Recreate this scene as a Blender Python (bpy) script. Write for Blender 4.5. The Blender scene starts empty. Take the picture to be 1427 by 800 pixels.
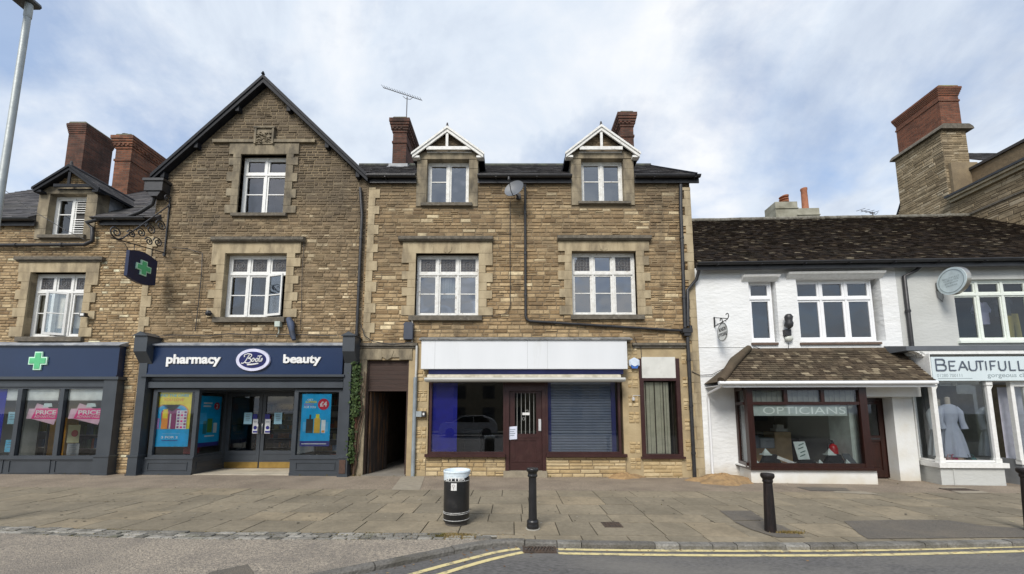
import bpy, bmesh, math, random
from mathutils import Vector
C = bpy.context.scene
R = random.Random(7)
rad = math.radians
# ------------------------------------------------------------------ camera
F, CX, PP, PITCH, EYE = 540.0, 713.5, 515.0, rad(6.3), 1.6
SP, CP = math.sin(PITCH), math.cos(PITCH)
cam = bpy.data.cameras.new('camera'); camo = bpy.data.objects.new('camera', cam)
C.collection.objects.link(camo); C.camera = camo
cam.sensor_width = 36; cam.lens = 36 * F / 1427; cam.clip_end = 2000; cam.clip_start = 0.05
cam.shift_y = (PP - 400) / 1427
camo.location = (0, 0, EYE); camo.rotation_euler = (rad(90) + PITCH, 0, 0)
# ------------------------------------------------------------------ world: sky with broken cloud
w = bpy.data.worlds.new('World'); C.world = w; w.use_nodes = True
nt = w.node_tree; nt.nodes.clear()
def N(t, **k):
    n = nt.nodes.new(t)
    for a, b in k.items(): setattr(n, a, b)
    return n
L = lambda a, b: nt.links.new(a, b)
out = N('ShaderNodeOutputWorld'); mixs = N('ShaderNodeMixShader')
sky = N('ShaderNodeTexSky', sky_type='NISHITA', sun_disc=False, sun_elevation=rad(43), sun_rotation=rad(200))
bgs = N('ShaderNodeBackground'); bgs.inputs[1].default_value = 0.15
bgc = N('ShaderNodeBackground'); bgc.inputs[1].default_value = 0.66
tc = N('ShaderNodeTexCoord'); sx = N('ShaderNodeSeparateXYZ'); L(tc.outputs['Generated'], sx.inputs[0])
az = N('ShaderNodeMath', operation='ADD'); L(sx.outputs[2], az.inputs[0]); az.inputs[1].default_value = .32
mz = N('ShaderNodeMath', operation='MAXIMUM'); L(az.outputs[0], mz.inputs[0]); mz.inputs[1].default_value = .08
dx = N('ShaderNodeMath', operation='DIVIDE'); L(sx.outputs[0], dx.inputs[0]); L(mz.outputs[0], dx.inputs[1])
dy = N('ShaderNodeMath', operation='DIVIDE'); L(sx.outputs[1], dy.inputs[0]); L(mz.outputs[0], dy.inputs[1])
cb = N('ShaderNodeCombineXYZ'); L(dx.outputs[0], cb.inputs[0]); L(dy.outputs[0], cb.inputs[1]); cb.inputs[2].default_value = 3.7
def noise(scale, det, rough, dist, off):
    mp = N('ShaderNodeMapping'); mp.inputs['Location'].default_value = off; L(cb.outputs[0], mp.inputs[0])
    n = N('ShaderNodeTexNoise'); L(mp.outputs[0], n.inputs[0])
    n.inputs['Scale'].default_value = scale; n.inputs['Detail'].default_value = det
    n.inputs['Roughness'].default_value = rough; n.inputs['Distortion'].default_value = dist
    return n
n1 = noise(1.7, 10, .58, .25, (2.9, 1.7, 0)); n2 = noise(1.9, 10, .57, .35, (5.1, 3.3, 2))
r1 = N('ShaderNodeValToRGB'); L(n1.outputs[0], r1.inputs[0])
r1.color_ramp.elements[0].position = .36; r1.color_ramp.elements[0].color = (.3, .3, .3, 1)
r1.color_ramp.elements[1].position = .53; r1.color_ramp.elements[1].color = (1, 1, 1, 1)
r2 = N('ShaderNodeValToRGB'); L(n2.outputs[0], r2.inputs[0])
e = r2.color_ramp.elements; e[0].position = .34; e[0].color = (.48, .56, .71, 1); e[1].position = .64; e[1].color = (.97, .99, 1.02, 1)
m = e.new(.5); m.color = (.75, .83, .94, 1)
L(sky.outputs[0], bgs.inputs[0]); L(r2.outputs[0], bgc.inputs[0])
L(r1.outputs[0], mixs.inputs[0]); L(bgs.outputs[0], mixs.inputs[1]); L(bgc.outputs[0], mixs.inputs[2])
L(mixs.outputs[0], out.inputs[0])
# ------------------------------------------------------------------ sun through thin cloud
sl = bpy.data.lights.new('sun', 'SUN'); sl.energy = 2.3; sl.angle = rad(24); sl.color = (1, .95, .88)
so = bpy.data.objects.new('sun', sl); C.collection.objects.link(so)
# light comes from behind and to the left of the camera, about 48 degrees up
so.rotation_euler = (rad(47), 0, rad(-22))
C.view_settings.view_transform = 'Standard'; C.view_settings.look = 'None'
C.view_settings.exposure = 0.62; C.view_settings.gamma = 1
C.render.engine = 'CYCLES'; C.render.resolution_x = 1024; C.render.resolution_y = 574
C.cycles.max_bounces = 6; C.cycles.transparent_max_bounces = 12

# ------------------------------------------------------------------ measuring
YAW = None                      # (angle, pivot x, pivot y) of the frontage being built
def ray(u, v):
    xc = (u - CX) / F; yc = (PP - v) / F; Y = CP - yc * SP
    return xc / Y, (SP + yc * CP) / Y
def P(u, v, D):
    rx, rz = ray(u, v)
    if YAW is None: return rx * D, EYE + rz * D
    a, px, py = YAW; s, c = math.sin(a), math.cos(a)
    X = px + (rx * (py + (D - py) * c) - px + (D - py) * s) / (c - rx * s)
    wy = py + (X - px) * s + (D - py) * c
    return X, EYE + rz * wy
def XF(p):
    if YAW is None: return p
    a, px, py = YAW; s, c = math.sin(a), math.cos(a); x, y, z = p
    return (px + (x - px) * c - (y - py) * s, py + (x - px) * s + (y - py) * c, z)
def Rc(u0, v0, u1, v1, D):
    vm = (v0 + v1) / 2; um = (u0 + u1) / 2
    return P(u0, vm, D)[0], P(u1, vm, D)[0], P(um, v1, D)[1], P(um, v0, D)[1]
def g(x): return -.006 * x     # the street falls gently to the right
def Dg(u, v):
    rx, rz = ray(u, v); D = EYE / -rz
    for _ in range(4): D = (EYE - g(rx * D)) / -rz
    return rx * D, D

# ------------------------------------------------------------------ materials
MATS = {}
def mat(name, col, rough=.7, col2=None, scale=6, bump=0, bscale=30, metal=0, spec=.5, dirt=None, dscale=.6, stretch=(1, 1, 1), dpos=(.45, .7), detail=6, damt=.8, splash=None):
    if name in MATS: return MATS[name]
    m = bpy.data.materials.new(name); m.use_nodes = True; t = m.node_tree; b = t.nodes['Principled BSDF']
    b.inputs['Roughness'].default_value = rough; b.inputs['Metallic'].default_value = metal
    b.inputs['Specular IOR Level'].default_value = spec
    nn = lambda ty: t.nodes.new(ty); lk = lambda x, y: t.links.new(x, y)
    tcn = nn('ShaderNodeNewGeometry'); mp = nn('ShaderNodeMapping'); lk(tcn.outputs['Position'], mp.inputs[0]); mp.inputs['Scale'].default_value = stretch
    c1 = (*col, 1); c2 = (*(col2 or tuple(x * .82 for x in col)), 1)
    no = nn('ShaderNodeTexNoise'); lk(mp.outputs[0], no.inputs[0]); no.inputs['Scale'].default_value = scale; no.inputs['Detail'].default_value = detail
    rr = nn('ShaderNodeValToRGB'); lk(no.outputs[0], rr.inputs[0])
    rr.color_ramp.elements[0].position = .35; rr.color_ramp.elements[1].position = .65
    rr.color_ramp.elements[0].color = c1; rr.color_ramp.elements[1].color = c2
    last = rr.outputs[0]
    if dirt:
        nd = nn('ShaderNodeTexNoise'); lk(mp.outputs[0], nd.inputs[0]); nd.inputs['Scale'].default_value = dscale; nd.inputs['Detail'].default_value = 8; nd.inputs['Roughness'].default_value = .65
        rd = nn('ShaderNodeValToRGB'); lk(nd.outputs[0], rd.inputs[0]); rd.color_ramp.elements[0].position = dpos[0]; rd.color_ramp.elements[1].position = dpos[1]
        rd.color_ramp.elements[1].color = (damt, damt, damt, 1)
        mx = nn('ShaderNodeMix'); mx.data_type = 'RGBA'; lk(rd.outputs[0], mx.inputs[0]); lk(last, mx.inputs[6]); mx.inputs[7].default_value = (*dirt, 1); last = mx.outputs[2]
    if splash:      # mud thrown up from the ground, ragged upper edge
        sz = nn('ShaderNodeSeparateXYZ'); lk(tcn.outputs['Position'], sz.inputs[0]); ns = nn('ShaderNodeTexNoise'); lk(tcn.outputs['Position'], ns.inputs[0]); ns.inputs['Scale'].default_value = 3; ns.inputs['Detail'].default_value = 9
        sm = nn('ShaderNodeMath'); sm.operation = 'MULTIPLY_ADD'; lk(ns.outputs[0], sm.inputs[0]); sm.inputs[1].default_value = -splash[1]; lk(sz.outputs[2], sm.inputs[2])
        sr = nn('ShaderNodeMapRange'); lk(sm.outputs[0], sr.inputs[0]); sr.inputs[1].default_value = splash[0]; sr.inputs[2].default_value = splash[0] - .45; sr.inputs[3].default_value = 0; sr.inputs[4].default_value = .75
        m4 = nn('ShaderNodeMix'); m4.data_type = 'RGBA'; lk(sr.outputs[0], m4.inputs[0]); lk(last, m4.inputs[6]); m4.inputs[7].default_value = (*splash[2], 1); last = m4.outputs[2]
    lk(last, b.inputs['Base Color'])
    if bump:
        nb = nn('ShaderNodeTexNoise'); lk(mp.outputs[0], nb.inputs[0]); nb.inputs['Scale'].default_value = bscale; nb.inputs['Detail'].default_value = 5
        bn = nn('ShaderNodeBump'); bn.inputs['Strength'].default_value = bump; bn.inputs['Distance'].default_value = .02; lk(nb.outputs[0], bn.inputs['Height']); lk(bn.outputs[0], b.inputs['Normal'])
    MATS[name] = m; return m
def tintmat(name, stops, rough=.9, nscale=9, namt=.5, dirt=None, dscale=.5, dpos=(.45, .7), damt=.7, bump=.5, bscale=40, low=None):
    """colour picked per piece from the 'tint' attribute, then broken up with noise"""
    m = bpy.data.materials.new(name); m.use_nodes = True; t = m.node_tree; b = t.nodes['Principled BSDF']
    nn = lambda ty: t.nodes.new(ty); lk = lambda x, y: t.links.new(x, y)
    b.inputs['Roughness'].default_value = rough; b.inputs['Specular IOR Level'].default_value = .25
    at = nn('ShaderNodeAttribute'); at.attribute_name = 'tint'; sp = nn('ShaderNodeSeparateColor'); lk(at.outputs[0], sp.inputs[0])
    rr = nn('ShaderNodeValToRGB'); lk(sp.outputs[0], rr.inputs[0]); el = rr.color_ramp.elements
    el[0].position = stops[0][0]; el[0].color = (*stops[0][1], 1); el[1].position = stops[-1][0]; el[1].color = (*stops[-1][1], 1)
    for p, c in stops[1:-1]: q = el.new(p); q.color = (*c, 1)
    ge = nn('ShaderNodeNewGeometry')
    no = nn('ShaderNodeTexNoise'); lk(ge.outputs['Position'], no.inputs[0]); no.inputs['Scale'].default_value = nscale; no.inputs['Detail'].default_value = 8; no.inputs['Roughness'].default_value = .65
    mr = nn('ShaderNodeMapRange'); lk(no.outputs[0], mr.inputs[0]); mr.inputs[1].default_value = .25; mr.inputs[2].default_value = .75; mr.inputs[3].default_value = 1 - namt; mr.inputs[4].default_value = 1 + namt
    mx = nn('ShaderNodeMix'); mx.data_type = 'RGBA'; mx.blend_type = 'MULTIPLY'; mx.inputs[0].default_value = 1; lk(rr.outputs[0], mx.inputs[6]); lk(mr.outputs[0], mx.inputs[7]); last = mx.outputs[2]
    if dirt:
        nd = nn('ShaderNodeTexNoise'); lk(ge.outputs['Position'], nd.inputs[0]); nd.inputs['Scale'].default_value = dscale; nd.inputs['Detail'].default_value = 7; nd.inputs['Roughness'].default_value = .6
        hd = nd.outputs[0]
        if low:      # weathering that is heavier higher up the wall: low = (z0, z1, amount)
            sz = nn('ShaderNodeSeparateXYZ'); lk(ge.outputs['Position'], sz.inputs[0])
            m2 = nn('ShaderNodeMapRange'); lk(sz.outputs[2], m2.inputs[0]); m2.inputs[1].default_value = low[0]; m2.inputs[2].default_value = low[1]; m2.inputs[3].default_value = 0; m2.inputs[4].default_value = low[2]
            ad = nn('ShaderNodeMath'); ad.operation = 'ADD'; lk(hd, ad.inputs[0]); lk(m2.outputs[0], ad.inputs[1]); hd = ad.outputs[0]
        rd = nn('ShaderNodeMapRange'); lk(hd, rd.inputs[0]); rd.inputs[1].default_value = dpos[0]; rd.inputs[2].default_value = dpos[1]; rd.inputs[3].default_value = 0; rd.inputs[4].default_value = damt
        m3 = nn('ShaderNodeMix'); m3.data_type = 'RGBA'; lk(rd.outputs[0], m3.inputs[0]); lk(last, m3.inputs[6]); m3.inputs[7].default_value = (*dirt, 1); last = m3.outputs[2]
    if low:
        ms = nn('ShaderNodeMapping'); lk(ge.outputs['Position'], ms.inputs[0]); ms.inputs['Scale'].default_value = (2.6, 2.6, .28)
        n5 = nn('ShaderNodeTexNoise'); lk(ms.outputs[0], n5.inputs[0]); n5.inputs['Scale'].default_value = 1.2; n5.inputs['Detail'].default_value = 8; n5.inputs['Roughness'].default_value = .6
        r5 = nn('ShaderNodeMapRange'); lk(n5.outputs[0], r5.inputs[0]); r5.inputs[1].default_value = .54; r5.inputs[2].default_value = .74; r5.inputs[3].default_value = 0; r5.inputs[4].default_value = .5
        m5 = nn('ShaderNodeMix'); m5.data_type = 'RGBA'; lk(r5.outputs[0], m5.inputs[0]); lk(last, m5.inputs[6]); m5.inputs[7].default_value = (dirt[0] * .75, dirt[1] * .75, dirt[2] * .75, 1); last = m5.outputs[2]
    lk(last, b.inputs['Base Color'])
    nb = nn('ShaderNodeTexNoise'); lk(ge.outputs['Position'], nb.inputs[0]); nb.inputs['Scale'].default_value = bscale; nb.inputs['Detail'].default_value = 6
    bn = nn('ShaderNodeBump'); bn.inputs['Strength'].default_value = bump; bn.inputs['Distance'].default_value = .02; lk(nb.outputs[0], bn.inputs['Height']); lk(bn.outputs[0], b.inputs['Normal'])
    MATS[name] = m; return m
def glassmat(name, tint=(1, 1, 1), refl=.1, wave=0, edge=.9):
    m = bpy.data.materials.new(name); m.use_nodes = True; t = m.node_tree; t.nodes.clear()
    nn = lambda ty: t.nodes.new(ty); lk = lambda x, y: t.links.new(x, y)
    o = nn('ShaderNodeOutputMaterial'); mx = nn('ShaderNodeMixShader'); tr = nn('ShaderNodeBsdfTransparent'); tr.inputs[0].default_value = (*tint, 1)
    gl = nn('ShaderNodeBsdfGlossy'); gl.inputs['Roughness'].default_value = .015; gl.inputs[0].default_value = (.95, .97, 1, 1)
    lw = nn('ShaderNodeFresnel'); lw.inputs[0].default_value = 1.5
    mr = nn('ShaderNodeMapRange'); lk(lw.outputs[0], mr.inputs[0]); mr.inputs[1].default_value = .04; mr.inputs[2].default_value = 1; mr.inputs[3].default_value = refl; mr.inputs[4].default_value = edge
    lk(mr.outputs[0], mx.inputs[0]); lk(tr.outputs[0], mx.inputs[1]); lk(gl.outputs[0], mx.inputs[2]); lk(mx.outputs[0], o.inputs[0])
    if wave:
        ge = nn('ShaderNodeNewGeometry'); no = nn('ShaderNodeTexNoise'); no.inputs['Scale'].default_value = 1.6; no.inputs['Detail'].default_value = 1; lk(ge.outputs['Position'], no.inputs[0])
        bn = nn('ShaderNodeBump'); bn.inputs['Strength'].default_value = wave; bn.inputs['Distance'].default_value = .05; lk(no.outputs[0], bn.inputs['Height']); lk(bn.outputs[0], gl.inputs['Normal'])
    MATS[name] = m; return m
def brickmat(name, c1, c2, mortar, soot=(.03, .025, .022), sootpos=(.5, .75)):
    m = bpy.data.materials.new(name); m.use_nodes = True; t = m.node_tree; b = t.nodes['Principled BSDF']; b.inputs['Roughness'].default_value = .92; b.inputs['Specular IOR Level'].default_value = .2
    nn = lambda ty: t.nodes.new(ty); lk = lambda x, y: t.links.new(x, y)
    ge = nn('ShaderNodeNewGeometry'); s = nn('ShaderNodeSeparateXYZ'); lk(ge.outputs['Position'], s.inputs[0])
    ad = nn('ShaderNodeMath'); ad.operation = 'ADD'; lk(s.outputs[0], ad.inputs[0]); lk(s.outputs[1], ad.inputs[1])
    cbn = nn('ShaderNodeCombineXYZ'); lk(ad.outputs[0], cbn.inputs[0]); lk(s.outputs[2], cbn.inputs[1])
    br = nn('ShaderNodeTexBrick'); lk(cbn.outputs[0], br.inputs[0]); br.inputs['Scale'].default_value = 1
    br.inputs['Brick Width'].default_value = .225; br.inputs['Row Height'].default_value = .075; br.inputs['Mortar Size'].default_value = .007; br.inputs['Mortar Smooth'].default_value = .3
    br.inputs['Color1'].default_value = (*c1, 1); br.inputs['Color2'].default_value = (*c2, 1); br.inputs['Mortar'].default_value = (*mortar, 1)
    no = nn('ShaderNodeTexNoise'); lk(ge.outputs['Position'], no.inputs[0]); no.inputs['Scale'].default_value = 1.7; no.inputs['Detail'].default_value = 9; no.inputs['Roughness'].default_value = .7
    mr = nn('ShaderNodeMapRange'); lk(no.outputs[0], mr.inputs[0]); mr.inputs[1].default_value = sootpos[0]; mr.inputs[2].default_value = sootpos[1]; mr.inputs[4].default_value = .85
    mx = nn('ShaderNodeMix'); mx.data_type = 'RGBA'; lk(mr.outputs[0], mx.inputs[0]); lk(br.outputs[0], mx.inputs[6]); mx.inputs[7].default_value = (*soot, 1); lk(mx.outputs[2], b.inputs['Base Color'])
    bn = nn('ShaderNodeBump'); bn.invert = True; bn.inputs['Strength'].default_value = .7; bn.inputs['Distance'].default_value = .01; lk(br.outputs['Fac'], bn.inputs['Height']); lk(bn.outputs[0], b.inputs['Normal'])
    MATS[name] = m; return m

STONE_C = tintmat('coursed_limestone', [(0, (0.187, 0.124, 0.065)), (.3, (0.293, 0.201, 0.106)), (.55, (0.378, 0.271, 0.150)), (.85, (0.474, 0.353, 0.201)), (1, (0.705, 0.584, 0.371))],
                  nscale=5, namt=.4, dirt=(.095, .078, .058), dscale=.55, dpos=(.5, .85), damt=.8, bump=.8, low=(3.6, 8.2, .27))
STONE_G = tintmat('weathered_limestone', [(0, (0.164, 0.113, 0.062)), (.3, (0.247, 0.177, 0.099)), (.6, (0.342, 0.248, 0.146)), (.88, (0.428, 0.328, 0.193)), (1, (0.673, 0.551, 0.358))],
                  nscale=5, namt=.45, dirt=(.085, .07, .052), dscale=.5, dpos=(.46, .8), damt=.82, bump=.8, low=(3.6, 9.0, .34))
STONE_L = tintmat('golden_rubble', [(0, (0.198, 0.131, 0.070)), (.3, (0.325, 0.226, 0.121)), (.6, (0.420, 0.309, 0.176)), (.9, (0.526, 0.415, 0.249)), (1, (0.691, 0.651, 0.462))],
                  nscale=5, namt=.4, dirt=(.10, .08, .058), dscale=.6, dpos=(.55, .9), damt=.7, bump=.8, low=(3.5, 8, .14))
STONE_Y = tintmat('yellow_walling', [(0, (.34, .24, .12)), (.5, (.47, .36, .2)), (1, (.56, .46, .29))], nscale=7, namt=.25, dirt=(.2, .15, .09), dscale=1.2, dpos=(.5, .8), damt=.6)
STONE_R = tintmat('pale_rubble', [(0, (.17, .13, .08)), (.4, (.27, .21, .13)), (.8, (.36, .29, .19)), (1, (.44, .37, .26))], nscale=5, namt=.4, dirt=(.12, .1, .075), dscale=.6, dpos=(.5, .85), damt=.7)
ASH = mat('dressed_stone', (.42, .345, .22), .85, (.34, .27, .165), 3, .35, 30, dirt=(.105, .087, .062), dscale=1.5, dpos=(.46, .72), damt=.8, stretch=(1.6, 1, .55))
ASHD = mat('grimy_dressed_stone', (.31, .26, .175), .9, (.2, .165, .11), 4, .5, 30, dirt=(.06, .052, .04), dscale=1.8, dpos=(.42, .66), damt=.85, stretch=(1.5, 1, .6))
SILL = mat('weathered_sill_stone', (.15, .13, .1), .9, (.09, .08, .062), 9, .8, 45, dirt=(.33, .31, .26), dscale=7, dpos=(.58, .75), damt=.6)
MORTAR = mat('lime_mortar', (.26, .20, .12), .95, (.19, .145, .09), 2, .5, 60, dirt=(.07, .058, .042), dscale=.6)
RENDERB = mat('buff_render', (.43, .34, .2), .9, (.36, .275, .155), 2, .3, 25, dirt=(.2, .155, .095), dscale=1.1, dpos=(.45, .75), damt=.8)
WTIMB = mat('white_painted_timber', (.76, .76, .74), .5, (.68, .68, .65), 14, .15, 40)
WPEEL = mat('peeling_white_timber', (.74, .74, .71), .6, (.62, .61, .57), 12, .4, 50, dirt=(.2, .155, .11), dscale=9, dpos=(.6, .7), damt=.8)
WUPVC = mat('white_upvc', (.8, .81, .82), .35, (.76, .77, .78), 3)
BLACK = mat('black_painted_metal', (.018, .018, .02), .45, (.03, .03, .032), 8, .1, 30)
BLACKT = mat('black_bargeboard_paint', (.009, .010, .014), .6, (.014, .016, .02), 8, .2, 30, spec=.2)
LEAD = mat('weathered_lead', (.25, .27, .3), .6, (.16, .175, .2), 5, .4, 20, dirt=(.45, .46, .46), dscale=4)
LEADS = mat('mortared_flashing', (.2, .2, .19), .85, (.1, .1, .095), 9, .7, 50, dirt=(.42, .41, .38), dscale=3.5, dpos=(.5, .7))
BOOTS = mat('shopfront_slate_blue_paint', (.040, .047, .056), .38, (.048, .056, .066), 3, .05, 20)
NAVY = mat('navy_fascia', (.008, .022, .066), .3, (.010, .026, .076), 1.2, 0, 20)
MAROON = mat('maroon_paint', (.045, .018, .017), .35, (.035, .014, .013), 5, .1, 20, dirt=(.10, .06, .05), dscale=3, dpos=(.55, .8), damt=.5)
MAHOG = mat('mahogany_stain', (.032, .010, .007), .28, (.02, .007, .005), 4, .1, 20, stretch=(8, 8, .8))
DARK = mat('dim_room', (.05, .048, .045), .9)
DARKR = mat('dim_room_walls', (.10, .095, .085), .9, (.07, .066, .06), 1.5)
PALER = mat('shop_room_walls', (.42, .41, .38), .9, (.36, .35, .33), 1)
GLASS = glassmat('old_window_glass', (.85, .88, .88), .12, .2)
GLASSS = glassmat('shop_window_glass', (.94, .97, .96), .065, .012)
GLASSD = glassmat('dusty_window_glass', (.75, .8, .8), .26, .3)
BRICK = brickmat('red_chimney_brick', (.15, .066, .045), (.085, .044, .033), (.12, .1, .085), sootpos=(.42, .68))
BRICKO = brickmat('orange_chimney_brick', (.26, .105, .058), (.14, .06, .038), (.16, .13, .10), sootpos=(.45, .75))
CAP = mat('chimney_cap_mortar', (.17, .16, .13), .95, (.1, .095, .075), 6, .6, 30, dirt=(.17, .18, .09), dscale=3)
TERRA = mat('terracotta', (.42, .17, .09), .85, (.30, .12, .065), 6, .2, 30)
SLATE = tintmat('blue_grey_slate', [(0, (.045, .043, .046)), (.5, (.07, .067, .07)), (1, (.105, .098, .095))], rough=.75, nscale=4, namt=.35, dirt=(.085, .082, .06), dscale=1, dpos=(.5, .8), damt=.6)
TILE = tintmat('mossy_stone_tiles', [(0, (.014, .010, .008)), (.55, (.027, .018, .012)), (.86, (.042, .029, .019)), (.96, (.085, .064, .042)), (1, (.28, .24, .17))], nscale=6, namt=.5, dirt=(.025, .022, .012), dscale=1.2, dpos=(.5, .8), damt=.6)
TILEC = tintmat('canopy_stone_slates', [(0, (.05, .037, .025)), (.5, (.088, .066, .044)), (.88, (.13, .10, .066)), (1, (.30, .25, .17))], nscale=6, namt=.45, dirt=(.05, .045, .03), dscale=1.5, dpos=(.45, .75), damt=.7)
WWALL = mat('white_painted_rubble_wall', (.74, .75, .745), .8, (.69, .70, .695), 1.5, .75, 7, dirt=(.62, .61, .57), dscale=.9, dpos=(.52, .8), damt=.6, stretch=(1, 1, 2.2), splash=(.15, .5, (.45, .37, .24)))
GWALL = mat('pale_grey_render', (.50, .51, .49), .85, (.46, .47, .45), 1.2, .45, 9, stretch=(1, 1, 2))
WREND = mat('white_smooth_render', (.72, .73, .72), .75, (.67, .68, .66), 2, .25, 14, dirt=(.6, .56, .46), dscale=1.4, dpos=(.55, .82), damt=.6, splash=(.0, .5, (.5, .42, .28)))

# ------------------------------------------------------------------ mesh building
class MB:
    def __init__(s): s.v = []; s.f = []; s.m = []; s.t = []; s.sm = []; s.c = []
    def add(s, vs, fs, m=0, t=.5, smooth=False):
        o = len(s.v); s.c.append((o, len(s.f))); s.v += [tuple(p) for p in vs]; s.t += [t] * len(vs)
        for f in fs: s.f.append(tuple(o + i for i in f)); s.m.append(m); s.sm.append(smooth)
        return s
    def quad(s, a, b, c, d, m=0, t=.5): return s.add([a, b, c, d], [(0, 1, 2, 3)], m, t)
    def box(s, x0, x1, y0, y1, z0, z1, m=0, t=.5):
        if x0 > x1: x0, x1 = x1, x0
        if y0 > y1: y0, y1 = y1, y0
        if z0 > z1: z0, z1 = z1, z0
        return s.add([(x0, y0, z0), (x1, y0, z0), (x1, y1, z0), (x0, y1, z0), (x0, y0, z1), (x1, y0, z1), (x1, y1, z1), (x0, y1, z1)],
                     [(0, 3, 2, 1), (4, 5, 6, 7), (0, 1, 5, 4), (1, 2, 6, 5), (2, 3, 7, 6), (3, 0, 4, 7)], m, t)
    def pb(s, u0, v0, u1, v1, D0, D1, m=0, t=.5):
        x0, x1, z0, z1 = Rc(u0, v0, u1, v1, D0); return s.box(x0, x1, D0, D1, z0, z1, m, t)
    def prism(s, pts, y0, y1, m=0, t=.5, mp=None):
        """2D outline (a, z) pushed from depth y0 to y1"""
        mp = mp or (lambda a, y, z: (a, y, z)); n = len(pts)
        vs = [mp(a, y0, z) for a, z in pts] + [mp(a, y1, z) for a, z in pts]
        fs = [tuple(range(n)), tuple(range(2 * n - 1, n - 1, -1))] + [(i, (i + 1) % n, n + (i + 1) % n, n + i) for i in range(n)]
        return s.add(vs, fs, m, t)
    def bar(s, a, b, w, h, m=0, up=(0, 0, 1), t=.5):
        a = Vector(a); b = Vector(b); d = (b - a).normalized(); u = Vector(up)
        if abs(d.dot(u)) > .98: u = Vector((0, 1, 0))
        r = d.cross(u).normalized() * w / 2; q = r.cross(d).normalized() * h / 2
        vs = [a - r - q, a + r - q, a + r + q, a - r + q, b - r - q, b + r - q, b + r + q, b - r + q]
        return s.add(vs, [(0, 3, 2, 1), (4, 5, 6, 7), (0, 1, 5, 4), (1, 2, 6, 5), (2, 3, 7, 6), (3, 0, 4, 7)], m, t)
    def tube(s, pts, r, n=8, m=0, caps=True):
        pts = [Vector(p) for p in pts]; k = len(pts); rs = r if isinstance(r, (list, tuple)) else [r] * k
        vs = []; prev = None
        for i, p in enumerate(pts):
            d = (pts[min(i + 1, k - 1)] - pts[max(i - 1, 0)]).normalized()
            if prev is None:
                ref = Vector((0, 0, 1)) if abs(d.z) < .9 else Vector((1, 0, 0)); a = d.cross(ref).normalized()
            else:
                a = (prev - d * prev.dot(d)).normalized()
            prev = a; b = d.cross(a)
            for j in range(n):
                th = 2 * math.pi * j / n; vs.append(p + (a * math.cos(th) + b * math.sin(th)) * rs[i])
        fs = [(i * n + j, i * n + (j + 1) % n, (i + 1) * n + (j + 1) % n, (i + 1) * n + j) for i in range(k - 1) for j in range(n)]
        s.add(vs, fs, m, .5, True)
        if caps: s.add([vs[j] for j in range(n)], [tuple(range(n - 1, -1, -1))], m); s.add([vs[(k - 1) * n + j] for j in range(n)], [tuple(range(n))], m)
        return s
    def lathe(s, prof, c, n=24, m=0, smooth=True, lean=(0, 0), rib=0, ribn=0, sq=(1, 1)):
        vs = []; z0 = prof[0][1]
        for r, z in prof:
            for j in range(n):
                th = 2 * math.pi * j / n; rr = r * (1 + rib * math.cos(ribn * th)) if rib else r
                vs.append((c[0] + rr * sq[0] * math.cos(th) + lean[0] * (z - z0), c[1] + rr * sq[1] * math.sin(th) + lean[1] * (z - z0), c[2] + z))
        k = len(prof); fs = [(i * n + j, i * n + (j + 1) % n, (i + 1) * n + (j + 1) % n, (i + 1) * n + j) for i in range(k - 1) for j in range(n)]
        s.add(vs, fs, m, .5, smooth); s.add(vs[:n], [tuple(range(n - 1, -1, -1))], m); s.add(vs[-n:], [tuple(range(n))], m); return s
    def disc(s, ca, cz, ra, rz, d0, d1, mp, m=0, n=28):
        return s.prism([(ca + ra * math.cos(2 * math.pi * i / n), cz + rz * math.sin(2 * math.pi * i / n)) for i in range(n)], d0, d1, m, .5, mp)
    def build(s, name, mats, parent=None, bevel=0):
        vs = [XF(p) for p in s.v]
        xs = [p[0] for p in vs]; ys = [p[1] for p in vs]; zs = [p[2] for p in vs]
        o = ((min(xs) + max(xs)) / 2, (min(ys) + max(ys)) / 2, min(zs))
        me = bpy.data.meshes.new(name); me.from_pydata([(x - o[0], y - o[1], z - o[2]) for x, y, z in vs], [], s.f)
        mats = mats if isinstance(mats, (list, tuple)) else [mats]
        for q in mats: me.materials.append(q)
        me.polygons.foreach_set('material_index', s.m); me.polygons.foreach_set('use_smooth', s.sm)
        ca = me.color_attributes.new('tint', 'FLOAT_COLOR', 'POINT'); flat = []
        for t in s.t: flat += [t, t, t, 1]
        ca.data.foreach_set('color', flat); me.update()
        ob = bpy.data.objects.new(name, me); C.collection.objects.link(ob); put(ob, o, parent)
        if bevel:
            bv = ob.modifiers.new('bevel', 'BEVEL'); bv.width = bevel; bv.segments = 2; bv.limit_method = 'ANGLE'
        return ob
def build_split(s, name, mats, parent, cuts):
    """one object per run of pieces between the x values in cuts"""
    groups = {}; ch = s.c + [(len(s.v), len(s.f))]
    for (v0, f0), (v1, f1) in zip(ch, ch[1:]):
        xm = sum(p[0] for p in s.v[v0:v1]) / max(1, v1 - v0); k = sum(xm > c for c in cuts); gq = groups.setdefault(k, MB())
        for i in range(f0, f1): pass
        if f1 > f0: gq.add(s.v[v0:v1], [tuple(j - v0 for j in f) for f in s.f[f0:f1]], s.m[f0], s.t[v0], s.sm[f0])
    return [groups[k].build(name, mats, parent) for k in sorted(groups)]
MB.build_split = build_split
ORG = {}
def put(ob, o, parent):
    ORG[ob.name] = o
    if parent is not None:
        q = ORG[parent.name]; ob.parent = parent; ob.location = (o[0] - q[0], o[1] - q[1], o[2] - q[2])
    else: ob.location = o
def tag(o, label=None, cat=None, group=None, kind=None):
    if label: o['label'] = label
    if cat: o['category'] = cat
    if group: o['group'] = group
    if kind: o['kind'] = kind
    return o
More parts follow.
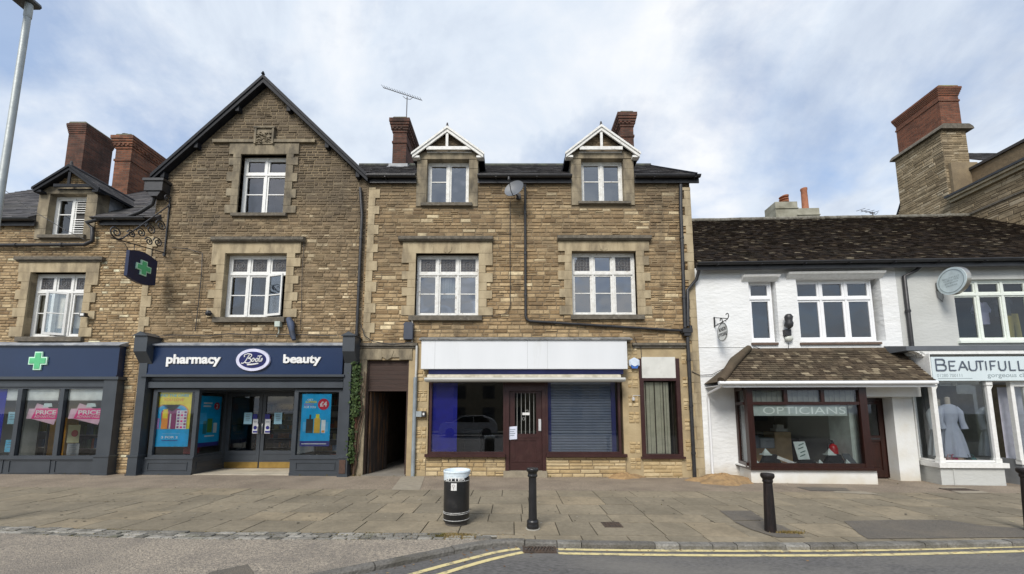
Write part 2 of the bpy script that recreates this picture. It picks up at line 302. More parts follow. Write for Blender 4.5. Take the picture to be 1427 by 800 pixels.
def thing(name, label, cat, loc, group=None):
    o = bpy.data.objects.new(name, None); C.collection.objects.link(o); o.empty_display_size = .2
    put(o, XF(loc), None); return tag(o, label, cat, group)
def struct(ob): ob['kind'] = 'structure'; return ob
FRONT = lambda D: (lambda a, d, z: (a, D - d, z))
FACEX = lambda X: (lambda a, d, z: (X + d, a, z))          # faces +x
FACENX = lambda X: (lambda a, d, z: (X - d, -a, z))        # faces -x
def text(s, name, a0, a1, z0, z1, mp, m, parent, ext=.004, bold=0, shear=0, tilt=0, sm=0):
    cu = bpy.data.curves.new('t', 'FONT'); cu.body = s; cu.size = 1; cu.extrude = 0; cu.offset = bold; cu.resolution_u = 4; cu.shear = shear
    if sm: cu.small_caps_scale = sm; 
    ob = bpy.data.objects.new('t', cu); C.collection.objects.link(ob)
    if sm:
        for i, ch in enumerate(cu.body_format):
            if i > 0: ch.use_small_caps = True
    dg = bpy.context.evaluated_depsgraph_get(); me = bpy.data.meshes.new_from_object(ob.evaluated_get(dg))
    vv = [(p.co.x, p.co.y) for p in me.vertices]; ff = [tuple(p.vertices) for p in me.polygons]
    bpy.data.objects.remove(ob); bpy.data.curves.remove(cu); bpy.data.meshes.remove(me)
    x0 = min(p[0] for p in vv); x1 = max(p[0] for p in vv); y0 = min(p[1] for p in vv); y1 = max(p[1] for p in vv)
    q = MB(); pts = [(a0 + (x - x0) / (x1 - x0) * (a1 - a0), z0 + (y - y0) / (y1 - y0) * (z1 - z0)) for x, y in vv]
    if tilt: pts = [(a, z + (a - a0) * tilt) for a, z in pts]
    n = len(pts); edges = {}
    for f in ff:
        for i in range(len(f)):
            e = (f[i], f[(i + 1) % len(f)]); k = (min(e), max(e)); edges[k] = None if k in edges else e
    fs = list(ff) + [(e[0], e[1], e[1] + n, e[0] + n) for e in edges.values() if e]
    q.add([mp(a, ext, z) for a, z in pts] + [mp(a, 0, z) for a, z in pts], fs)
    return q if parent == 'raw' else q.build(name, m, parent)
def merge_unused(mb, q, m): mb.add(q.v, q.f, m)

# ------------------------------------------------------------------ masonry
def sub(segs, a, b):
    o = []
    for x, y in segs:
        if b <= x or a >= y: o.append((x, y))
        else:
            if a - x > .03: o.append((x, a))
            if y - b > .03: o.append((b, y))
    return o
def stones(mb, span, z0, z1, mp, holes=(), h=(.055, .1), l=(.1, .32), gap=.010, proud=(.006, .02), m=1, rnd=R, bright=.05):
    z = z0
    while z < z1 - .03:
        hh = min(rnd.uniform(*h), z1 - z)
        a, b = span(z); c, d = span(z + hh); segs = [(max(a, c), min(b, d))]
        for (hx0, hx1, hz0, hz1) in holes:
            if hz1 > z + .004 and hz0 < z + hh - .004: segs = sub(segs, hx0, hx1)
        for x, xe in segs:
            while xe - x > .02:
                ll = min(rnd.uniform(*l), xe - x)
                if xe - x - ll < l[0] * .6: ll = xe - x
                j = lambda s=.008: rnd.uniform(-s, s)
                # some courses split in two thin stones
                parts = [(z, z + hh)] if rnd.random() > .18 or hh < .09 else [(z, z + hh * .48), (z + hh * .5, z + hh)]
                for (za, zb) in parts:
                    A0, A1, Z0, Z1 = x + gap / 2, x + ll - gap / 2, za + gap / 2, zb - gap / 2
                    if A1 - A0 < .01 or Z1 - Z0 < .01: continue
                    pr = rnd.uniform(*proud); i = min(.012, (A1 - A0) * .2, (Z1 - Z0) * .25)
                    t = rnd.betavariate(2, 2) * .9; t = rnd.uniform(.93, 1) if rnd.random() < bright else t
                    ring = [(A0, Z0), (A1, Z0), (A1, Z1), (A0, Z1)]
                    ins = [(A0 + i + abs(j()), Z0 + i + abs(j(.006))), (A1 - i - abs(j()), Z0 + i + abs(j(.006))), (A1 - i - abs(j()), Z1 - i - abs(j(.006))), (A0 + i + abs(j()), Z1 - i - abs(j(.006)))]
                    vs = [mp(p, -.004, q) for p, q in ring] + [mp(p, pr + j(.004), q) for p, q in ins]
                    mb.add(vs, [(4, 5, 6, 7), (0, 1, 5, 4), (1, 2, 6, 5), (2, 3, 7, 6), (3, 0, 4, 7)], m, t)
                x += ll
        z += hh
def clip(poly, a, b, c):            # keep a*x+b*z<=c
    o = []; n = len(poly)
    for i in range(n):
        p, q = poly[i], poly[(i + 1) % n]; dp = a * p[0] + b * p[1] - c; dq = a * q[0] + b * q[1] - c
        if dp <= 0: o.append(p)
        if dp * dq < 0: t = dp / (dp - dq); o.append((p[0] + t * (q[0] - p[0]), p[1] + t * (q[1] - p[1])))
    return o
def backing(mb, x0, x1, z0, z1, mp, th, holes, planes=(), m=0):
    """solid wall of thickness th behind the face, with real openings"""
    xs = sorted({x0, x1, *[c for h in holes for c in h[:2] if x0 < c < x1]}); zs = sorted({z0, z1, *[c for h in holes for c in h[2:] if z0 < c < z1]})
    ins = lambda i, j: any(h[0] - 1e-6 <= (xs[i] + xs[i + 1]) / 2 <= h[1] + 1e-6 and h[2] <= (zs[j] + zs[j + 1]) / 2 <= h[3] for h in holes)
    nx, nz = len(xs) - 1, len(zs) - 1
    solid = [[not ins(i, j) for j in range(nz)] for i in range(nx)]
    S = lambda i, j: 0 <= i < nx and 0 <= j < nz and solid[i][j]
    for i in range(nx):
        for j in range(nz):
            if not solid[i][j]: continue
            poly = [(xs[i], zs[j]), (xs[i + 1], zs[j]), (xs[i + 1], zs[j + 1]), (xs[i], zs[j + 1])]
            full = poly
            for pl in planes: poly = clip(poly, *pl) if poly else poly
            if len(poly) < 3: continue
            for d in (0, -th): mb.add([mp(a, d, z) for a, z in poly], [tuple(range(len(poly)))], m)
            if len(poly) != 4 and planes: pass
            for (di, dj, p, q) in ((-1, 0, 0, 3), (1, 0, 1, 2), (0, -1, 0, 1), (0, 1, 3, 2)):
                if not S(i + di, j + dj) and (poly == full or (0 <= i + di < nx and 0 <= j + dj < nz)):
                    a, b = full[p], full[q]; mb.quad(mp(a[0], 0, a[1]), mp(b[0], 0, b[1]), mp(b[0], -th, b[1]), mp(a[0], -th, a[1]), m)
def roofing(mb, O, U, S, Lu, Ls, tw, tl, thick=.012, m=1, base=0, ltrim=None, rtrim=None, rnd=R, rough=.25, underlay=.0):
    """courses of single tiles laid over a base plane; trims give the run of each course"""
    O, U, S = Vector(O), Vector(U).normalized(), Vector(S).normalized(); Nn = U.cross(S).normalized()
    lt = ltrim or (lambda s: 0); rt = rtrim or (lambda s: Lu)
    k = 12
    for i in range(k):
        s0, s1 = Ls * i / k, Ls * (i + 1) / k
        mb.quad(O + U * lt(s0) + S * s0, O + U * rt(s0) + S * s0, O + U * rt(s1) + S * s1, O + U * lt(s1) + S * s1, base)
    s = 0
    while s < Ls - .02:
        x = lt(s) - rnd.uniform(0, tw * .5); e = rt(s); x = max(x, lt(s)); first = True
        while x < e - .01:
            w_ = tw * rnd.uniform(1 - rough, 1 + rough) * (rnd.uniform(.3, 1) if first else 1); first = False; w_ = min(w_, e - x)
            ln = min(tl * 1.15, Ls - s + .01); th = thick * rnd.uniform(.7, 1.6); dz = rnd.uniform(-.1, .1) * tl * rough
            t = rnd.random(); gp = .003
            a = O + U * (x + gp) + S * (s + dz); b = O + U * (x + w_ - gp) + S * (s + dz + rnd.uniform(-.01, .01) * rough)
            c = O + U * (x + w_ - gp) + S * (s + ln); d = O + U * (x + gp) + S * (s + ln); n1_ = Nn * (th + .006)
            tl_ = rnd.uniform(0, .006)
            mb.add([a + Nn * .001, b + Nn * .001, a + n1_ + Nn * tl_, b + n1_, c + Nn * .004, d + Nn * .004], [(2, 3, 4, 5), (0, 1, 3, 2), (0, 2, 5), (1, 4, 3)], m, t)
            x += w_
        s += tl * rnd.uniform(.94, 1.06)
def blocks_surround(mb, x0, x1, z0, z1, lintel_h, mp, wide=.34, narrow=.19, course=(.2, .27), proud=.045, m=0, rnd=R, notch=False, lx=None):
    """alternating long and short dressed blocks either side of an opening, lintel above"""
    for side in (-1, 1):
        z = z0; k = 0
        while z < z1 - .02:
            hh = min(rnd.uniform(*course), z1 - z)
            if z1 - z - hh < .1: hh = z1 - z
            ww = (wide if k % 2 == 0 else narrow) + rnd.uniform(-.02, .02); k += 1
            pr = proud + rnd.uniform(-.004, .004); q = (x0 - ww, x0) if side < 0 else (x1, x1 + ww)
            bx(mb, q[0], q[1], z + .003, z + hh - .003, -.12, pr, mp, m); z += hh
    a, b = (x0 - wide, x1 + wide) if lx is None else lx
    n = 3; cuts = [a, x0 + (x1 - x0) * .28, x0 + (x1 - x0) * .72, b]
    for i in range(n): bx(mb, cuts[i] + .002, cuts[i + 1] - .002, z1, z1 + lintel_h, -.12, proud + .002 * i, mp, m)
def bx(mb, a0, a1, z0, z1, d0, d1, mp, m=0, t=.5):
    vs = [mp(a, d, z) for d in (d1, d0) for a, z in ((a0, z0), (a1, z0), (a1, z1), (a0, z1))]
    mb.add(vs, [(0, 1, 2, 3), (7, 6, 5, 4), (0, 4, 5, 1), (1, 5, 6, 2), (2, 6, 7, 3), (3, 7, 4, 0)], m, t)
def quoins(mb, x0, x1, z0, z1, mp, lean=1, m=0, wide=.32, narrow=.2, rnd=R):
    z = z0; k = 0
    while z < z1 - .05:
        hh = min(rnd.uniform(.22, .32), z1 - z); ww = wide if k % 2 else narrow; k += 1
        a, b = (x0, x0 + ww) if lean > 0 else (x1 - ww, x1)
        bx(mb, a, b, z + .003, z + hh - .003, -.02, .034 + rnd.uniform(-.004, .004), mp, m, rnd.random()); z += hh

# ------------------------------------------------------------------ windows
LEADM = mat('lead_cames', (.2, .2, .2), .5)
STAIN = mat('tinted_leaded_glass', (.05, .055, .065), .15, (.09, .08, .075), 12, .2, 20)
def window(b, x0, x1, z0, z1, D, n=3, ztr=None, zbar=(), rec=.13, fw=.055, cw=.045, m=None, leaded=(), sill=None, gl=None, openlight=None, name='window', skip_low=(), mul=None, sillm=None):
    m = m or WTIMB; gl = gl or GLASS; q = MB(); y0 = D + rec; y1 = y0 + .085; e = .0015
    q.box(x0, x1, y0, y1, z0, z0 + fw); q.box(x0, x1, y0, y1, z1 - fw, z1)
    q.box(x0, x0 + fw, y0, y1, z0 + fw, z1 - fw); q.box(x1 - fw, x1, y0, y1, z0 + fw, z1 - fw)
    mw = mul or fw; cols = []; W = (x1 - x0 - 2 * fw - (n - 1) * mw) / n
    for i in range(n):
        a = x0 + fw + i * (W + mw); cols.append((a, a + W))
        if i < n - 1: q.box(a + W, a + W + mw, y0 - .006, y1, z0 + fw, z1 - fw)
    rows = [(z0 + fw, z1 - fw)]
    if ztr:
        q.box(x0 + fw, x1 - fw, y0 - .012, y1 - .002, ztr - mw / 2, ztr + mw / 2); rows = [(z0 + fw, ztr - mw / 2), (ztr + mw / 2, z1 - fw)]
    glass = MB(); lead = MB(); bars = zbar
    for ri, (ra, rb) in enumerate(rows):
        for ci, (ca, cb_) in enumerate(cols):
            if openlight == (ci, ri): continue
            ya, yb = y0 + .014, y0 + .055
            q.box(ca, cb_, ya, yb, ra, ra + cw * 1.2); q.box(ca, cb_, ya, yb, rb - cw, rb)
            q.box(ca, ca + cw, ya, yb, ra + cw * 1.2, rb - cw); q.box(cb_ - cw, cb_, ya, yb, ra + cw * 1.2, rb - cw)
            ga, gb, gc, gd = ca + cw - .004, cb_ - cw + .004, ra + cw, rb - cw + .004
            tl = R.uniform(-.006, .006); tz = R.uniform(-.006, .006)
            glass.quad((ga, y0 + .036 + tl, gc), (gb, y0 + .036 - tl, gc), (gb, y0 + .036 - tl + tz, gd), (ga, y0 + .036 + tl + tz, gd))
            if ri == 0 and ci not in skip_low:
                for zb in bars: q.box(ca + cw, cb_ - cw, ya + .008, yb - .01, zb - .013, zb + .013)
            if (ri, ci) in leaded:
                cx_, cz_ = (ga + gb) / 2, (gc + gd) / 2; yl = y0 + .024; ww, hh = gb - ga, gd - gc
                lead.box(ga, gb, yl + .006, yl + .009, gc, gd, 1)
                for k in range(1, 5): lead.box(ga + ww * k / 5 - .003, ga + ww * k / 5 + .003, yl, yl + .0055, gc, gd); lead.box(ga, gb, yl + .0005, yl + .005, gc + hh * k / 5 - .003, gc + hh * k / 5 + .003)
                for rr in (.28, .14):
                    pts = [(cx_ + ww * rr * math.cos(2 * math.pi * k / 14), yl - .002, cz_ + ww * rr * math.sin(2 * math.pi * k / 14)) for k in range(15)]
                    lead.tube(pts, .0065, 4, 0, False)
    f = q.build(name, m, b); glass.build('pane', gl, f)
    if lead.v: lead.build('leaded_light', [LEADM, STAIN], f)
    if openlight:
        ci, ri = openlight; ca, cb_ = cols[ci]; ra, rb = rows[ri]; oc = MB(); og = MB()
        # outward swung casement hinged on its left or right stile
        W_ = cb_ - ca; ang = rad(26 if ci == 1 else 17); hx, sg = (cb_, -1) if ci == 1 else (ca, 1)
        mpf = lambda a, d, z: (hx + sg * a * math.cos(ang), y0 - .01 - a * math.sin(ang) - d, z)
        for (a0, a1, zz0, zz1) in ((0, W_, ra, ra + .06), (0, W_, rb - .05, rb), (0, .045, ra + .06, rb - .05), (W_ - .045, W_, ra + .06, rb - .05), (.045, W_ - .045, (ra + rb) / 2 - .013, (ra + rb) / 2 + .013)):
            bx(oc, a0, a1, zz0, zz1, 0, .04, mpf)
        bx(og, .045, W_ - .045, ra + .06, rb - .05, .015, .02, mpf)
        oo = oc.build('casement', m, f); og.build('pane', gl, oo) if False else og.build('pane', gl, f)
    if sill:
        s_ = MB(); a, b_, c_, d_ = sill; s_.prism([(-.09, c_), (.16, c_ + .005), (.16, d_ + .02), (-.05, d_), (-.09, d_ - .015)], a, b_, 0, .5, lambda p, y, z: (y, D + p, z))
        s_.build('sill', sillm or SILL, f)
    return f
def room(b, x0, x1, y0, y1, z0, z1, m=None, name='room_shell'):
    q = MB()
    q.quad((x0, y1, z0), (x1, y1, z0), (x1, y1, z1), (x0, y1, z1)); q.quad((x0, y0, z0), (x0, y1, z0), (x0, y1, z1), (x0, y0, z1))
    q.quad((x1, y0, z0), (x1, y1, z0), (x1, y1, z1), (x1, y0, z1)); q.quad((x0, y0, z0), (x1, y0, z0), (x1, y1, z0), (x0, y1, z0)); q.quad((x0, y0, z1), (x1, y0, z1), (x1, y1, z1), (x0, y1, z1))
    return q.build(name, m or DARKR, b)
# ================================================================== GROUND
ROADM = mat('road_asphalt', (.15, .145, .14), .9, (.08, .078, .075), 55, .8, 120, dirt=(.19, .18, .16), dscale=1.3, dpos=(.42, .66), damt=.75, stretch=(.35, 1, 1))
FORE = mat('worn_aggregate_surfacing', (.42, .36, .28), .92, (.18, .16, .135), 38, 1, 70, dirt=(.18, .16, .135), dscale=.9, dpos=(.42, .62), damt=.75)
AGG = mat('pink_gravel_concrete', (.33, .27, .20), .92, (.19, .155, .115), 42, .8, 70, dirt=(.15, .12, .09), dscale=1.1, dpos=(.42, .65), damt=.7)
PATCHM = mat('dark_tarmac_patch', (.145, .13, .108), .9, (.10, .09, .076), 50, .8, 90, dirt=(.19, .16, .12), dscale=1.6, dpos=(.45, .7), damt=.6)
YEL = mat('worn_yellow_road_paint', (.66, .56, .27), .8, (.58, .49, .25), 12, .4, 60, dirt=(.24, .21, .15), dscale=9, dpos=(.52, .64), damt=.9)
SLAB = tintmat('sandstone_flags', [(0, (.205, .178, .13)), (.45, (.235, .203, .147)), (.8, (.262, .223, .158)), (.93, (.285, .235, .16)), (1, (.32, .28, .21))], nscale=14, namt=.22, dirt=(.13, .113, .082), dscale=1.1, dpos=(.42, .72), damt=.75, bump=.35, bscale=25)
SETT = tintmat('granite_setts', [(0, (.12, .115, .10)), (.5, (.21, .2, .175)), (1, (.31, .295, .26))], nscale=20, namt=.35, dirt=(.1, .11, .05), dscale=2.3, dpos=(.55, .75), damt=.7, bump=.8)
KERB = tintmat('granite_kerbs', [(0, (.13, .122, .11)), (.5, (.18, .172, .155)), (1, (.26, .25, .225))], nscale=28, namt=.35, dirt=(.075, .07, .055), dscale=3, dpos=(.45, .68), damt=.7, bump=.8)
JOINT = mat('pavement_joint_dirt', (.04, .034, .024), .95, (.065, .056, .036), 5)
SOIL = mat('bare_ground', (.09, .085, .055), .95, (.06, .07, .035), .3)

def gp(x, y, dz=0): return (x, y, g(x) + dz)
def strip(mb, pts_a, pts_b, dz=0, m=0, t=.5):
    for i in range(len(pts_a) - 1):
        mb.quad(gp(*pts_a[i], dz), gp(*pts_a[i + 1], dz), gp(*pts_b[i + 1], dz), gp(*pts_b[i], dz), m, t)
q = MB(); q.quad((-600, -600, -.6), (600, -600, -.6), (600, 900, -.6), (-600, 900, -.6)); struct(q.build('ground', SOIL))
RD = -.06
q = MB(); q.quad(gp(-60, -9, RD), gp(60, -9, RD), gp(60, 6.2, RD), gp(-60, 6.2, RD)); struct(q.build('road', ROADM))

# kerb line, measured on the photograph and laid on the ground
KP = [Dg(u, v) for u, v in [(1600, 753), (1427, 755), (1200, 760), (1005, 760), (850, 758), (760, 756.5), (706, 754), (665, 759), (600, 772), (525, 787), (455, 801), (380, 816), (290, 838)]]
KP += [(-3.6, 2.75), (-5.2, 2.35), (-8, 2.2), (-60, 2.2)]
KP = [(60, KP[0][1] + .05), (14, KP[0][1] + .05)] + KP
def resample(pts, step):
    out_ = [pts[0]]; acc = 0
    for i in range(len(pts) - 1):
        a, b = Vector(pts[i]), Vector(pts[i + 1]); Ln = (b - a).length; d = step - acc
        while d <= Ln: out_.append(tuple(a + (b - a) * d / Ln)); d += step
        acc = Ln - (d - step)
    out_.append(pts[-1]); return out_
def smooth(pts, k=2):
    for _ in range(k):
        n_ = [pts[0]]
        for i in range(len(pts) - 1):
            a, b = Vector(pts[i]), Vector(pts[i + 1]); n_ += [tuple(a * .75 + b * .25), tuple(a * .25 + b * .75)]
        pts = n_ + [pts[-1]]
    return pts
def offset(pts, d):
    o = []
    for i in range(len(pts)):
        a = Vector(pts[max(i - 1, 0)]); b = Vector(pts[min(i + 1, len(pts) - 1)]); t_ = (b - a).normalized(); n_ = Vector((t_.y, -t_.x)); o.append((pts[i][0] + n_.x * d, pts[i][1] + n_.y * d))
    return o
KS = smooth(KP, 2)
KO = resample([p for p in KS if -9 < p[0] < 15], .1)
KI = offset(KO, .11); KF = [(60, KO[0][1])] + KO + [(-60, KO[-1][1])]
kb = MB(); i = 0
while i < len(KO) - 1:
    n_ = R.randint(7, 10) if KO[i][0] < 0 else R.choice([3, 3, 3, 4, 6, 9]); j = min(i + n_, len(KO) - 1); t = R.random(); dz = R.uniform(-.004, .004)
    for k in range(i, j):
        a, b, c, d = KO[k], KO[k + 1], KI[k + 1], KI[k]
        if k == j - 1: b = tuple(Vector(a).lerp(Vector(b), .9)); c = tuple(Vector(d).lerp(Vector(c), .9))
        r_ = .015
        ai = Vector(a).lerp(Vector(d), .12); bi = Vector(b).lerp(Vector(c), .12)
        kb.quad(gp(*ai, dz + .003), gp(*bi, dz + .003), gp(*c, dz + .003), gp(*d, dz + .003), 0, t)
        kb.quad(gp(*a, dz - r_), gp(*b, dz - r_), gp(*bi, dz + .003), gp(*ai, dz + .003), 0, t)
        kb.quad(gp(*a, RD - .02), gp(*b, RD - .02), gp(*b, dz - r_), gp(*a, dz - r_), 0, t)
        if k == j - 1: kb.quad(gp(*b, RD - .02), gp(*b, dz), gp(*c, dz), gp(*c, RD - .02), 0, t)
    i = j
struct(kb.build('kerb', KERB))

# pavement: base with joints, flags laid on top, gravel concrete strip by the buildings
def yline(pts):
    pts = sorted(pts)
    def f(x):
        if x <= pts[0][0]: return pts[0][1]
        for a, b in zip(pts, pts[1:]):
            if x <= b[0]: return a[1] + (b[1] - a[1]) * (x - a[0]) / (b[0] - a[0])
        return pts[-1][1]
    return f
yfar = yline([Dg(u, v) for u, v in [(-60, 732), (0, 733), (150, 738), (300, 741), (600, 743), (700, 746)]])      # far edge of the setts
ynear = yline([Dg(u, v) for u, v in [(-60, 742), (0, 743), (150, 749), (300, 752), (600, 752), (690, 751.5)]])
YB = 8.25
q = MB(); ky = yline([p for p in KI if p[0] > -.3]); xs_ = [-60 + i for i in range(48)] + [-12 + .4 * i for i in range(66)] + [15 + i * 3 for i in range(16)]
for a, b in zip(xs_, xs_[1:]):
    fa = (lambda x: ynear(x)) if a < -.35 else (lambda x: ky(x))
    q.quad(gp(a, min(fa(a), 5.6), -.014), gp(b, min(fa(b), 5.6), -.014), gp(b, 17, -.014), gp(a, 17, -.014))
base = struct(q.build('pavement_bed', JOINT))
q = MB(); q.quad(gp(-60, YB + .005, -.004), gp(60, YB + .005, -.004), gp(60, 12.5, -.004), gp(-60, 12.5, -.004)); struct(q.build('gravel_concrete_path', AGG))
q = MB()
row = YB; rows_ = [.62, .60, .66, .45]; k = 0
dark_slabs = []
while row > 5.0:
    h_ = rows_[k % 4]; x = -16 + R.uniform(0, .6)
    while x < 16:
        w_ = R.choice([.5, .6, .6, .75, .9]) ; y1 = row - .008; y0 = row - h_ + .008; xa, xb = x + .007, x + w_ - .007
        lim = max(yfar(xa), yfar(xb)) + .008 if x < -.5 else ky((xa + xb) / 2) + .004
        if y0 < lim: y0 = lim
        if y1 - y0 > .05:
            t = R.random() * .92; dz = [R.uniform(-.004, .003) for _ in range(4)]
            A = [gp(xa, y0, dz[0]), gp(xb, y0, dz[1]), gp(xb, y1, dz[2]), gp(xa, y1, dz[3])]; Bt = [gp(xa, y0, -.02), gp(xb, y0, -.02), gp(xb, y1, -.02), gp(xa, y1, -.02)]
            q.add(A + Bt, [(0, 1, 2, 3), (0, 1, 5, 4), (1, 2, 6, 5), (2, 3, 7, 6), (3, 0, 4, 7)], 0, t)
        x += w_
    row -= h_; k += 1
struct(q.build('paving_flags', SLAB))
q = MB(); rg = random.Random(14)
for i in range(420):
    x_, y_ = rg.uniform(-13, 12), rg.uniform(5.75, 8.2); s_ = rg.uniform(.008, .022); n_ = 9; zz_ = g(x_) + .0045
    q.add([(x_ + s_ * math.cos(6.283 * k / n_) * rg.uniform(.8, 1.15), y_ + s_ * math.sin(6.283 * k / n_) * rg.uniform(.8, 1.15), zz_) for k in range(n_)], [tuple(range(n_))], 0, rg.random())
o_ = struct(q.build('gum_spots', tintmat('trodden_gum', [(0, (.05, .045, .035)), (.5, (.1, .09, .07)), (1, (.36, .33, .27))], nscale=30, namt=.2)))
# setts
q = MB(); nrow = 3
for r_ in range(nrow):
    x = -14 + r_ * .07
    while x < -.35:
        w_ = R.uniform(.13, .24); a0 = ynear(x) + (yfar(x) - ynear(x)) * r_ / nrow; a1 = ynear(x) + (yfar(x) - ynear(x)) * (r_ + 1) / nrow
        if a1 - a0 > .02:
            z_ = R.uniform(-.006, .008); gpx = .01; vs = [(x + gpx, a0 + gpx * .6), (x + w_ - gpx * .4, a0 + gpx * .6 + R.uniform(0, .01)), (x + w_ - gpx * .4, a1 - gpx * .4), (x + gpx, a1 - gpx * .4 - R.uniform(0, .01))]
            cx_, cy_ = sum(p[0] for p in vs) / 4, sum(p[1] for p in vs) / 4; ins = [(cx_ + (p[0] - cx_) * .82, cy_ + (p[1] - cy_) * .78) for p in vs]
            q.add([gp(*p, -.02) for p in vs] + [gp(*p, z_ - .004) for p in vs] + [gp(*p, z_ + .004) for p in ins], [(8, 9, 10, 11), (4, 5, 9, 8), (5, 6, 10, 9), (6, 7, 11, 10), (7, 4, 8, 11), (0, 1, 5, 4), (1, 2, 6, 5), (2, 3, 7, 6), (3, 0, 4, 7)], 0, R.random())
        x += w_
struct(q.build('sett_strip', SETT))
# forecourt left of the kerb curve
q = MB(); kl = [p for p in KI if p[1] < 5.34]; kx = sorted(kl, key=lambda p: p[1])
fl = [p for p in KI if p[0] < -.2]
for a, b in zip(fl, fl[1:]):
    ya, yb = ynear(a[0]), ynear(b[0])
    if a[1] < ya or b[1] < yb: q.quad(gp(b[0], min(b[1], yb)), gp(a[0], min(a[1], ya)), gp(a[0], ya), gp(b[0], yb))
e_ = fl[-1]
for a in range(10): x0_, x1_ = e_[0] - (a + 1) * 5, e_[0] - a * 5; q.quad(gp(x0_, e_[1]), gp(x1_, e_[1]), gp(x1_, ynear(x1_)), gp(x0_, ynear(x0_)))
struct(q.build('forecourt', FORE))
# darker tarmac repairs
def patch(name, px, dz, m=PATCHM):
    q = MB(); p = [gp(*Dg(u, v), dz) for u, v in px]; q.add(p, [tuple(range(len(p)))]); return struct(q.build(name, m))
patch('tarmac_patch', [(268, 808), (300, 796), (345, 787), (352, 796), (356, 808)], .005)
patch('tarmac_patch', [(1003, 712), (1046, 712), (1066, 725), (1022, 726)], .006)
patch('tarmac_patch', [(1022, 727), (1066, 726), (1090, 733), (1122, 749.5), (1082, 749.5), (1046, 738)], .006)
patch('tarmac_patch', [(1176, 726.5), (1225, 725.5), (1270, 724.5), (1322, 725.5), (1372, 733), (1427, 737), (1500, 741), (1500, 748.5), (1210, 751.5), (1198, 745)], .006)
patch('tarmac_patch', [(1110, 679), (1178, 680), (1185, 684.5), (1130, 684)], .004)
patch('paving_repair', [(1165, 684.6), (1205, 685.2), (1232, 690), (1160, 686.5)], .0045, mat('pale_cement', (.3, .265, .2), .9, (.25, .22, .17), 8))
patch('paving_repair', [(1308, 679.5), (1340, 678.8), (1380, 687), (1340, 688)], .004, MATS['pale_cement'])
patch('paving_repair', [(560, 664), (592, 664), (585, 683), (545, 683)], .003, MATS['pale_cement'])
# yellow lines
def yline_mark(px, w_=.07):
    pts = resample(smooth([Dg(u, v) for u, v in px], 2), .15); q = MB()
    l_ = offset(pts, w_ / 2); r_ = offset(pts, -w_ / 2); dz = RD + .005
    strip(q, l_, r_, dz); return struct(q.build('double_yellow_line', YEL))
# project onto the road surface (slightly below the pavement)
def Dr(u, v):
    rx, rz = ray(u, v); D = (EYE - RD) / -rz
    for _ in range(4): D = (EYE - g(rx * D) - RD) / -rz
    return rx * D, D
_Dg = Dg; Dg = Dr
yline_mark([(1500, 759), (1427, 762), (1209, 768), (1005, 768.3), (880, 767.5), (778, 766)]); yline_mark([(1500, 766), (1427, 768.5), (1209, 774.5), (1005, 774.7), (880, 773.5), (778, 771.5)])
yline_mark([(724, 765), (694, 769), (655, 779), (612, 790), (567, 803), (500, 824)]); yline_mark([(729, 770), (708, 774.5), (680, 781), (652, 789), (607, 803), (540, 825)])
Dg = _Dg
# ------------------------------------------------------------------ things on the ground
RUST = mat('rusty_cast_iron', (.045, .035, .028), .7, (.075, .05, .035), 12, .5, 40)
xa, ya = Dr(729, 771); xb, yb = Dr(776, 771); yc = Dr(752, 757)[1]
dg = thing('drain_grate', 'rusty cast iron gully grating in the road between the yellow lines', 'drain grate', (xa, ya, g(xa) + RD))
q = MB(); z_ = g(xa) + RD + .006; fw_ = .025
for b_ in ((xa, xb, ya, ya + fw_), (xa, xb, yc - fw_, yc), (xa, xa + fw_, ya + fw_, yc - fw_), (xb - fw_, xb, ya + fw_, yc - fw_)): q.box(*b_, z_ - .05, z_ + .012)
q.build('frame', RUST, dg); q = MB()
q.quad((xa + .02, ya + .02, z_ - .045), (xb - .02, ya + .02, z_ - .045), (xb - .02, yc - .02, z_ - .045), (xa + .02, yc - .02, z_ - .045), 1)
n_ = 9
for i in range(n_):
    f0 = i / n_; x0_ = xa + fw_ + (xb - xa - 2 * fw_) * f0; q.bar((x0_, ya + fw_, z_), (min(x0_ + .1, xb - fw_), yc - fw_, z_), .018, .02)
for i in range(3): yy = ya + fw_ + (yc - ya - 2 * fw_) * (i + .5) / 3; q.box(xa + fw_, xb - fw_, yy - .006, yy + .006, z_ - .012, z_ + .007)
q.build('grating', [RUST, MATS['dim_room']], dg)
def cover(px, label, m=RUST):
    (x0_, y0_), (x1_, y1_) = Dg(px[0], px[3]), Dg(px[2], px[1]); q = MB(); zc = g(x0_)
    q.box(x0_, x1_, y0_, y1_, zc - .02, zc + .006); w2, h2 = x1_ - x0_, y1_ - y0_
    for i in range(5):
        for j in range(4): q.box(x0_ + w2 * (.12 + .17 * i), x0_ + w2 * (.2 + .17 * i), y0_ + h2 * (.14 + .2 * j), y0_ + h2 * (.24 + .2 * j), zc + .006, zc + .01)
    return tag(q.build('inspection_cover', m), label, 'cover')
cover((843, 728, 862, 735), 'small iron stopcock cover in the flags right of the middle bollard')
cover((1326, 681, 1346, 684), 'small iron cover in pale cement below the dress shop bay')

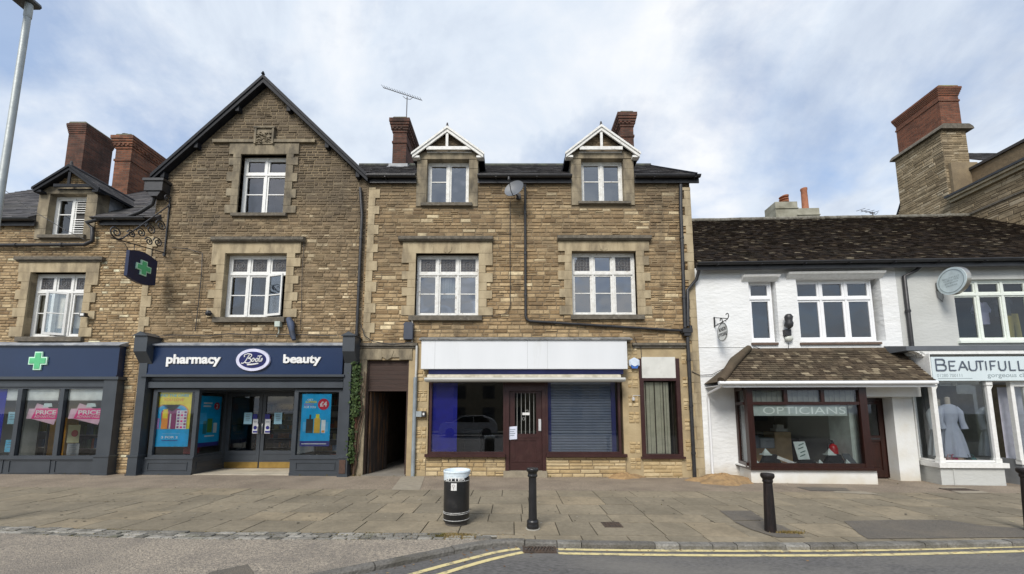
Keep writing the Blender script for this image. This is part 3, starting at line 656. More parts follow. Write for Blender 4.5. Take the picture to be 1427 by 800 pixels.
BLK = mat('glossy_black_bollard_paint', (.012, .012, .013), .32, (.02, .02, .022), 6, .15, 30)
BLKB = mat('weathered_black_bollard_paint', (.010, .009, .010), .5, (.018, .013, .012), 9, .4, 30, spec=.3, dirt=(.05, .03, .025), dscale=4, dpos=(.5, .7), damt=.4, stretch=(3, 3, .6))
bx_, by_ = Dg(742.5, 737)
b = thing('bollard', 'straight glossy black bollard with collared cap, between litter bin and drain', 'bollard', (bx_, by_, g(bx_)), 'bollards along the kerb')
zt = EYE + ray(742, 652)[1] * by_ - g(bx_); c = (bx_, by_, g(bx_))
q = MB(); q.lathe([(.098, 0), (.098, .012)], c, 28); q.build('footing', mat('pale_mortar', (.4, .38, .33), .9), b)
q = MB(); q.lathe([(.082, .01), (.086, .03), (.086, .06), (.08, .075), (.083, .09), (.08, .115), (.068, .125)], c, 28); q.build('base', BLK, b)
q = MB(); q.lathe([(.060, .125), (.056, .3), (.054, zt - .12)], c, 28, rib=.0); q.build('shaft', BLK, b)
q = MB(); q.lathe([(.06, zt - .125), (.07, zt - .115), (.07, zt - .1), (.064, zt - .09), (.066, zt - .055), (.083, zt - .045), (.084, zt - .012), (.078, zt - .003), (.03, zt)], c, 28); q.build('cap', BLK, b)
def fluted(u, vb, ut, vt, label, sc=1.0):
    x, y = Dg(u, vb); z0 = g(x); zt = EYE + ray(ut, vt)[1] * y - z0; xt = ray(ut, vt)[0] * y; ln = ((xt - x) / zt, 0); c = (x, y, z0)
    t = thing('bollard', label, 'bollard', c, 'bollards along the kerb')
    at = lambda z: (x + ln[0] * z, y, z0)
    q = MB(); q.lathe([(.086 * sc, -.01), (.082 * sc, .1), (.074 * sc, zt * .5), (.064 * sc, zt - .13)], c, 60, lean=ln, rib=.035, ribn=12); q.build('shaft', BLKB, t)
    q = MB(); q.lathe([(.066 * sc, zt - .135), (.078 * sc, zt - .12), (.078 * sc, zt - .1), (.072 * sc, zt - .09), (.098 * sc, zt - .06), (.104 * sc, zt - .05), (.104 * sc, zt - .018), (.094 * sc, zt - .006), (.02, zt)], at(zt - .135), 8 if False else 24, lean=ln); q.build('cap', BLKB, t)
fluted(1074, 741, 1069, 659, 'leaning fluted dark bollard in the tarmac in front of the opticians', .82)
fluted(1440, 741, 1429, 652, 'dark bollard cut off by the right edge, in front of the dress shop', .9)

# litter bin
BINB = mat('black_bin_plastic', (.012, .013, .014), .35, (.02, .02, .022), 5, .15, 20, dirt=(.05, .05, .05), dscale=5, dpos=(.58, .7), damt=.5)
BAG = mat('pale_bin_liner', (.62, .70, .74), .35, (.56, .64, .69), 10, .5, 18)
SILV = mat('silver_bin_band', (.5, .5, .48), .4, (.25, .25, .24), 30, .1, 40)
WHT = mat('white_sticker', (.78, .78, .76), .5); WHTL = mat('white_lettering', (.82, .82, .8), .45)
x, y = Dg(635, 731); ppm = 540 / (y * 1.03); r_ = 17.2 / ppm; zt = EYE + ray(636, 655)[1] * y - g(x); c = (x, y + .05, g(x)); y = c[1]
lb = thing('litter_bin', 'black round litter bin with pale liner folded over its rim', 'litter bin', c)
q = MB(); q.lathe([(r_ * .82, 0), (r_ * .84, .045)], c, 32); q.build('plinth', mat('bin_concrete_foot', (.1, .09, .08), .9), lb)
body = [(r_ * .95, .045), (r_ * .98, .06), (r_ * .98, zt - .11)]
q = MB(); q.lathe(body, c, 40); bb = q.build('body', BINB, lb)
for zz in (.075, .16, .18, zt - .15):
    q = MB(); q.lathe([(r_ * .98, zz), (r_ * 1.0, zz + .002), (r_ * 1.0, zz + .008), (r_ * .98, zz + .01)], c, 40); q.build('band', SILV, bb)
q = MB(); n = 40; vs = []
prof = [(.86, -.10, 0), (.97, -.012, 0), (1.0, 0, 0), (1.045, -.012, 0), (1.05, -.03, 0), (1.02, -.036, 0), (1.025, -.042, 0), (1.0, -.10, 1)]
for pr, dz, w_ in prof:
    for j in range(n):
        th = 2 * math.pi * j / n; wob = w_ * (.012 * math.sin(th * 3 + 1) + .028 * math.cos(th - .4)) ; vs.append((c[0] + r_ * pr * math.cos(th) * (1 + .01 * math.sin(7 * th)), c[1] + r_ * pr * math.sin(th) * (1 + .01 * math.sin(5 * th)), c[2] + zt + dz + wob))
q.add(vs, [(i * n + j, i * n + (j + 1) % n, (i + 1) * n + (j + 1) % n, (i + 1) * n + j) for i in range(len(prof) - 1) for j in range(n)], 0, .5, True)
q.add([(p[0], p[1], p[2]) for p in vs[:n]], [tuple(range(n))]); q.build('bin_liner', BAG, lb)
rr_ = r_ * 1.0
cyl = lambda a, d, z: (c[0] + (rr_ + d) * math.sin(a / rr_), c[1] - (rr_ + d) * math.cos(a / rr_), z)
text('LITTER', 'lettering', -.15, .15, c[2] + zt - .135, c[2] + zt - .088, cyl, WHTL, bb, .004, .015)
q = MB()
for i in range(4):
    a0, a1 = -.035 - .02 + i * .02, -.035 + i * .02; q.quad(cyl(a0, .003, c[2] + zt - .265), cyl(a1, .003, c[2] + zt - .265), cyl(a1, .003, c[2] + zt - .165), cyl(a0, .003, c[2] + zt - .165))
q.build('sticker', WHT, bb)
q = MB(); q.tube([cyl(-.02 + .018 * math.cos(k * .6), .005, c[2] + zt - .2 + .016 * math.sin(k * .6)) for k in range(11)], .0025, 4); q.tube([cyl(-.022, .005, c[2] + zt - .22), cyl(-.015, .005, c[2] + zt - .25)], .003, 4); q.build('sticker_print', mat('sticker_print_grey', (.25, .2, .2), .6), bb)

# lamp post far left
GALV = mat('galvanised_steel', (.42, .45, .44), .5, (.34, .37, .37), 6, .15, 20, metal=.3)
D_ = 5.5; x0_ = ray(22, 130)[0] * D_; zt = EYE + ray(46, 5)[1] * D_
lp = thing('street_lamp', 'tall tapering galvanised lamp post with flat head at the left edge', 'street lamp', (x0_, D_, g(x0_)))
q = MB(); q.lathe([(.08, 0), (.075, 1.2), (.073, 1.25), (.046, 1.35), (.040, zt - .25)], (x0_, D_, g(x0_)), 20); q.build('pole', GALV, lp)
q = MB(); q.lathe([(.042, zt - .25), (.046, zt - .24), (.046, zt - .02), (.04, zt)], (x0_, D_, 0), 20); q.build('collar', GALV, lp)
q = MB(); q.prism([(-.22, zt + .01), (-.20, zt - .01), (.06, zt - .01), (.09, zt + .02), (.07, zt + .07), (-.15, zt + .1), (-.22, zt + .06)], -.5, .09, 0, .5, lambda a, yy, z: (x0_ + a, D_ + yy, z)); q.build('lamp_head', mat('dark_lamp_head', (.06, .065, .07), .5), lp)

# fallen leaves, moss, sand
LEAF = tintmat('dry_leaves', [(0, (.10, .05, .02)), (.4, (.2, .10, .04)), (.8, (.34, .2, .08)), (1, (.55, .5, .3))], nscale=30, namt=.3)
q = MB(); rl = random.Random(5)
def leaf(x, y, z, s, t):
    a = rl.uniform(0, 6.28); tx, ty = rl.uniform(-.6, .6), rl.uniform(-.6, .6); pts = [(-1, 0), (-.3, .45), (.5, .4), (1, 0), (.4, -.45), (-.4, -.4)]
    q.add([(x + s * (px * math.cos(a) - py * math.sin(a)), y + s * (px * math.sin(a) + py * math.cos(a)), z + .004 + s * abs(.35 * px * tx + .35 * py * ty)) for px, py in pts], [(0, 1, 2, 3), (0, 3, 4, 5)], 0, t)
for i in range(520):
    k = rl.randrange(len(KO) - 1); p = KO[k]
    if not (-2.6 < p[0] < 11): continue
    if p[0] > .4 and rl.random() < .55: continue
    o = offset(KO[max(k - 1, 0):k + 2], -rl.expovariate(12) - .02)[1 if k > 0 else 0]
    leaf(o[0], o[1], g(o[0]) + RD, rl.uniform(.008, .022), rl.random())
for i in range(60): x_ = rl.uniform(-1.6, .2); y_ = ynear(x_) + rl.uniform(0, .35); leaf(x_, y_, g(x_) + .004, rl.uniform(.006, .014), rl.random())
for i in range(26): x_ = rl.uniform(-9, 10); y_ = rl.uniform(5.7, 9.6); leaf(x_, y_, g(x_), rl.uniform(.008, .02), rl.uniform(.5, 1))
for x_, y_, s_, t_ in [(*Dr(787, 759), .04, 1), (*Dr(1362, 754), .045, .95), (*Dg(1305, 719), .02, 1), (*Dg(1410, 727), .03, 1), (*Dr(712, 760), .02, 1)]: leaf(x_, y_, g(x_) + (RD if y_ < 5.4 else 0), s_, t_)
tag(q.build('fallen_leaves', LEAF), 'dry brown leaves scattered in the gutter along the kerb', 'leaves', kind='stuff')
MOSS = tintmat('dry_moss_and_grass', [(0, (.07, .07, .015)), (.4, (.13, .11, .03)), (.75, (.24, .16, .06)), (1, (.32, .25, .11))], nscale=20, namt=.4)
q = MB()
for i in range(2600):
    th = rl.uniform(0, 6.28); rr = math.sqrt(rl.random()); x_ = Dg(628, 745)[0] + rr * math.cos(th) * .42; y_ = Dg(628, 747)[1] + rr * math.sin(th) * .14
    s_ = rl.uniform(.006, .016); a = rl.uniform(0, 6.28); h_ = rl.uniform(.008, .03) * (1.1 - rr); tt = min(1, max(0, rl.gauss(.25 if x_ < Dg(620, 745)[0] else .7, .2)))
    q.add([(x_, y_, g(x_)), (x_ + s_ * math.cos(a), y_ + s_ * math.sin(a), g(x_)), (x_ + s_ * .5 * math.cos(a) + rl.uniform(-.01, .01), y_ + s_ * .5 * math.sin(a) + rl.uniform(-.01, .01), g(x_) + h_)], [(0, 1, 2)], 0, tt)
for i in range(500):
    cx_, cy_ = Dg(1100, 743); x_ = cx_ + rl.gauss(0, .09); y_ = cy_ + rl.gauss(0, .025); a = rl.uniform(0, 6.28); s_ = .012
    q.add([(x_, y_, g(x_)), (x_ + s_ * math.cos(a), y_ + s_ * math.sin(a), g(x_)), (x_ + rl.uniform(-.02, .02), y_ + rl.uniform(-.02, .02), g(x_) + rl.uniform(.01, .04))], [(0, 1, 2)], 0, rl.uniform(.3, 1))
for i in range(900):   # tufts between the setts
    x_ = rl.uniform(-8, -.4); x_ = x_ if rl.random() < .5 else rl.choice([-3.6, -1.7, -2.2, -5.4, -1.0]) + rl.gauss(0, .22); y_ = ynear(x_) + rl.choice([0, .33, .66, 1]) * (yfar(x_) - ynear(x_)) + rl.gauss(0, .006)
    a = rl.uniform(0, 6.28); s_ = rl.uniform(.008, .016); q.add([(x_, y_, g(x_) - .002), (x_ + s_ * math.cos(a), y_ + s_ * math.sin(a), g(x_) - .002), (x_ + rl.uniform(-.01, .01), y_ + rl.uniform(-.01, .01), g(x_) + rl.uniform(.004, .014))], [(0, 1, 2)], 0, rl.uniform(0, .5))
tag(q.build('moss', MOSS), 'dry moss and grass growing on the setts by the litter bin', 'moss', kind='stuff')
q = MB()
def tuft(x_, y_, z_, n_, s0):
    for k in range(n_):
        a = rl.uniform(0, 6.28); s_ = rl.uniform(.5, 1) * s0; l_ = rl.uniform(.2, .7); w_ = s_ * .12
        q.add([(x_ - w_, y_, z_), (x_ + w_, y_, z_), (x_ + s_ * l_ * math.cos(a), y_ + s_ * l_ * math.sin(a), z_ + s_)], [(0, 1, 2)], 0, rl.uniform(0, .55))
for x_, y_ in [(rl.uniform(-12, 4.6), 9.86) for _ in range(26)] + [(rl.uniform(-4.1, -3.7), 9.85) for _ in range(6)] + [(rl.uniform(4.9, 9), 9.2) for _ in range(5)] + [(rl.choice([-7.2, -3.1, 2.2, 5.4, -10.3]) + rl.gauss(0, .5), rl.choice([8.24, 7.62, 7.02]) + rl.gauss(0, .01)) for _ in range(26)]:
    if -8.3 < x_ < -5.7 and y_ > 9: continue
    tuft(x_, y_, g(x_), rl.randint(4, 12), rl.uniform(.02, .07) * (1 if y_ > 9 else .45))
tag(q.build('weeds', MOSS), 'small green weeds in the joints of the paving and along the wall bases', 'weeds', kind='stuff')
SAND = mat('orange_sand', (.36, .235, .11), .95, (.26, .165, .08), 14, .9, 50, dirt=(.17, .125, .075), dscale=2.5, dpos=(.45, .65), damt=.7)
def heap(px, py, rx_, ry_, h_, label, amp=.5):
    q = MB(); n, k = 40, 12; x0_, y0_ = Dg(px, py); vs = []
    for i in range(k + 1):
        for j in range(n):
            th = 2 * math.pi * j / n; r0 = i / k * (1 + .18 * math.sin(3 * th + px) + .1 * math.sin(7 * th)); hh = h_ * max(0, (1 - (i / k) ** 1.4)) * (1 + amp * math.sin(th * 4 + i) * .4) + rl.uniform(-.006, .006) * (i < k)
            vs.append((x0_ + rx_ * r0 * math.cos(th), y0_ + ry_ * r0 * math.sin(th), g(x0_) + hh - (.006 if i == k else 0)))
    q.add(vs, [(i * n + j, i * n + (j + 1) % n, (i + 1) * n + (j + 1) % n, (i + 1) * n + j) for i in range(k) for j in range(n)], 0, .5, True)
    return tag(q.build('sand_heap', SAND), label, 'sand')
heap(868, 665, .5, .26, .12, 'small heap of orange sand against the wall between empty shop and narrow window')
heap(1006, 671, .8, .45, .17, 'wider heap of orange sand at the foot of the white wall')
# ================================================================== BUILDINGS
fm = FRONT(10)
def gutter(b, x0, x1, y, z, r=.06, m=None, name='gutter', board=True):
    q = MB(); n = 8; prof = [(y + r * math.cos(math.pi + math.pi * k / n), z + r * math.sin(math.pi + math.pi * k / n)) for k in range(n + 1)]
    vs = [(xx, a, c_) for xx in (x0, x1) for a, c_ in prof]; q.add(vs, [(k, k + 1, n + 2 + k, n + 1 + k) for k in range(n)], 0, .5, True)
    q.add(vs[:n + 1], [tuple(range(n + 1))]); q.add(vs[n + 1:], [tuple(range(n + 1))])
    q.box(x0, x1, y - r - .006, y - r + .006, z - .012, z + .008); q.box(x0, x1, y + r, y + r + .02, z - .02, z + .01)
    if board: q.box(x0, x1, y + r + .02, y + r + .05, z - .16, z + .03)
    x = x0 + .5
    while x < x1: q.box(x - .012, x + .012, y - r - .01, y + r + .02, z - r - .02, z - r); x += 1.1
    return q.build(name, m or BLACK, b)
def pipe(b, pts, r=.036, m=None, name='downpipe', clips=True):
    q = MB(); q.tube(pts, r, 10)
    for a, c_ in zip(pts, pts[1:]):
        a, c_ = Vector(a), Vector(c_); Ln = (c_ - a).length; k = int(Ln / 1.1)
        for i in range(k):
            p = a + (c_ - a) * (i + .5) / k; d = (c_ - a).normalized(); q.tube([p - d * .03, p + d * .03], r * 1.28, 10); q.bar(p, p + Vector((0, .06, 0)), .03, .03) if clips else 0
    return q.build(name, m or BLACK, b)
def chimney(b, x0, x1, y0, y1, z0, z1, m=None, corbel=(.35, .06), pots=(), band=None, name='chimney', cap=CAP, dentil=True):
    q = MB(); ch, co = corbel; zc = z1 - ch
    q.box(x0, x1, y0, y1, z0, zc)
    n = 4; cur = zc
    for i in range(n):
        hh = ch * .16; o = co * (i + 1) / n; q.box(x0 - o, x1 + o, y0 - o, y1 + o, cur, cur + hh); cur += hh
        if dentil and i == 1:
            o2 = o + .022
            for k in range(int((x1 - x0 + 2 * o) / .15)): xx = x0 - o + .02 + k * .15; q.box(xx, xx + .07, y0 - o2, y0 - o + .01, cur - .06, cur + .002)
            for k in range(int((y1 - y0 + 2 * o) / .15)):
                yy = y0 - o + .02 + k * .15; q.box(x0 - o2, x0 - o + .01, yy, yy + .07, cur - .06, cur + .002); q.box(x1 + o - .01, x1 + o2, yy, yy + .07, cur - .06, cur + .002)
    q.box(x0 - co * 1.2, x1 + co * 1.2, y0 - co * 1.2, y1 + co * 1.2, cur, z1 - .06)
    if band is not None: q.box(x0 - .025, x1 + .025, y0 - .025, y1 + .025, band, band + .075)
    f = q.build(name, m or BRICK, b); q = MB(); c_ = co * .6
    q.prism([(x0 - c_, z1 - .06), (x1 + c_, z1 - .06), (x1 - .02, z1 + .02), (x0 + .02, z1 + .02)], y0 - c_, y1 + c_); q.build('chimney_cap', cap, f)
    q = MB(); q.box(x0 - .05, x1 + .05, y0 - .05, y0 - .002, z0 + .0, z0 + .22) if False else None
    for (px_, py_, r_, h_) in pots:
        q = MB(); q.lathe([(r_ * .95, z1 + .01), (r_, z1 + .05), (r_ * .86, z1 + h_ * .6), (r_ * .8, z1 + h_ * .86), (r_ * .98, z1 + h_ * .9), (r_ * .98, z1 + h_), (r_ * .7, z1 + h_)], (px_, py_, 0), 18); q.build('chimney_pot', TERRA, f)
    return f
def dormer(b, x0, x1, zb, hole, apex, fl, fr, D, yend, bargem, wallm, stonem, tie=None, barge=.10, over=.15, king=True, slate=None, cheek=None, side_y=None, win=None, rnd=R):
    """stone fronted dormer: front, gable stonework, cheeks, roof slabs, bargeboards"""
    d = MB(); mp = FRONT(D); ax, az = apex; zt = hole[3] + .2
    # front as dressed blocks round the opening
    hx0, hx1, hz0, hz1 = hole
    for side in (0, 1):
        a, c_ = (x0, hx0) if side == 0 else (hx1, x1); z = zb; k = 0
        while z < hz1 - .03:
            hh = min(rnd.uniform(.3, .42), hz1 - z); hh = hz1 - z if hz1 - z - hh < .15 else hh
            bx(d, a, c_, z + .003, z + hh - .003, -.28, .03 + rnd.uniform(-.004, .004), mp, 0, .5); z += hh
    if hz0 > zb + .02: bx(d, hx0, hx1, zb, hz0 - .003, -.28, .026, mp, 0)
    bx(d, x0 - .004, x1 + .004, hz1, zt, -.28, .045, mp, 0)
    tri = [(x0, zt), (x1, zt), (min(x1, ax + (x1 - ax)), zt)]
    def span(z): t = (z - zt) / (az - zt); return (x0 + (ax - x0) * t + .02, x1 + (ax - x1) * t - .02)
    d.prism([(x0, zt), (x1, zt), (ax, az - .02)], D, D + .25, 2)
    stones(d, span, zt, az - .1, mp, h=(.06, .09), l=(.12, .3), m=1, rnd=rnd)
    f = d.build('dormer', [wallm, stonem, MORTAR], b)
    # cheeks
    q = MB(); sy = side_y or yend
    q.box(x0 + .01, x0 + .1, D + .28, sy, zb + .2, fl[1] + .02); q.box(x1 - .1, x1 - .01, D + .28, sy, zb + .2, fr[1] + .02); q.build_split('dormer_cheek', cheek or LEAD, f, [(x0 + x1) / 2])
    # roof slopes
    th = .05; q = MB()
    for ft in (fl, fr):
        q.prism([(ax, az), (ft[0], ft[1]), (ft[0], ft[1] - th), (ax, az - th)], D - over + .02, yend)
    f2 = q.build('dormer_roof', [slate or BLACKT], f)
    q = MB()
    for ft, sg in ((fl, 1), (fr, -1)):
        O = Vector((ft[0], D - over + .02, ft[1] + .003)); S_ = Vector((ax - ft[0], 0, az - ft[1])); Lr = S_.length
        if sg > 0: roofing(q, O + Vector((0, yend - D + over - .02, 0)), (0, -1, 0), S_, yend - D + over - .02, Lr, .22, .17, .007, 1, 0, rnd=rnd, rough=.1)
        else: roofing(q, O, (0, 1, 0), S_, yend - D + over - .02, Lr, .22, .17, .007, 1, 0, rnd=rnd, rough=.1)
    q.build('slating', [SLATE, SLATE], f2)
    q = MB(); q.tube([(ax, D - over, az + .01), (ax, yend, az + .01)], .05, 8); q.tube([(ax, D - over + .02, az), (ax, D - over + .02, az + .15)], [.05, .02], 6); q.build('ridge_tile', SLATE, f)
    q = MB(); y0, y1 = D - over - .02, D - over + .02
    for ft, sg in ((fl, -1), (fr, 1)):
        dx_, dz_ = ft[0] - ax, ft[1] - az; Ln = math.hypot(dx_, dz_); nx_, nz_ = -abs(dz_) / Ln * sg * 0, 1
        q.prism([(ax, az + .01), (ft[0], ft[1] + .01), (ft[0] - sg * .02, ft[1] - barge * .9), (ax, az - barge * 1.35)], y0, y1)
        q.prism([(ax, az + .03), (ft[0] + sg * .02, ft[1] + .03), (ft[0] + sg * .02, ft[1] - .03), (ax, az - .04)], y0 - .025, y0)
        q.box(min(ft[0] - sg * .0, ft[0] - sg * .2), max(ft[0], ft[0] - sg * .2), y0 + .02, D + .01, ft[1] - barge * .85, ft[1] - barge * .3)
    if tie: q.box(tie[0], tie[1], D - over + .0, D - over + .035, tie[2], tie[3])
    if tie: q.box(tie[0] - .0, tie[1] + .0, D - .06, D - .03, tie[2] - .03, tie[2])
    if king: q.box(ax - .035, ax + .035, D - over + .005, D - over + .03, tie[3] - .01 if tie else zt, az - .1)
    q.build('bargeboard', bargem, f)
    return f
def fascia_panel(b, x0, x1, z0, z1, y0, y1, m, name='fascia'):
    q = MB(); q.box(x0, x1, y0, y1, z0, z1); q.box(x0, x1, y0 - .018, y0, z0, z0 + .035); q.box(x0, x1, y0 - .018, y0, z1 - .03, z1)
    return q.build(name, m, b)
def main_roof(b, x0, x1, y0, z0, yr, zr, gaps=(), tw=.3, tl=.2, th=.009, mats=None, rough=.12, name='roof', bright=False):
    q = MB(); segs = [(x0, x1)]
    for ga, gb_ in gaps: segs = sub(segs, ga, gb_)
    sl = (zr - z0) / (yr - y0)
    def seg(a, c_, ys):
        zs_ = z0 + sl * (ys - y0); v_ = Vector((0, yr - ys, zr - zs_)); roofing(q, (a, ys, zs_), (1, 0, 0), v_, c_ - a, v_.length, tw, tl, th, 1, 0, rough=rough)
        q.prism([(ys, zs_ - .01), (yr, zr - .02), (yr + 4, zs_ - .01)], a, c_, 0, .5, lambda p, y, zz: (y, p, zz))
    for a, c_ in segs: seg(a, c_, y0)
    for ga, gb_ in gaps: seg(ga, gb_, 10.36)
    return q.build(name, mats or [SLATE, SLATE], b)
def pz(v, D): return P(713, v, D)[1]
def px_(u, v, D): return P(u, v, D)[0]

# ---------------------------------------------------------------- 1  building at the far left
XLG = -9.70; XGC = -3.96; XCR = 4.86
lb1 = thing('terraced_building', 'golden stone building at far left with louvred dormer and navy shopfront bearing a green cross', 'building', (-13, 10, g(-13)))
zE1 = pz(309, 10); W1 = Rc(39, 380, 117, 469.6, 10); SH1 = (-17, px_(150, 590, 10), .3, pz(533, 10)); DW1 = Rc(68, 271, 120, 328, 10)
q = MB(); X0 = -17.5; holes = [W1, SH1]
backing(q, X0, XLG, -.5, zE1, fm, .3, holes + [(DW1[0] - .25, DW1[1] + .25, DW1[2] - .12, zE1)])
stones(q, lambda z: (X0, XLG), -.1, zE1, fm, holes + [(DW1[0] - .25, DW1[1] + .25, DW1[2] - .12, zE1)])
q.build('wall', [MORTAR, STONE_L], lb1)
q = MB(); blocks_surround(q, *W1, pz(362, 10) - W1[3], fm); q.build('window_surround', ASH, lb1)
q = MB(); a = Rc(20, 357.5, 143, 362, 9.9); q.box(a[0], a[1], 9.88, 10.05, a[2], a[3]); q.box(a[0] + .03, a[1] - .03, 9.92, 10.05, a[2] - .04, a[2]); q.build('drip_mould', SILL, lb1)
f = window(lb1, *W1, 10, 3, pz(407, 10.1), (pz(436, 10.1),), leaded={(1, 0), (1, 1), (1, 2)}, sill=(W1[0] - .12, W1[1] + .12, W1[2] - .13, W1[2]), openlight=(1, 0))
q = MB(); q.box(W1[0] + .08, W1[1] - .08, 10.24, 10.25, W1[2] + .28, W1[3] - .5); q.build('roller_blind', mat('cream_blind', (.72, .66, .55), .8), f)
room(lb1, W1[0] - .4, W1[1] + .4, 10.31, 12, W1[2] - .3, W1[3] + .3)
yend = 12.6
ap = P(98, 231, 9.83); fl = P(47, 263, 9.83); fr = P(139, 262, 9.83)
dm = dormer(lb1, px_(53, 300, 10), px_(135, 300, 10), DW1[2] - .12, DW1, ap, fl, (fr[0], fl[1]), 10, yend, BLACKT, ASHD, STONE_L, tie=(px_(66, 254, 9.7), px_(122, 254, 9.7), pz(256, 9.7), pz(252, 9.7)), over=.17)
f = window(lb1, *DW1, 10, 2, None, (pz(298, 10.1),), sill=(DW1[0] - .14, DW1[1] + .1, DW1[2] - .1, DW1[2]), skip_low=(1,))
q = MB(); xm = (DW1[0] + DW1[1]) / 2 + .05
q.box(xm, DW1[1] - .08, 10.145, 10.155, DW1[2] + .06, DW1[3] - .06, 1)
z = DW1[2] + .1
while z < DW1[3] - .12:
    if abs(z - (DW1[2] + DW1[3]) / 2) > .05: q.prism([(10.10, z), (10.14, z + .035), (10.145, z + .045), (10.105, z + .012)], xm + .0, DW1[1] - .08, 0, .5, lambda p, y, zz: (y, p, zz))
    z += .065
q.build('louvred_shutter', [WTIMB, MATS['dim_room']], f)
room(lb1, DW1[0] - .05, DW1[1] + .05, 10.29, 11.4, DW1[2] - .05, DW1[3] + .1)
# main roof
yr = 13.5; zr = EYE + ray(20, 263)[1] * yr; sl_ = Vector((0, yr - 9.8, zr - (zE1 + .02)))
rf = main_roof(lb1, X0, XLG + .2, 9.8, zE1 + .02, yr, zr, [(px_(53, 300, 10) - .02, px_(135, 300, 10) + .02)])
q = MB(); q.tube([(X0, yr, zr + .02), (XLG, yr, zr + .02)], .08, 8); q.build('ridge_tile', SLATE, rf)
gutter(lb1, X0, px_(48, 310, 9.9), 9.82, zE1 - .0); gutter(lb1, px_(139, 308, 9.9), px_(206, 308, 9.9), 9.82, zE1 + .02)
zz = pz(343, 9.9); pipe(lb1, [(X0, 9.9, zz - .0), (px_(118, 342, 9.9), 9.9, pz(341, 9.9)), (px_(129, 336, 9.9), 9.9, pz(336, 9.9)), (px_(129, 318, 9.9), 9.9, pz(318, 9.9)), (px_(123, 311, 9.9), 9.86, pz(311, 9.9)), (px_(145, 305, 9.9), 9.84, zE1)], .045)
# its two chimneys
c0 = P(93, 180, 13.0); zt = EYE + ray(110, 171)[1] * 13.0
chimney(lb1, px_(94, 200, 13.0), px_(119, 190, 13.0), 13.0, 13.95, 8.6, zt, corbel=(.42, .05), dentil=False)
zt = EYE + ray(170, 189)[1] * 12.5
ch = chimney(lb1, px_(161, 215, 12.5), px_(183, 215, 12.5), 12.5, 13.6, 7.8, zt, m=BRICKO, corbel=(.5, .1), band=zt - .95)
q = MB(); cx_, cy_ = px_(180, 185, 12.8), 12.85; q.lathe([(.12, zt), (.11, zt + .1), (.1, zt + .14), (.2, zt + .17), (.22, zt + .2), (.1, zt + .25)], (cx_, cy_, 0), 16); q.build('chimney_cowl', BLACK, ch)
# shopfront
Df = 9.82; b0 = SH1
sf = fascia_panel(lb1, X0, px_(165, 503, Df), pz(525, Df), pz(482, Df), Df, 10.02, NAVY)
q = MB(); q.box(X0, px_(167, 526, Df) + .02, Df - .06, 10.0, pz(529, Df), pz(525, Df) - .002); q.box(X0, px_(160, 530, Df), 9.87, 10.02, pz(542, 9.87), pz(530, Df)); q.box(X0, px_(158, 534, Df), 9.84, 9.87, pz(539, 9.84), pz(531, 9.84)); q.build('shutter_box', BOOTS, lb1)
q = MB(); q.prism([(10.0, pz(478, 9.8) + .06), (9.76, pz(482, Df) + .02), (9.76, pz(482, Df) + .001), (10.0, pz(482, Df) + .001)], X0, px_(170, 481, Df), 0, .5, lambda p, y, zz: (y, p, zz)); q.build('lead_flashing', LEAD, lb1)
def cross(parent, cx, cz, s, mp, d0=0):
    GR = mat('green_cross', (.10, .50, .22), .4); GW = mat('pale_green_cross_edge', (.55, .85, .66), .4)
    def plus(r, w_, d, m, nm):
        q = MB(); q.prism([(cx - w_, cz + r), (cx + w_, cz + r), (cx + w_, cz + w_), (cx + r, cz + w_), (cx + r, cz - w_), (cx + w_, cz - w_), (cx + w_, cz - r), (cx - w_, cz - r), (cx - w_, cz - w_), (cx - r, cz - w_), (cx - r, cz + w_), (cx - w_, cz + w_)], d, d0, 0, .5, mp); return q.build(nm, m, parent)
    plus(s, s * .42, d0 + .03, GW, 'cross_edge'); plus(s * .86, s * .29, d0 + .04, GR, 'green_cross')
cx_, cz_ = P(54.5, 503, Df); cross(sf, cx_, cz_, .235, FRONT(Df))
def pilaster(b, ut, ub, vt, vb, vbase, wp, D0, m=BOOTS):
    x = (px_(ut, vt, D0) + px_(ub, vb, D0)) / 2; q = MB(); z0, z1, zb = pz(vbase, D0), pz(vt, D0), pz(vb, D0)
    q.box(x - wp / 2, x + wp / 2, D0, 10.0, zb, z1); q.box(x - wp / 2 - .02, x + wp / 2 + .02, D0 - .03, 10.0, z0, zb - .03); q.box(x - wp / 2 - .04, x + wp / 2 + .04, D0 - .05, 10.0, zb - .03, zb + .015)
    q.box(x - wp / 2 - .035, x + wp / 2 + .035, D0 - .045, 10.0, z0 - .1, z0 + .08); return q.build('pilaster', m, b), x
pl1, xp1 = pilaster(lb1, 152, 145, 529, 635, 665, .34, 9.8)
q = MB(); za, zb2 = pz(635, 9.88), pz(542, 9.88); xr_ = xp1 - .17
for (ut, ub) in ((28.5, 19), (86.5, 79)):
    x = (px_(ut, 545, 9.88) + px_(ub, 630, 9.88)) / 2; q.box(x - .055, x + .055, 9.86, 9.96, za, zb2)
q.box(X0, xr_, 9.86, 9.96, za - .05, za); q.box(xr_ - .06, xr_, 9.86, 9.96, za, zb2); q.box(X0, xr_, 9.83, 10, za - .09, za - .05)
x_l = X0
for x in (-15.6, -14.2): q.box(x - .055, x + .055, 9.86, 9.96, za, zb2)
wf = q.build('shop_window', BOOTS, lb1); q = MB(); q.quad((X0, 9.93, za), (xr_, 9.93, za), (xr_, 9.93, zb2), (X0, 9.93, zb2)); q.build('pane', GLASSS, wf)
q = MB(); q.box(X0, xr_, 9.87, 10.02, -.1, za - .09)
xs4 = [X0, px_(4, 650, 9.87), px_(10, 650, 9.87) + .04, px_(70, 650, 9.87), px_(76, 650, 9.87), px_(134, 650, 9.87)]
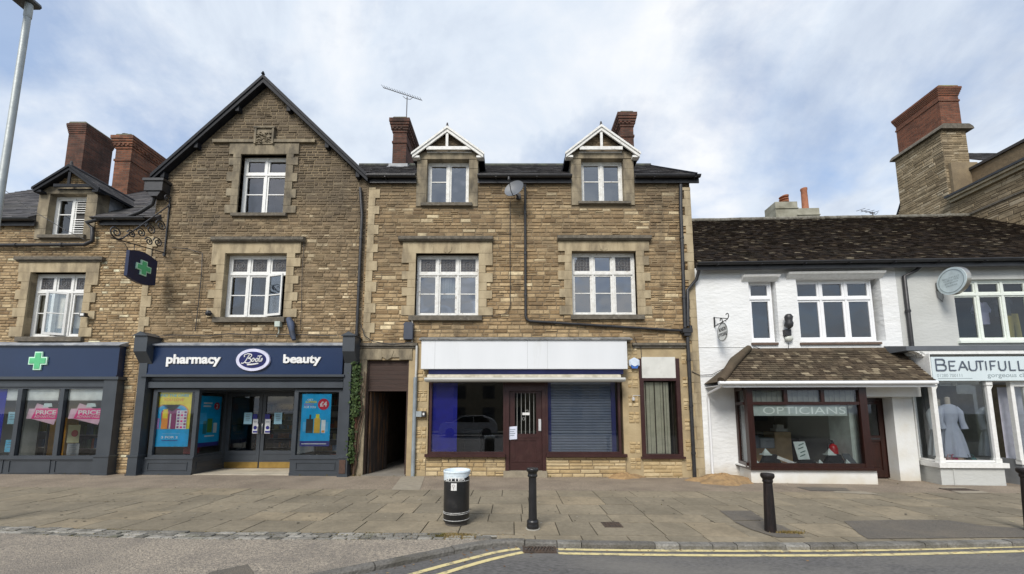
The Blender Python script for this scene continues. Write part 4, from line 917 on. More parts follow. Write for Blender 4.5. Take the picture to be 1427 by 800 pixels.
for a, c_ in ((0, 1), (2, 3), (4, 5)):
    x0_, x1_, z0_, z1_ = xs4[a], xs4[c_], pz(659, 9.87), pz(641, 9.87)
    for bb_ in ((x0_, x1_, z1_ - .02, z1_), (x0_, x1_, z0_, z0_ + .02), (x0_, x0_ + .02, z0_ + .02, z1_ - .02), (x1_ - .02, x1_, z0_ + .02, z1_ - .02)): q.box(bb_[0], bb_[1], 9.855, 9.87, bb_[2], bb_[3])
q.box(X0, xr_, 9.84, 9.87, -.1, pz(662, 9.85)); q.build('stallriser', BOOTS, lb1)
q = MB()
for u0, u1 in ((3, 25), (31, 82), (90, 143)): q.box(px_(u0, 550, 9.97), px_(u1, 550, 9.97), 9.97, 9.975, pz(558, 9.97), zb2); q.box(px_(u0, 550, 9.97), px_(u1, 550, 9.97), 9.962, 9.98, pz(556, 9.97), pz(555, 9.97))
q.build('window_blind', mat('white_blind', (.86, .88, .85), .6), lb1)
room(lb1, X0, XLG - .1, 10.31, 12.6, -.05, 2.9, PALER)
def shelves(name, label, x0, x1, y, z0, z1, n, colors, depth=.35, face=-1, group='shop shelving units', cat='shelves', seed=1, fill=.9, body=None):
    rs = random.Random(seed); t = thing(name, label, cat, ((x0 + x1) / 2, y, z0), group)
    q = MB(); q.box(x0, x1, y + depth, y + depth + .02, z0, z1)
    for xx in (x0, x1 - .02): q.box(xx, xx + .02, y, y + depth, z0, z1)
    q.build('frame', body or mat('shelf_frame_grey', (.12, .12, .12), .6), t); q = MB()
    for i in range(n): zz = z0 + (z1 - z0) * i / n; q.box(x0 + .02, x1 - .02, y, y + depth, zz + .02, zz + .04)
    q.build('shelf_board', mat('shelf_board_pale', (.42, .42, .4), .6), t); q = MB()
    for i in range(n):
        zz = z0 + (z1 - z0) * i / n + .04; H_ = (z1 - z0) / n - .06; x = x0 + .04
        while x < x1 - .12:
            w_ = rs.uniform(.05, .11); k = rs.randrange(len(colors)); h_ = H_ * rs.uniform(.45, .9)
            rep = rs.randint(1, 4)
            for _ in range(rep):
                if x > x1 - .12: break
                if rs.random() < fill: q.box(x, x + w_ - .008, y + .04, y + .04 + w_, zz, zz + h_, k)
                x += w_
    q.build('packets', [mat('packet_%d' % i + '_' + str(int(c[0] * 99)), c, .5) if False else mat('packet_' + '_'.join(str(int(v * 99)) for v in c), c, .5) for i, c in enumerate(colors)], t); return t
pc = [(.5, .5, .48), (.35, .1, .05), (.08, .15, .3), (.6, .4, .1), (.1, .2, .12)]
shelves('display_shelves', 'wooden shelves of cartons left of the orange pillar in the left shop', px_(52, 590, 11.5), px_(67, 590, 11.5), 11.5, .1, 1.9, 4, pc, seed=2)
shelves('display_shelves', 'dark shelves of medicine boxes right of the yellow leaflet in the left shop', px_(110, 590, 11.6), px_(150, 590, 11.6), 11.6, .1, 1.7, 4, pc, seed=3)
q = MB(); q.box(px_(69, 600, 11), px_(92, 600, 11), 11, 11.3, -.03, 1.45); q.box(px_(69, 600, 11) + .05, px_(92, 600, 11) - .05, 10.985, 11, .1, .7); q.box(px_(69, 600, 11) + .05, px_(92, 600, 11) - .05, 10.985, 11, .76, 1.38)
tag(q.build('cabinet', mat('orange_cabinet', (.85, .42, .06), .5)), 'orange panelled cabinet inside the left shop window', 'cabinet')
q = MB(); q.box(px_(32, 600, 11.4), px_(53, 600, 11.4), 11.4, 11.45, -.03, 2.1); tag(q.build('partition_board', mat('grey_board', (.27, .28, .26), .8)), 'tall grey board standing inside the left shop, left of the cartons', 'board')
# stickers and notices of the left shop
PINK = mat('magenta_print', (.85, .05, .30), .5); PINKL = mat('pale_pink_print', (.80, .55, .66), .5); PALEB = mat('pale_blue_paper', (.38, .66, .78), .6); TAGW = mat('pale_tag_print', (.62, .75, .74), .5)
def price(u0, u1, label):
    D = 9.955; t = None; x0, x1, z0, z1 = Rc(u0, 562, u1, 592, D); w_, h_ = x1 - x0, z1 - z0; G_ = lambda a, c_: (x0 + a * w_, z0 + c_ * h_)
    t = thing('price_poster', label, 'poster', ((x0 + x1) / 2, D, z0), 'pink price posters in the left shop window'); mp = FRONT(D)
    q = MB(); q.prism([G_(0, .28), G_(.06, .75), G_(1.0, .75), G_(.98, .28)], .0, -.002, 0, .5, mp); q.prism([G_(.1, .3), G_(.28, 1.0), G_(.6, .84), G_(.9, .3), G_(.85, .0)], .003, .001, 0, .5, mp); q.build('backing', PINKL, t)
    q = MB(); q.prism([G_(.16, .28), G_(.27, .76), G_(1.0, .76), G_(.9, .26)], .006, .004, 0, .5, mp); q.build('panel', PINK, t)
    a, c_ = G_(.28, .47), G_(.88, .68); text('PRICE', 'lettering', a[0], c_[0], a[1], c_[1], FRONT(D - .007), WHTL, t, .002, .03)
    a, c_ = G_(.25, .325), G_(.87, .435); text('ADVANTAGE', 'lettering', a[0], c_[0], a[1], c_[1], FRONT(D - .007), WHTL, t, .002, .01)
    q = MB(); q.prism([G_(.47, .8), G_(.5, 1.0), G_(.72, 1.0), G_(.75, .84)], .009, .007, 0, .5, mp); q.build('label_tag', TAGW, t)
price(37, 84, 'pink price advantage poster in the middle pane of the left shop window'); price(95, 146, 'pink price advantage poster in the right pane of the left shop window')
def notice(name, label, u0, v0, u1, v1, D, m, group=None, lines=3, lm=None, cat='notice', skew=0):
    x0, x1, z0, z1 = Rc(u0, v0, u1, v1, D); t = thing(name, label, cat, ((x0 + x1) / 2, D, z0), group); q = MB()
    q.prism([(x0, z0), (x1, z0 + skew), (x1, z1 + skew), (x0, z1)], D, D + .002); q.build('sheet', m, t); q = MB(); h_ = z1 - z0; w_ = x1 - x0
    for i in range(lines): zz = z1 - h_ * (.2 + .6 * i / max(1, lines)); q.box(x0 + w_ * .2, x1 - w_ * (.2 + .1 * (i % 2)), D - .002, D - .0005, zz - h_ * .025, zz + h_ * .025)
    if lines: q.build('print', lm or mat('grey_print', (.2, .25, .3), .6), t)
    return t
notice('notice', 'pale blue notice upper of two at the edge of the left shop window', 11, 574, 22, 591, 9.955, PALEB); notice('notice', 'brighter blue notice lower of two at the edge of the left shop window', 7, 613, 18, 630, 9.955, mat('sky_blue_paper', (.16, .55, .78), .6))
notice('notice', 'grey poster of text standing low in the right pane beside the orange cabinet', 93, 618, 110, 634, 10.2, mat('grey_paper', (.42, .44, .46), .7), lines=4)
q = notice('notice', 'yellow leaflet with red disc inside the left shop, above the grey poster', 94, 592, 111, 617, 10.6, mat('cream_leaflet', (.55, .52, .3), .7), lines=0)
r_ = MB(); cx_, cz_ = P(104, 604, 10.59); r_.disc(cx_, cz_, .09, .09, 10.59, 10.595, None); r_.build('red_disc', mat('dull_red_print', (.4, .05, .04), .6), q)
q = MB(); x0_, x1_, z0_, z1_ = Rc(-40, 541, 4, 635, 9.96); q.box(x0_, x1_, 9.96, 9.965, z0_, z1_); tag(q.build('window_vinyl', mat('royal_blue_vinyl', (.012, .016, .40), .4)), 'royal blue vinyl panel filling the leftmost pane at the photo edge', 'vinyl panel')

# ---------------------------------------------------------------- 2  gabled building with the pharmacy
gb = thing('gabled_building', 'tall gabled stone building over the navy pharmacy and beauty shopfront', 'building', (-6.8, 10, g(-6.8)))
AP = P(372.5, 121, 10); FZ = pz(254, 10); FL = (-9.66, FZ); FR = (-3.98, FZ)
Wt = Rc(334, 216, 398, 297.7, 10); Wm = Rc(312, 353.6, 398.5, 442.4, 10); SHg = (px_(205, 600, 10), px_(484, 600, 10), -.05, pz(535, 10))
def plane_of(p, q_, side):   # keep below the line p-q
    a, b_ = -(q_[1] - p[1]), (q_[0] - p[0]);
    if b_ < 0: a, b_ = -a, -b_
    return (a, b_, a * p[0] + b_ * p[1])
pls = [plane_of(FL, AP, 0), plane_of(AP, FR, 0)]
hs = [Wt, Wm, SHg]; q = MB()
backing(q, XLG, XGC, -.5, AP[1], fm, .3, hs, pls)
def spg(z):
    if z < FZ: return (XLG, XGC)
    t = (z - FZ) / (AP[1] - FZ); return (XLG + (AP[0] - XLG) * t, XGC + (AP[0] - XGC) * t)
stones(q, spg, -.1, AP[1] - .1, fm, hs, h=(.055, .115)); q.build('wall', [MORTAR, STONE_G], gb)
q = MB(); blocks_surround(q, *Wt, pz(201, 10) - Wt[3], fm, wide=.33, narrow=.2); q.build('window_surround', ASHD, gb)
q = MB(); blocks_surround(q, *Wm, pz(336, 10) - Wm[3], fm, wide=.36, narrow=.2, lx=(Wm[0] - .36, Wm[1] + .36))
xm = (Wm[0] + Wm[1]) / 2; q.prism([(xm - .1, Wm[3] + .16), (xm + .1, Wm[3] + .16), (xm + .09, Wm[3] + .05), (xm, Wm[3] - .01), (xm - .09, Wm[3] + .05)], 9.945, 9.96); q.build('window_surround', ASH, gb)
def drip(b, u0, v0, u1, v1):
    a = Rc(u0, v0, u1, v1, 9.88); q = MB(); q.prism([(9.86, a[2] + .02), (9.9, a[2] - .02), (10.02, a[2] - .035), (10.02, a[3] + .03), (9.95, a[3] + .01), (9.86, a[3] - .02)], a[0], a[1], 0, .5, lambda p, y, zz: (y, p, zz)); return q.build('drip_mould', SILL, b)
drip(gb, 294, 329, 423, 335)
s_ = Rc(296, 194, 439, 198, 9.93); q = MB(); q.box(s_[0], s_[1], 9.92, 10.02, s_[2], s_[3]); q.build('string_course', ASHD, gb)
c_ = Rc(354, 178, 381, 199.5, 9.9); q = MB(); q.box(c_[0], c_[1], 9.93, 10.02, c_[2], c_[3]); q.box(c_[0] - .03, c_[1] + .03, 9.89, 10.02, c_[3], c_[3] + .05)
for bb_ in ((c_[0], c_[0] + .05, c_[2], c_[3]), (c_[1] - .05, c_[1], c_[2], c_[3])): q.box(bb_[0], bb_[1], 9.9, 9.93, bb_[2], bb_[3])
rs = random.Random(3)
for i in range(60):
    x_, z_ = rs.uniform(c_[0] + .07, c_[1] - .07), rs.uniform(c_[2] + .04, c_[3] - .1); r0 = rs.uniform(.015, .04); q.lathe([(r0, 0), (r0 * .7, r0 * .6), (r0 * .2, r0 * .8)], (x_, 9.92, z_ - .02), 6)
q.build('carved_panel', ASHD, gb)
window(gb, *Wt, 10, 2, pz(243, 10.1), (pz(270, 10.1),), sill=(Wt[0] - .12, Wt[1] + .1, Wt[2] - .1, Wt[2]))
fW = window(gb, *Wm, 10, 3, pz(382, 10.1), (pz(411, 10.1),), leaded={(1, 0), (1, 1), (1, 2)}, sill=(Wm[0] - .17, Wm[1] + .06, Wm[2] - .14, Wm[2]), openlight=(2, 0))
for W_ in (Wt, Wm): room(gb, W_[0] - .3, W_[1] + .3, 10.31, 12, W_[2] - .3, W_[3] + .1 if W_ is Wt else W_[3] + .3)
q = MB(); q.tube([(Wm[0] + .42, 10.6, Wm[2] + .1), (Wm[0] + .5, 10.6, Wm[3] - .5)], [.09, .05], 8); tag(q.build('curtain', mat('dark_tied_curtain', (.02, .02, .022), .9)), 'dark tied curtain behind the middle window of the gabled building', 'curtain')
# roof and bargeboards
q = MB(); oy = 9.84
for ft in (FL, FR):
    sg = -1 if ft is FL else 1; dx_, dz_ = ft[0] - AP[0], ft[1] - AP[1]; e1 = (AP[0] + dx_ * 1.02, AP[1] + dz_ * 1.02)
    q.prism([(AP[0], AP[1] + .17), (e1[0], e1[1] + .17), (e1[0], e1[1] + .07), (AP[0], AP[1] + .07)], oy + .01, 17.5)
rf = q.build('roof', SLATE, gb)
q = MB()
for ft, sg in ((FL, -1), (FR, 1)):
    dx_, dz_ = ft[0] - AP[0], ft[1] - AP[1]; e1 = (AP[0] + dx_ * 1.03, AP[1] + dz_ * 1.03)
    q.prism([(AP[0], AP[1] + .17), (e1[0], e1[1] + .17), (e1[0], e1[1] - .0), (AP[0], AP[1] - .03)], oy - .03, oy + .01)
    q.prism([(AP[0], AP[1] + .20), (e1[0], e1[1] + .20), (e1[0], e1[1] + .1), (AP[0], AP[1] + .1)], oy - .055, oy - .03)
    q.prism([(AP[0], AP[1] + .06), (e1[0], e1[1] + .06), (e1[0], e1[1] + .02), (AP[0], AP[1] + .02)], oy + .01, 10.0)
    for k in (.25, .63, .93): x_, z_ = AP[0] + dx_ * k, AP[1] + dz_ * k; q.box(x_ - .05, x_ + .05, oy + .01, 10, z_ - .14, z_ + .02)
q.tube([(AP[0], oy - .05, AP[1] + .2), (AP[0], oy - .05, AP[1] + .27)], [.05, .02], 6)
q.build('bargeboard', BLACKT, gb)
# hopper and end gutter on the left, downpipe on the right
q = MB(); a = Rc(206, 253, 231, 268, 9.85); q.box(a[0], a[1], 9.75, 10.0, a[2], a[3]); q.box(a[0] - .04, a[1] + .04, 9.72, 10.0, a[3] - .04, a[3] + .03); q.prism([(a[0] + .06, a[2]), (a[1] - .06, a[2]), (a[1] - .14, a[2] - .14), (a[0] + .14, a[2] - .14)], 9.78, 9.98); q.build('rainwater_hopper', BLACK, gb)
pipe(gb, [P(217, 270, 9.9)[:1] + (9.9,) + P(217, 270, 9.9)[1:], (px_(212, 285, 9.9), 9.9, pz(285, 9.9)), (px_(196, 300, 9.9), 9.88, pz(296, 9.9)), (px_(180, 303, 9.9), 9.84, pz(304, 9.9))], .045)
xg = px_(500, 400, 9.92)
pipe(gb, [(px_(502, 262, 9.92), 9.92, pz(262, 9.92)), (xg, 9.92, pz(300, 9.92)), (xg, 9.92, pz(500, 9.92))], .04)
q = MB(); quoins(q, XGC + .06, XGC + .4, pz(476, 10), pz(262, 10), fm, 1, wide=.3, narrow=.18); q.build('quoin', ASH, gb)
q = MB(); quoins(q, XLG - .1, XLG + .25, pz(470, 10), pz(330, 10), fm, 1, wide=.27, narrow=.16); q.build('quoin', ASH, gb)
# ---- pharmacy shopfront
Df = 9.8
fx0, fx1, fz0, fz1 = Rc(203, 482, 477.5, 522, Df)
fp = fascia_panel(gb, fx0, fx1, fz0, fz1, Df, 10.02, NAVY)
def txt(s, u0, v0, u1, v1, D, m, b, name='lettering', **k):
    x0, x1, z0, z1 = Rc(u0, v0, u1, v1, D); return text(s, name, x0, x1, z0, z1, FRONT(D), m, b, **k)
txt('pharmacy', 233, 494, 308.5, 511, Df, WHTL, fp, ext=.03, bold=.035); txt('beauty', 395.5, 494, 448, 510, Df, WHTL, fp, ext=.03, bold=.035)
cx_, cz_ = P(352.3, 501.5, Df - .05); q = MB(); q.disc(cx_, cz_, .425, .285, 0, .055, FRONT(Df), n=48); lg = q.build('logo_rim', mat('lilac_white_rim', (.70, .70, .86), .3), fp)
q = MB(); q.disc(cx_, cz_, .345, .21, .055, .06, FRONT(Df), n=48); q.build('logo_oval', mat('deep_blue_oval', (.006, .008, .10), .25), fp)
cu = [(-.25, -.09), (-.2, -.08), (-.13, .02), (-.07, .13), (-.10, .14), (-.15, .09), (-.17, .05)]
def stroke(pts, r, m, b, D=Df - .065, name='script_lettering'):
    q = MB(); ps = smooth([(cx_ + a, cz_ + c_) for a, c_ in pts], 2); q.tube([(a, D, c_) for a, c_ in ps], r, 6); return q
ql = MB()
S_ = [[(-.27, -.085), (-.24, -.10), (-.18, -.06), (-.12, .06), (-.08, .13)], [(-.2, .07), (-.22, .12), (-.12, .155), (-.03, .14), (-.02, .10), (-.06, .055), (-.12, .03), (-.06, .03), (-.02, -.01), (-.05, -.07), (-.12, -.09), (-.19, -.07)],
      [(.0, .02), (-.02, -.03), (.01, -.055), (.045, -.03), (.05, .02), (.03, .045), (.0, .02)], [(.05, .01), (.08, -.0), (.085, -.04), (.11, -.055), (.14, -.03), (.145, .02), (.125, .045), (.09, .02), (.085, -.03)],
      [(.14, .0), (.17, .02), (.205, .12), (.175, .02), (.165, -.04), (.19, -.05), (.22, -.01)], [(.13, .09), (.24, .1)], [(.22, -.01), (.245, .045), (.255, .02), (.24, -.03), (.215, -.05)], [(-.12, -.12), (.03, -.11), (.2, -.085), (.04, -.125), (-.12, -.135)]]
for st in S_: w_ = stroke(st, .0125, None, None); ql.add(w_.v, w_.f)
ql.build('script_lettering', WHTL, fp)
q = MB(); q.box(fx0 - .05, fx1 + .08, Df - .06, 10.0, fz0 - .06, fz0 - .002); q.box(fx0, fx1, Df + .08, 10.0, pz(530, Df), fz0 - .06); q.build('cornice', BOOTS, gb)
sb = Rc(206, 530, 478, 540.5, Df + .04); q = MB(); q.prism([(Df + .04, sb[2]), (Df + .04, sb[3] - .05), (Df + .12, sb[3]), (10.0, sb[3]), (10.0, sb[2])], sb[0], sb[1], 0, .5, lambda p, y, zz: (y, p, zz)); q.build('shutter_box', BOOTS, gb)
q = MB(); q.prism([(10.0, fz1 + .12), (Df - .05, fz1 + .045), (Df - .05, fz1 + .002), (10.0, fz1 + .002)], fx0 - .03, fx1 + .05, 0, .5, lambda p, y, zz: (y, p, zz)); q.build('lead_flashing', LEAD, gb)
for (u0, u1) in ((186, 204), (477, 494)):
    a = Rc(u0, 468, u1, 505, 9.6); q = MB(); q.prism([(9.6, a[2] + .28), (9.6, a[3]), (10.0, a[3]), (10.0, a[2] - .1), (9.8, a[2] - .02)], a[0], a[1], 0, .5, lambda p, y, zz: (y, p, zz))
    xm = (a[0] + a[1]) / 2; q.prism([(a[0] - .04, a[3]), (a[1] + .04, a[3]), (xm, a[3] + .11)], 9.56, 10.0); q.build('corbel_bracket', BOOTS, gb)
plL, xpl = pilaster(gb, 198.5, 188, 506, 635, 665, .2, 9.78); plR, xpr = pilaster(gb, 483.5, 480, 506, 637, 665, .18, 9.78)
q = MB(); q.box(xpr - .08, xpr + .07, 9.735, 9.75, pz(660, 9.75), pz(641, 9.75)); q.build('worn_panel', mat('bare_brown_wood', (.09, .045, .03), .8, (.05, .03, .022), 12, stretch=(4, 1, 1)), plR)
DB = 9.93; za, zt_ = pz(637, DB), pz(543, DB); Dd = 11.0
xl0, xl1 = px_(210, 590, DB), px_(274, 590, DB); xr0, xr1 = px_(408, 590, DB), px_(476, 590, DB); xd0, xd1 = px_(316, 600, Dd), px_(412, 600, Dd)
q = MB()
for a, c_ in ((xl0, xl1), (xr0, xr1)):
    q.box(a, a + .1, DB, DB + .09, za, zt_); q.box(c_ - .1, c_, DB, DB + .09, za, zt_); q.box(a + .1, c_ - .1, DB, DB + .09, za, za + .05); q.box(a + .1, c_ - .1, DB, DB + .09, zt_ - .06, zt_); q.box(a - .02, c_ + .02, DB - .05, DB + .1, za - .05, za)
q.box(xl1 - .09, xl1 - .001, Dd - .1, Dd, za, zt_); q.box(xr0 + .001, xr0 + .09, Dd - .1, Dd, za, zt_)
q.box(xl1 - .07, xl1 - .02, DB + .09, Dd - .1, za - .0, za + .05); q.box(xl1 - .07, xl1 - .02, DB + .09, Dd - .1, zt_ - .06, zt_); q.box(xr0 + .02, xr0 + .07, DB + .09, Dd - .1, za, za + .05); q.box(xr0 + .02, xr0 + .07, DB + .09, Dd - .1, zt_ - .06, zt_)
wfs = q.build_split('shop_window', BOOTS, gb, [(xd0 + xd1) / 2]); wf = wfs[0]; q = MB()
for a, c_ in ((xl0, xl1), (xr0, xr1)): q.quad((a + .09, DB + .05, za + .04), (c_ - .09, DB + .05, za + .04), (c_ - .09, DB + .05, zt_), (a + .09, DB + .05, zt_))
q.quad((xl1 - .045, DB + .09, za), (xl1 - .045, Dd - .1, za), (xl1 - .045, Dd - .1, zt_), (xl1 - .045, DB + .09, zt_)); q.quad((xr0 + .045, DB + .09, za), (xr0 + .045, Dd - .1, za), (xr0 + .045, Dd - .1, zt_), (xr0 + .045, DB + .09, zt_)); q.build_split('pane', GLASSS, wf, [(xd0 + xd1) / 2])
q = MB()
for a, c_ in ((xl0 - .1, xl1), (xr0, xr1 + .02)):
    q.box(a, c_, DB - .03, DB + .1, -.1, za - .05); z0_, z1_ = .16, za - .12
    for bb_ in ((a + .15, c_ - .12, z1_ - .02, z1_), (a + .15, c_ - .12, z0_, z0_ + .02), (a + .15, a + .17, z0_ + .02, z1_ - .02), (c_ - .14, c_ - .12, z0_ + .02, z1_ - .02)): q.box(bb_[0], bb_[1], DB - .045, DB - .03, bb_[2], bb_[3])
    q.box(a, c_, DB - .05, DB - .03, -.1, .1)
q.box(xl1 - .1, xl1, DB + .1, Dd, -.1, za - .002); q.box(xr0, xr0 + .1, DB + .1, Dd, -.1, za - .002)
for zz in (.16, za - .14): q.box(xl1, xl1 + .014, DB + .12, Dd - .06, zz, zz + .02)
q.box(xl1, xl1 + .014, DB + .1, DB + .12, .16, za - .12); q.box(xl1, xl1 + .014, Dd - .06, Dd - .04, .16, za - .12)
q.build_split('stallriser', BOOTS, gb, [(xd0 + xd1) / 2])
q = MB(); q.box(xl0, xr1, DB + .1, Dd + .1, zt_, zt_ + .08); q.box(xl0, xr1, Dd, Dd + .09, pz(549, Dd), zt_); q.box(xl1, xd0, Dd, Dd + .09, 0, zt_ - .002); q.box(xd1, xr0, Dd, Dd + .09, 0, zt_ - .002); q.build('door_surround', BOOTS, gb)
q = MB(); q.box(xl1, xr0, 9.93, 12.0, -.05, .055); q.build('threshold', mat('cream_threshold_tiles', (.5, .45, .35), .6, (.42, .37, .29), 3, dirt=(.25, .22, .17), dscale=2), gb)
BRASS = mat('brass_kickplate', (.48, .32, .10), .3, (.38, .25, .08), 7, metal=.85)
xmd = (xd0 + xd1) / 2; zdb = .06
for k, (a, c_) in enumerate(((xd0, xmd - .008), (xmd + .008, xd1))):
    q = MB(); s_ = .095; zt2 = pz(549, Dd) - .004; gz0, gz1 = pz(628, Dd), pz(552.5, Dd)
    q.box(a, a + s_, Dd - .02, Dd + .03, zdb, zt2); q.box(c_ - s_, c_, Dd - .02, Dd + .03, zdb, zt2); q.box(a + s_, c_ - s_, Dd - .02, Dd + .03, zdb, gz0); q.box(a + s_, c_ - s_, Dd - .02, Dd + .03, gz1, zt2)
    q.box(a + .1, c_ - .1, Dd - .03, Dd - .02, zdb + .22, zdb + .24); q.box(a + .1, c_ - .1, Dd - .03, Dd - .02, gz0 - .1, gz0 - .08)
    dr = q.build('door', BOOTS, gb); q = MB(); q.quad((a + s_, Dd + .005, gz0), (c_ - s_, Dd + .005, gz0), (c_ - s_, Dd + .005, gz1), (a + s_, Dd + .005, gz1)); q.build('pane', GLASSS, dr)
    q = MB(); q.box(a + .015, c_ - .015, Dd - .028, Dd - .02, zdb + .01, zdb + .17); q.build('kick_plate', BRASS, dr)
    q = MB(); hx = c_ - .05 if k == 0 else a + .05; q.tube([(hx, Dd - .02, 1.0), (hx, Dd - .06, 1.02), (hx, Dd - .06, 1.28), (hx, Dd - .02, 1.3)], .012, 8); q.build('handle', mat('steel_handle', (.5, .5, .5), .3, metal=.9), dr)
room(gb, px_(203, 600, 10) + .05, XGC - .15, 10.31, 15.5, -.02, 2.95, PALER)
pc2 = [(.5, .08, .04), (.45, .2, .08), (.5, .48, .45), (.1, .1, .12), (.1, .2, .35), (.6, .5, .2)]
shelves('display_shelves', 'shelves of small red and orange boxes seen through the right door leaf of the pharmacy', px_(372, 600, 13.2), px_(412, 600, 13.2), 13.2, .1, 1.9, 6, pc2, seed=11)
shelves('display_shelves', 'shelves of dim goods seen through the left door leaf of the pharmacy', px_(338, 600, 14), px_(368, 600, 14), 14, .1, 1.9, 6, pc2, seed=12)
shelves('display_shelves', 'crowded dark shelves behind the blue four pound poster', px_(438, 600, 11.6), px_(500, 600, 11.6), 11.6, .1, 2.1, 6, pc2, seed=13)
q = MB(); q.box(px_(322, 600, 12.6), px_(338, 600, 12.6), 12.6, 13.2, 0, 1.2); q.box(px_(322, 600, 12.6), px_(338, 600, 12.6), 12.5, 12.6, .8, 1.1); tag(q.build('counter', mat('dark_blue_counter', (.03, .06, .10), .5)), 'dark blue counter just inside the left leaf of the pharmacy door', 'counter')
q = MB(); a = Rc(258, 615, 270, 632, 10.3); q.box(a[0], a[1], 10.25, 10.5, a[2], a[3] + .05); tag(q.build('stock_box', mat('crimson_box', (.32, .02, .03), .5)), 'small crimson box on the floor of the pharmacy window, below the yellow poster', 'box')
# posters
CY = mat('cyan_print', (.0, .44, .80), .45); YE = mat('yellow_print', (.86, .74, .06), .45); NV = mat('navy_print', (.03, .03, .25), .5); RDp = mat('red_print', (.62, .02, .06), .45)
ORp = mat('orange_print', (.85, .35, .06), .5); PUp = mat('purple_print', (.33, .05, .2), .5); WHp = mat('white_print', (.82, .84, .85), .5); BKp = mat('dark_print', (.04, .04, .035), .5); GNp = mat('green_print', (.12, .3, .06), .5); MGp = mat('mauve_print', (.42, .25, .55), .5); SKp = mat('light_blue_print', (.12, .5, .8), .5)
D = 10.0; x0, x1, z0, z1 = Rc(212.5, 544, 265, 622.5, D); w_, h_ = x1 - x0, z1 - z0; mp = FRONT(D)
pt = thing('advertising_poster', 'tall yellow and cyan poster with rainbow heart in the left pharmacy window', 'poster', ((x0 + x1) / 2, D, z0))
G_ = lambda a, c_: (x0 + a * w_, z0 + c_ * h_)
def rect(a, c_, a2, c2, l, m, nm, b=None, G__=None, mp_=None):
    G__ = G__ or G_; mp_ = mp_ or mp; q = MB(); q.prism([G__(a, c_), G__(a2, c_), G__(a2, c2), G__(a, c2)], l * .0015, l * .0015 - .001, 0, .5, mp_); return q.build(nm, m, b or pt)
rect(0, .0, 1, .31, 1, CY, 'lower_panel'); rect(0, .31, 1, 1, 1, YE, 'upper_panel')
def heart(s, l, m):
    q = MB(); pts = []
    for k in range(60):
        t = math.pi * (k / 59.0)
        pts.append(t)
    L_ = []
    for cxh, a0, a1 in ((.3, math.pi, .42), (.7, math.pi - .42, 0)):
        for k in range(16): t = a0 + (a1 - a0) * k / 15; L_.append((.5 + (cxh - .5 + .25 * math.cos(t)) * s * 1.0, .60 + (.14 * math.sin(t)) * s * 1.05 - (1 - s) * .04))
    L_ += [(.5 + .42 * s, .45), (.5 + .34 * s, .315), (.5 - .34 * s, .315), (.5 - .42 * s, .45)]
    q.prism([G_(*p) for p in L_], l * .0015, l * .0015 - .001, 0, .5, mp); q.build('heart', m, pt)
heart(1.0, 2, ORp); heart(.93, 3, SKp); heart(.8, 4, YE if False else CY); heart(.62, 5, PUp)
rect(.25, .31, .42, .62, 7, ORp, 'bottle'); rect(.28, .5, .4, .66, 8, YE, 'bottle_cap'); rect(.14, .31, .2, .5, 8, MGp, 'tube'); rect(.46, .31, .5, .58, 7, WHp, 'lipstick'); rect(.52, .31, .62, .6, 8, PUp, 'palette_lid'); rect(.64, .31, .92, .64, 8, WHp, 'palette')
for i in range(3):
    for j in range(6): rect(.665 + i * .09, .325 + j * .053, .725 + i * .09, .36 + j * .053, 9, [PUp, PINK, MGp, PINKL][(i + j * 2) % 4], 'colour_pan')
a, c_ = G_(.1, .885), G_(.92, .93); text('FIND THE ONES', 'lettering', a[0], c_[0], a[1], c_[1], FRONT(D - .003), SKp, pt, .001, .02, .2)
a, c_ = G_(.26, .805), G_(.8, .855); text('YOU LOVE', 'lettering', a[0], c_[0], a[1], c_[1], FRONT(D - .003), ORp, pt, .001, .02, .2)
a, c_ = G_(.28, .145), G_(.72, .185); text('3 FOR 2', 'lettering', a[0], c_[0], a[1], c_[1], FRONT(D - .003), WHp, pt, .001, .03); rect(.3, .22, .76, .235, 3, SKp, 'print'); rect(.3, .1, .72, .112, 3, NV, 'print')
# second poster on the return window, facing the doorway
mpx = lambda a, d, z: (xl1 - .06 + d, a, z); y0_, y1_ = DB + .14, Dd - .2; z0, z1 = pz(622, 10.4), pz(552, 10.4)
pt2 = thing('advertising_poster', 'blue poster with green bottle and red two roundel on the angled return window', 'poster', (xl1 - .06, (y0_ + y1_) / 2, z0)); G2 = lambda a, c_: (y0_ + a * (y1_ - y0_), z0 + c_ * (z1 - z0))
kw = dict(b=pt2, G__=G2, mp_=mpx)
rect(0, .08, 1, 1, 1, CY, 'panel', **kw); rect(0, 0, 1, .08, 1, NV, 'lower_band', **kw); rect(.38, .27, .62, .55, 3, GNp, 'bottle', **kw); rect(.2, .25, .36, .5, 3, mat('teal_print', (.02, .2, .25), .5), 'bottle', **kw); rect(.68, .26, .85, .46, 3, WHp, 'box', **kw)
q = MB(); a, c_ = G2(.78, .8); q.disc(a, c_, .1, .1, .006, .004, mpx); q.build('roundel', RDp, pt2); text('2', 'lettering', a - .04, a + .04, c_ - .06, c_ + .06, lambda a, d, z: mpx(a, d + .007, z), WHp, pt2, .001, .03)
rect(.15, .84, .55, .87, 3, WHp, 'print', **kw); rect(.15, .78, .5, .81, 3, WHp, 'print', **kw); rect(.3, .19, .75, .215, 3, WHp, 'print', **kw)
D = 10.0; x0, x1, z0, z1 = Rc(419.5, 549, 460.5, 622, D); w_, h_ = x1 - x0, z1 - z0; mp = FRONT(D)
pt = thing('advertising_poster', 'bright blue poster with four pound roundel and sun lotions in the right pharmacy window', 'poster', ((x0 + x1) / 2, D, z0))
rect(0, .1, 1, 1, 1, CY, 'panel'); rect(0, .0, 1, .1, 1, NV, 'lower_band'); rect(.06, .04, .9, .055, 3, WHp, 'print')
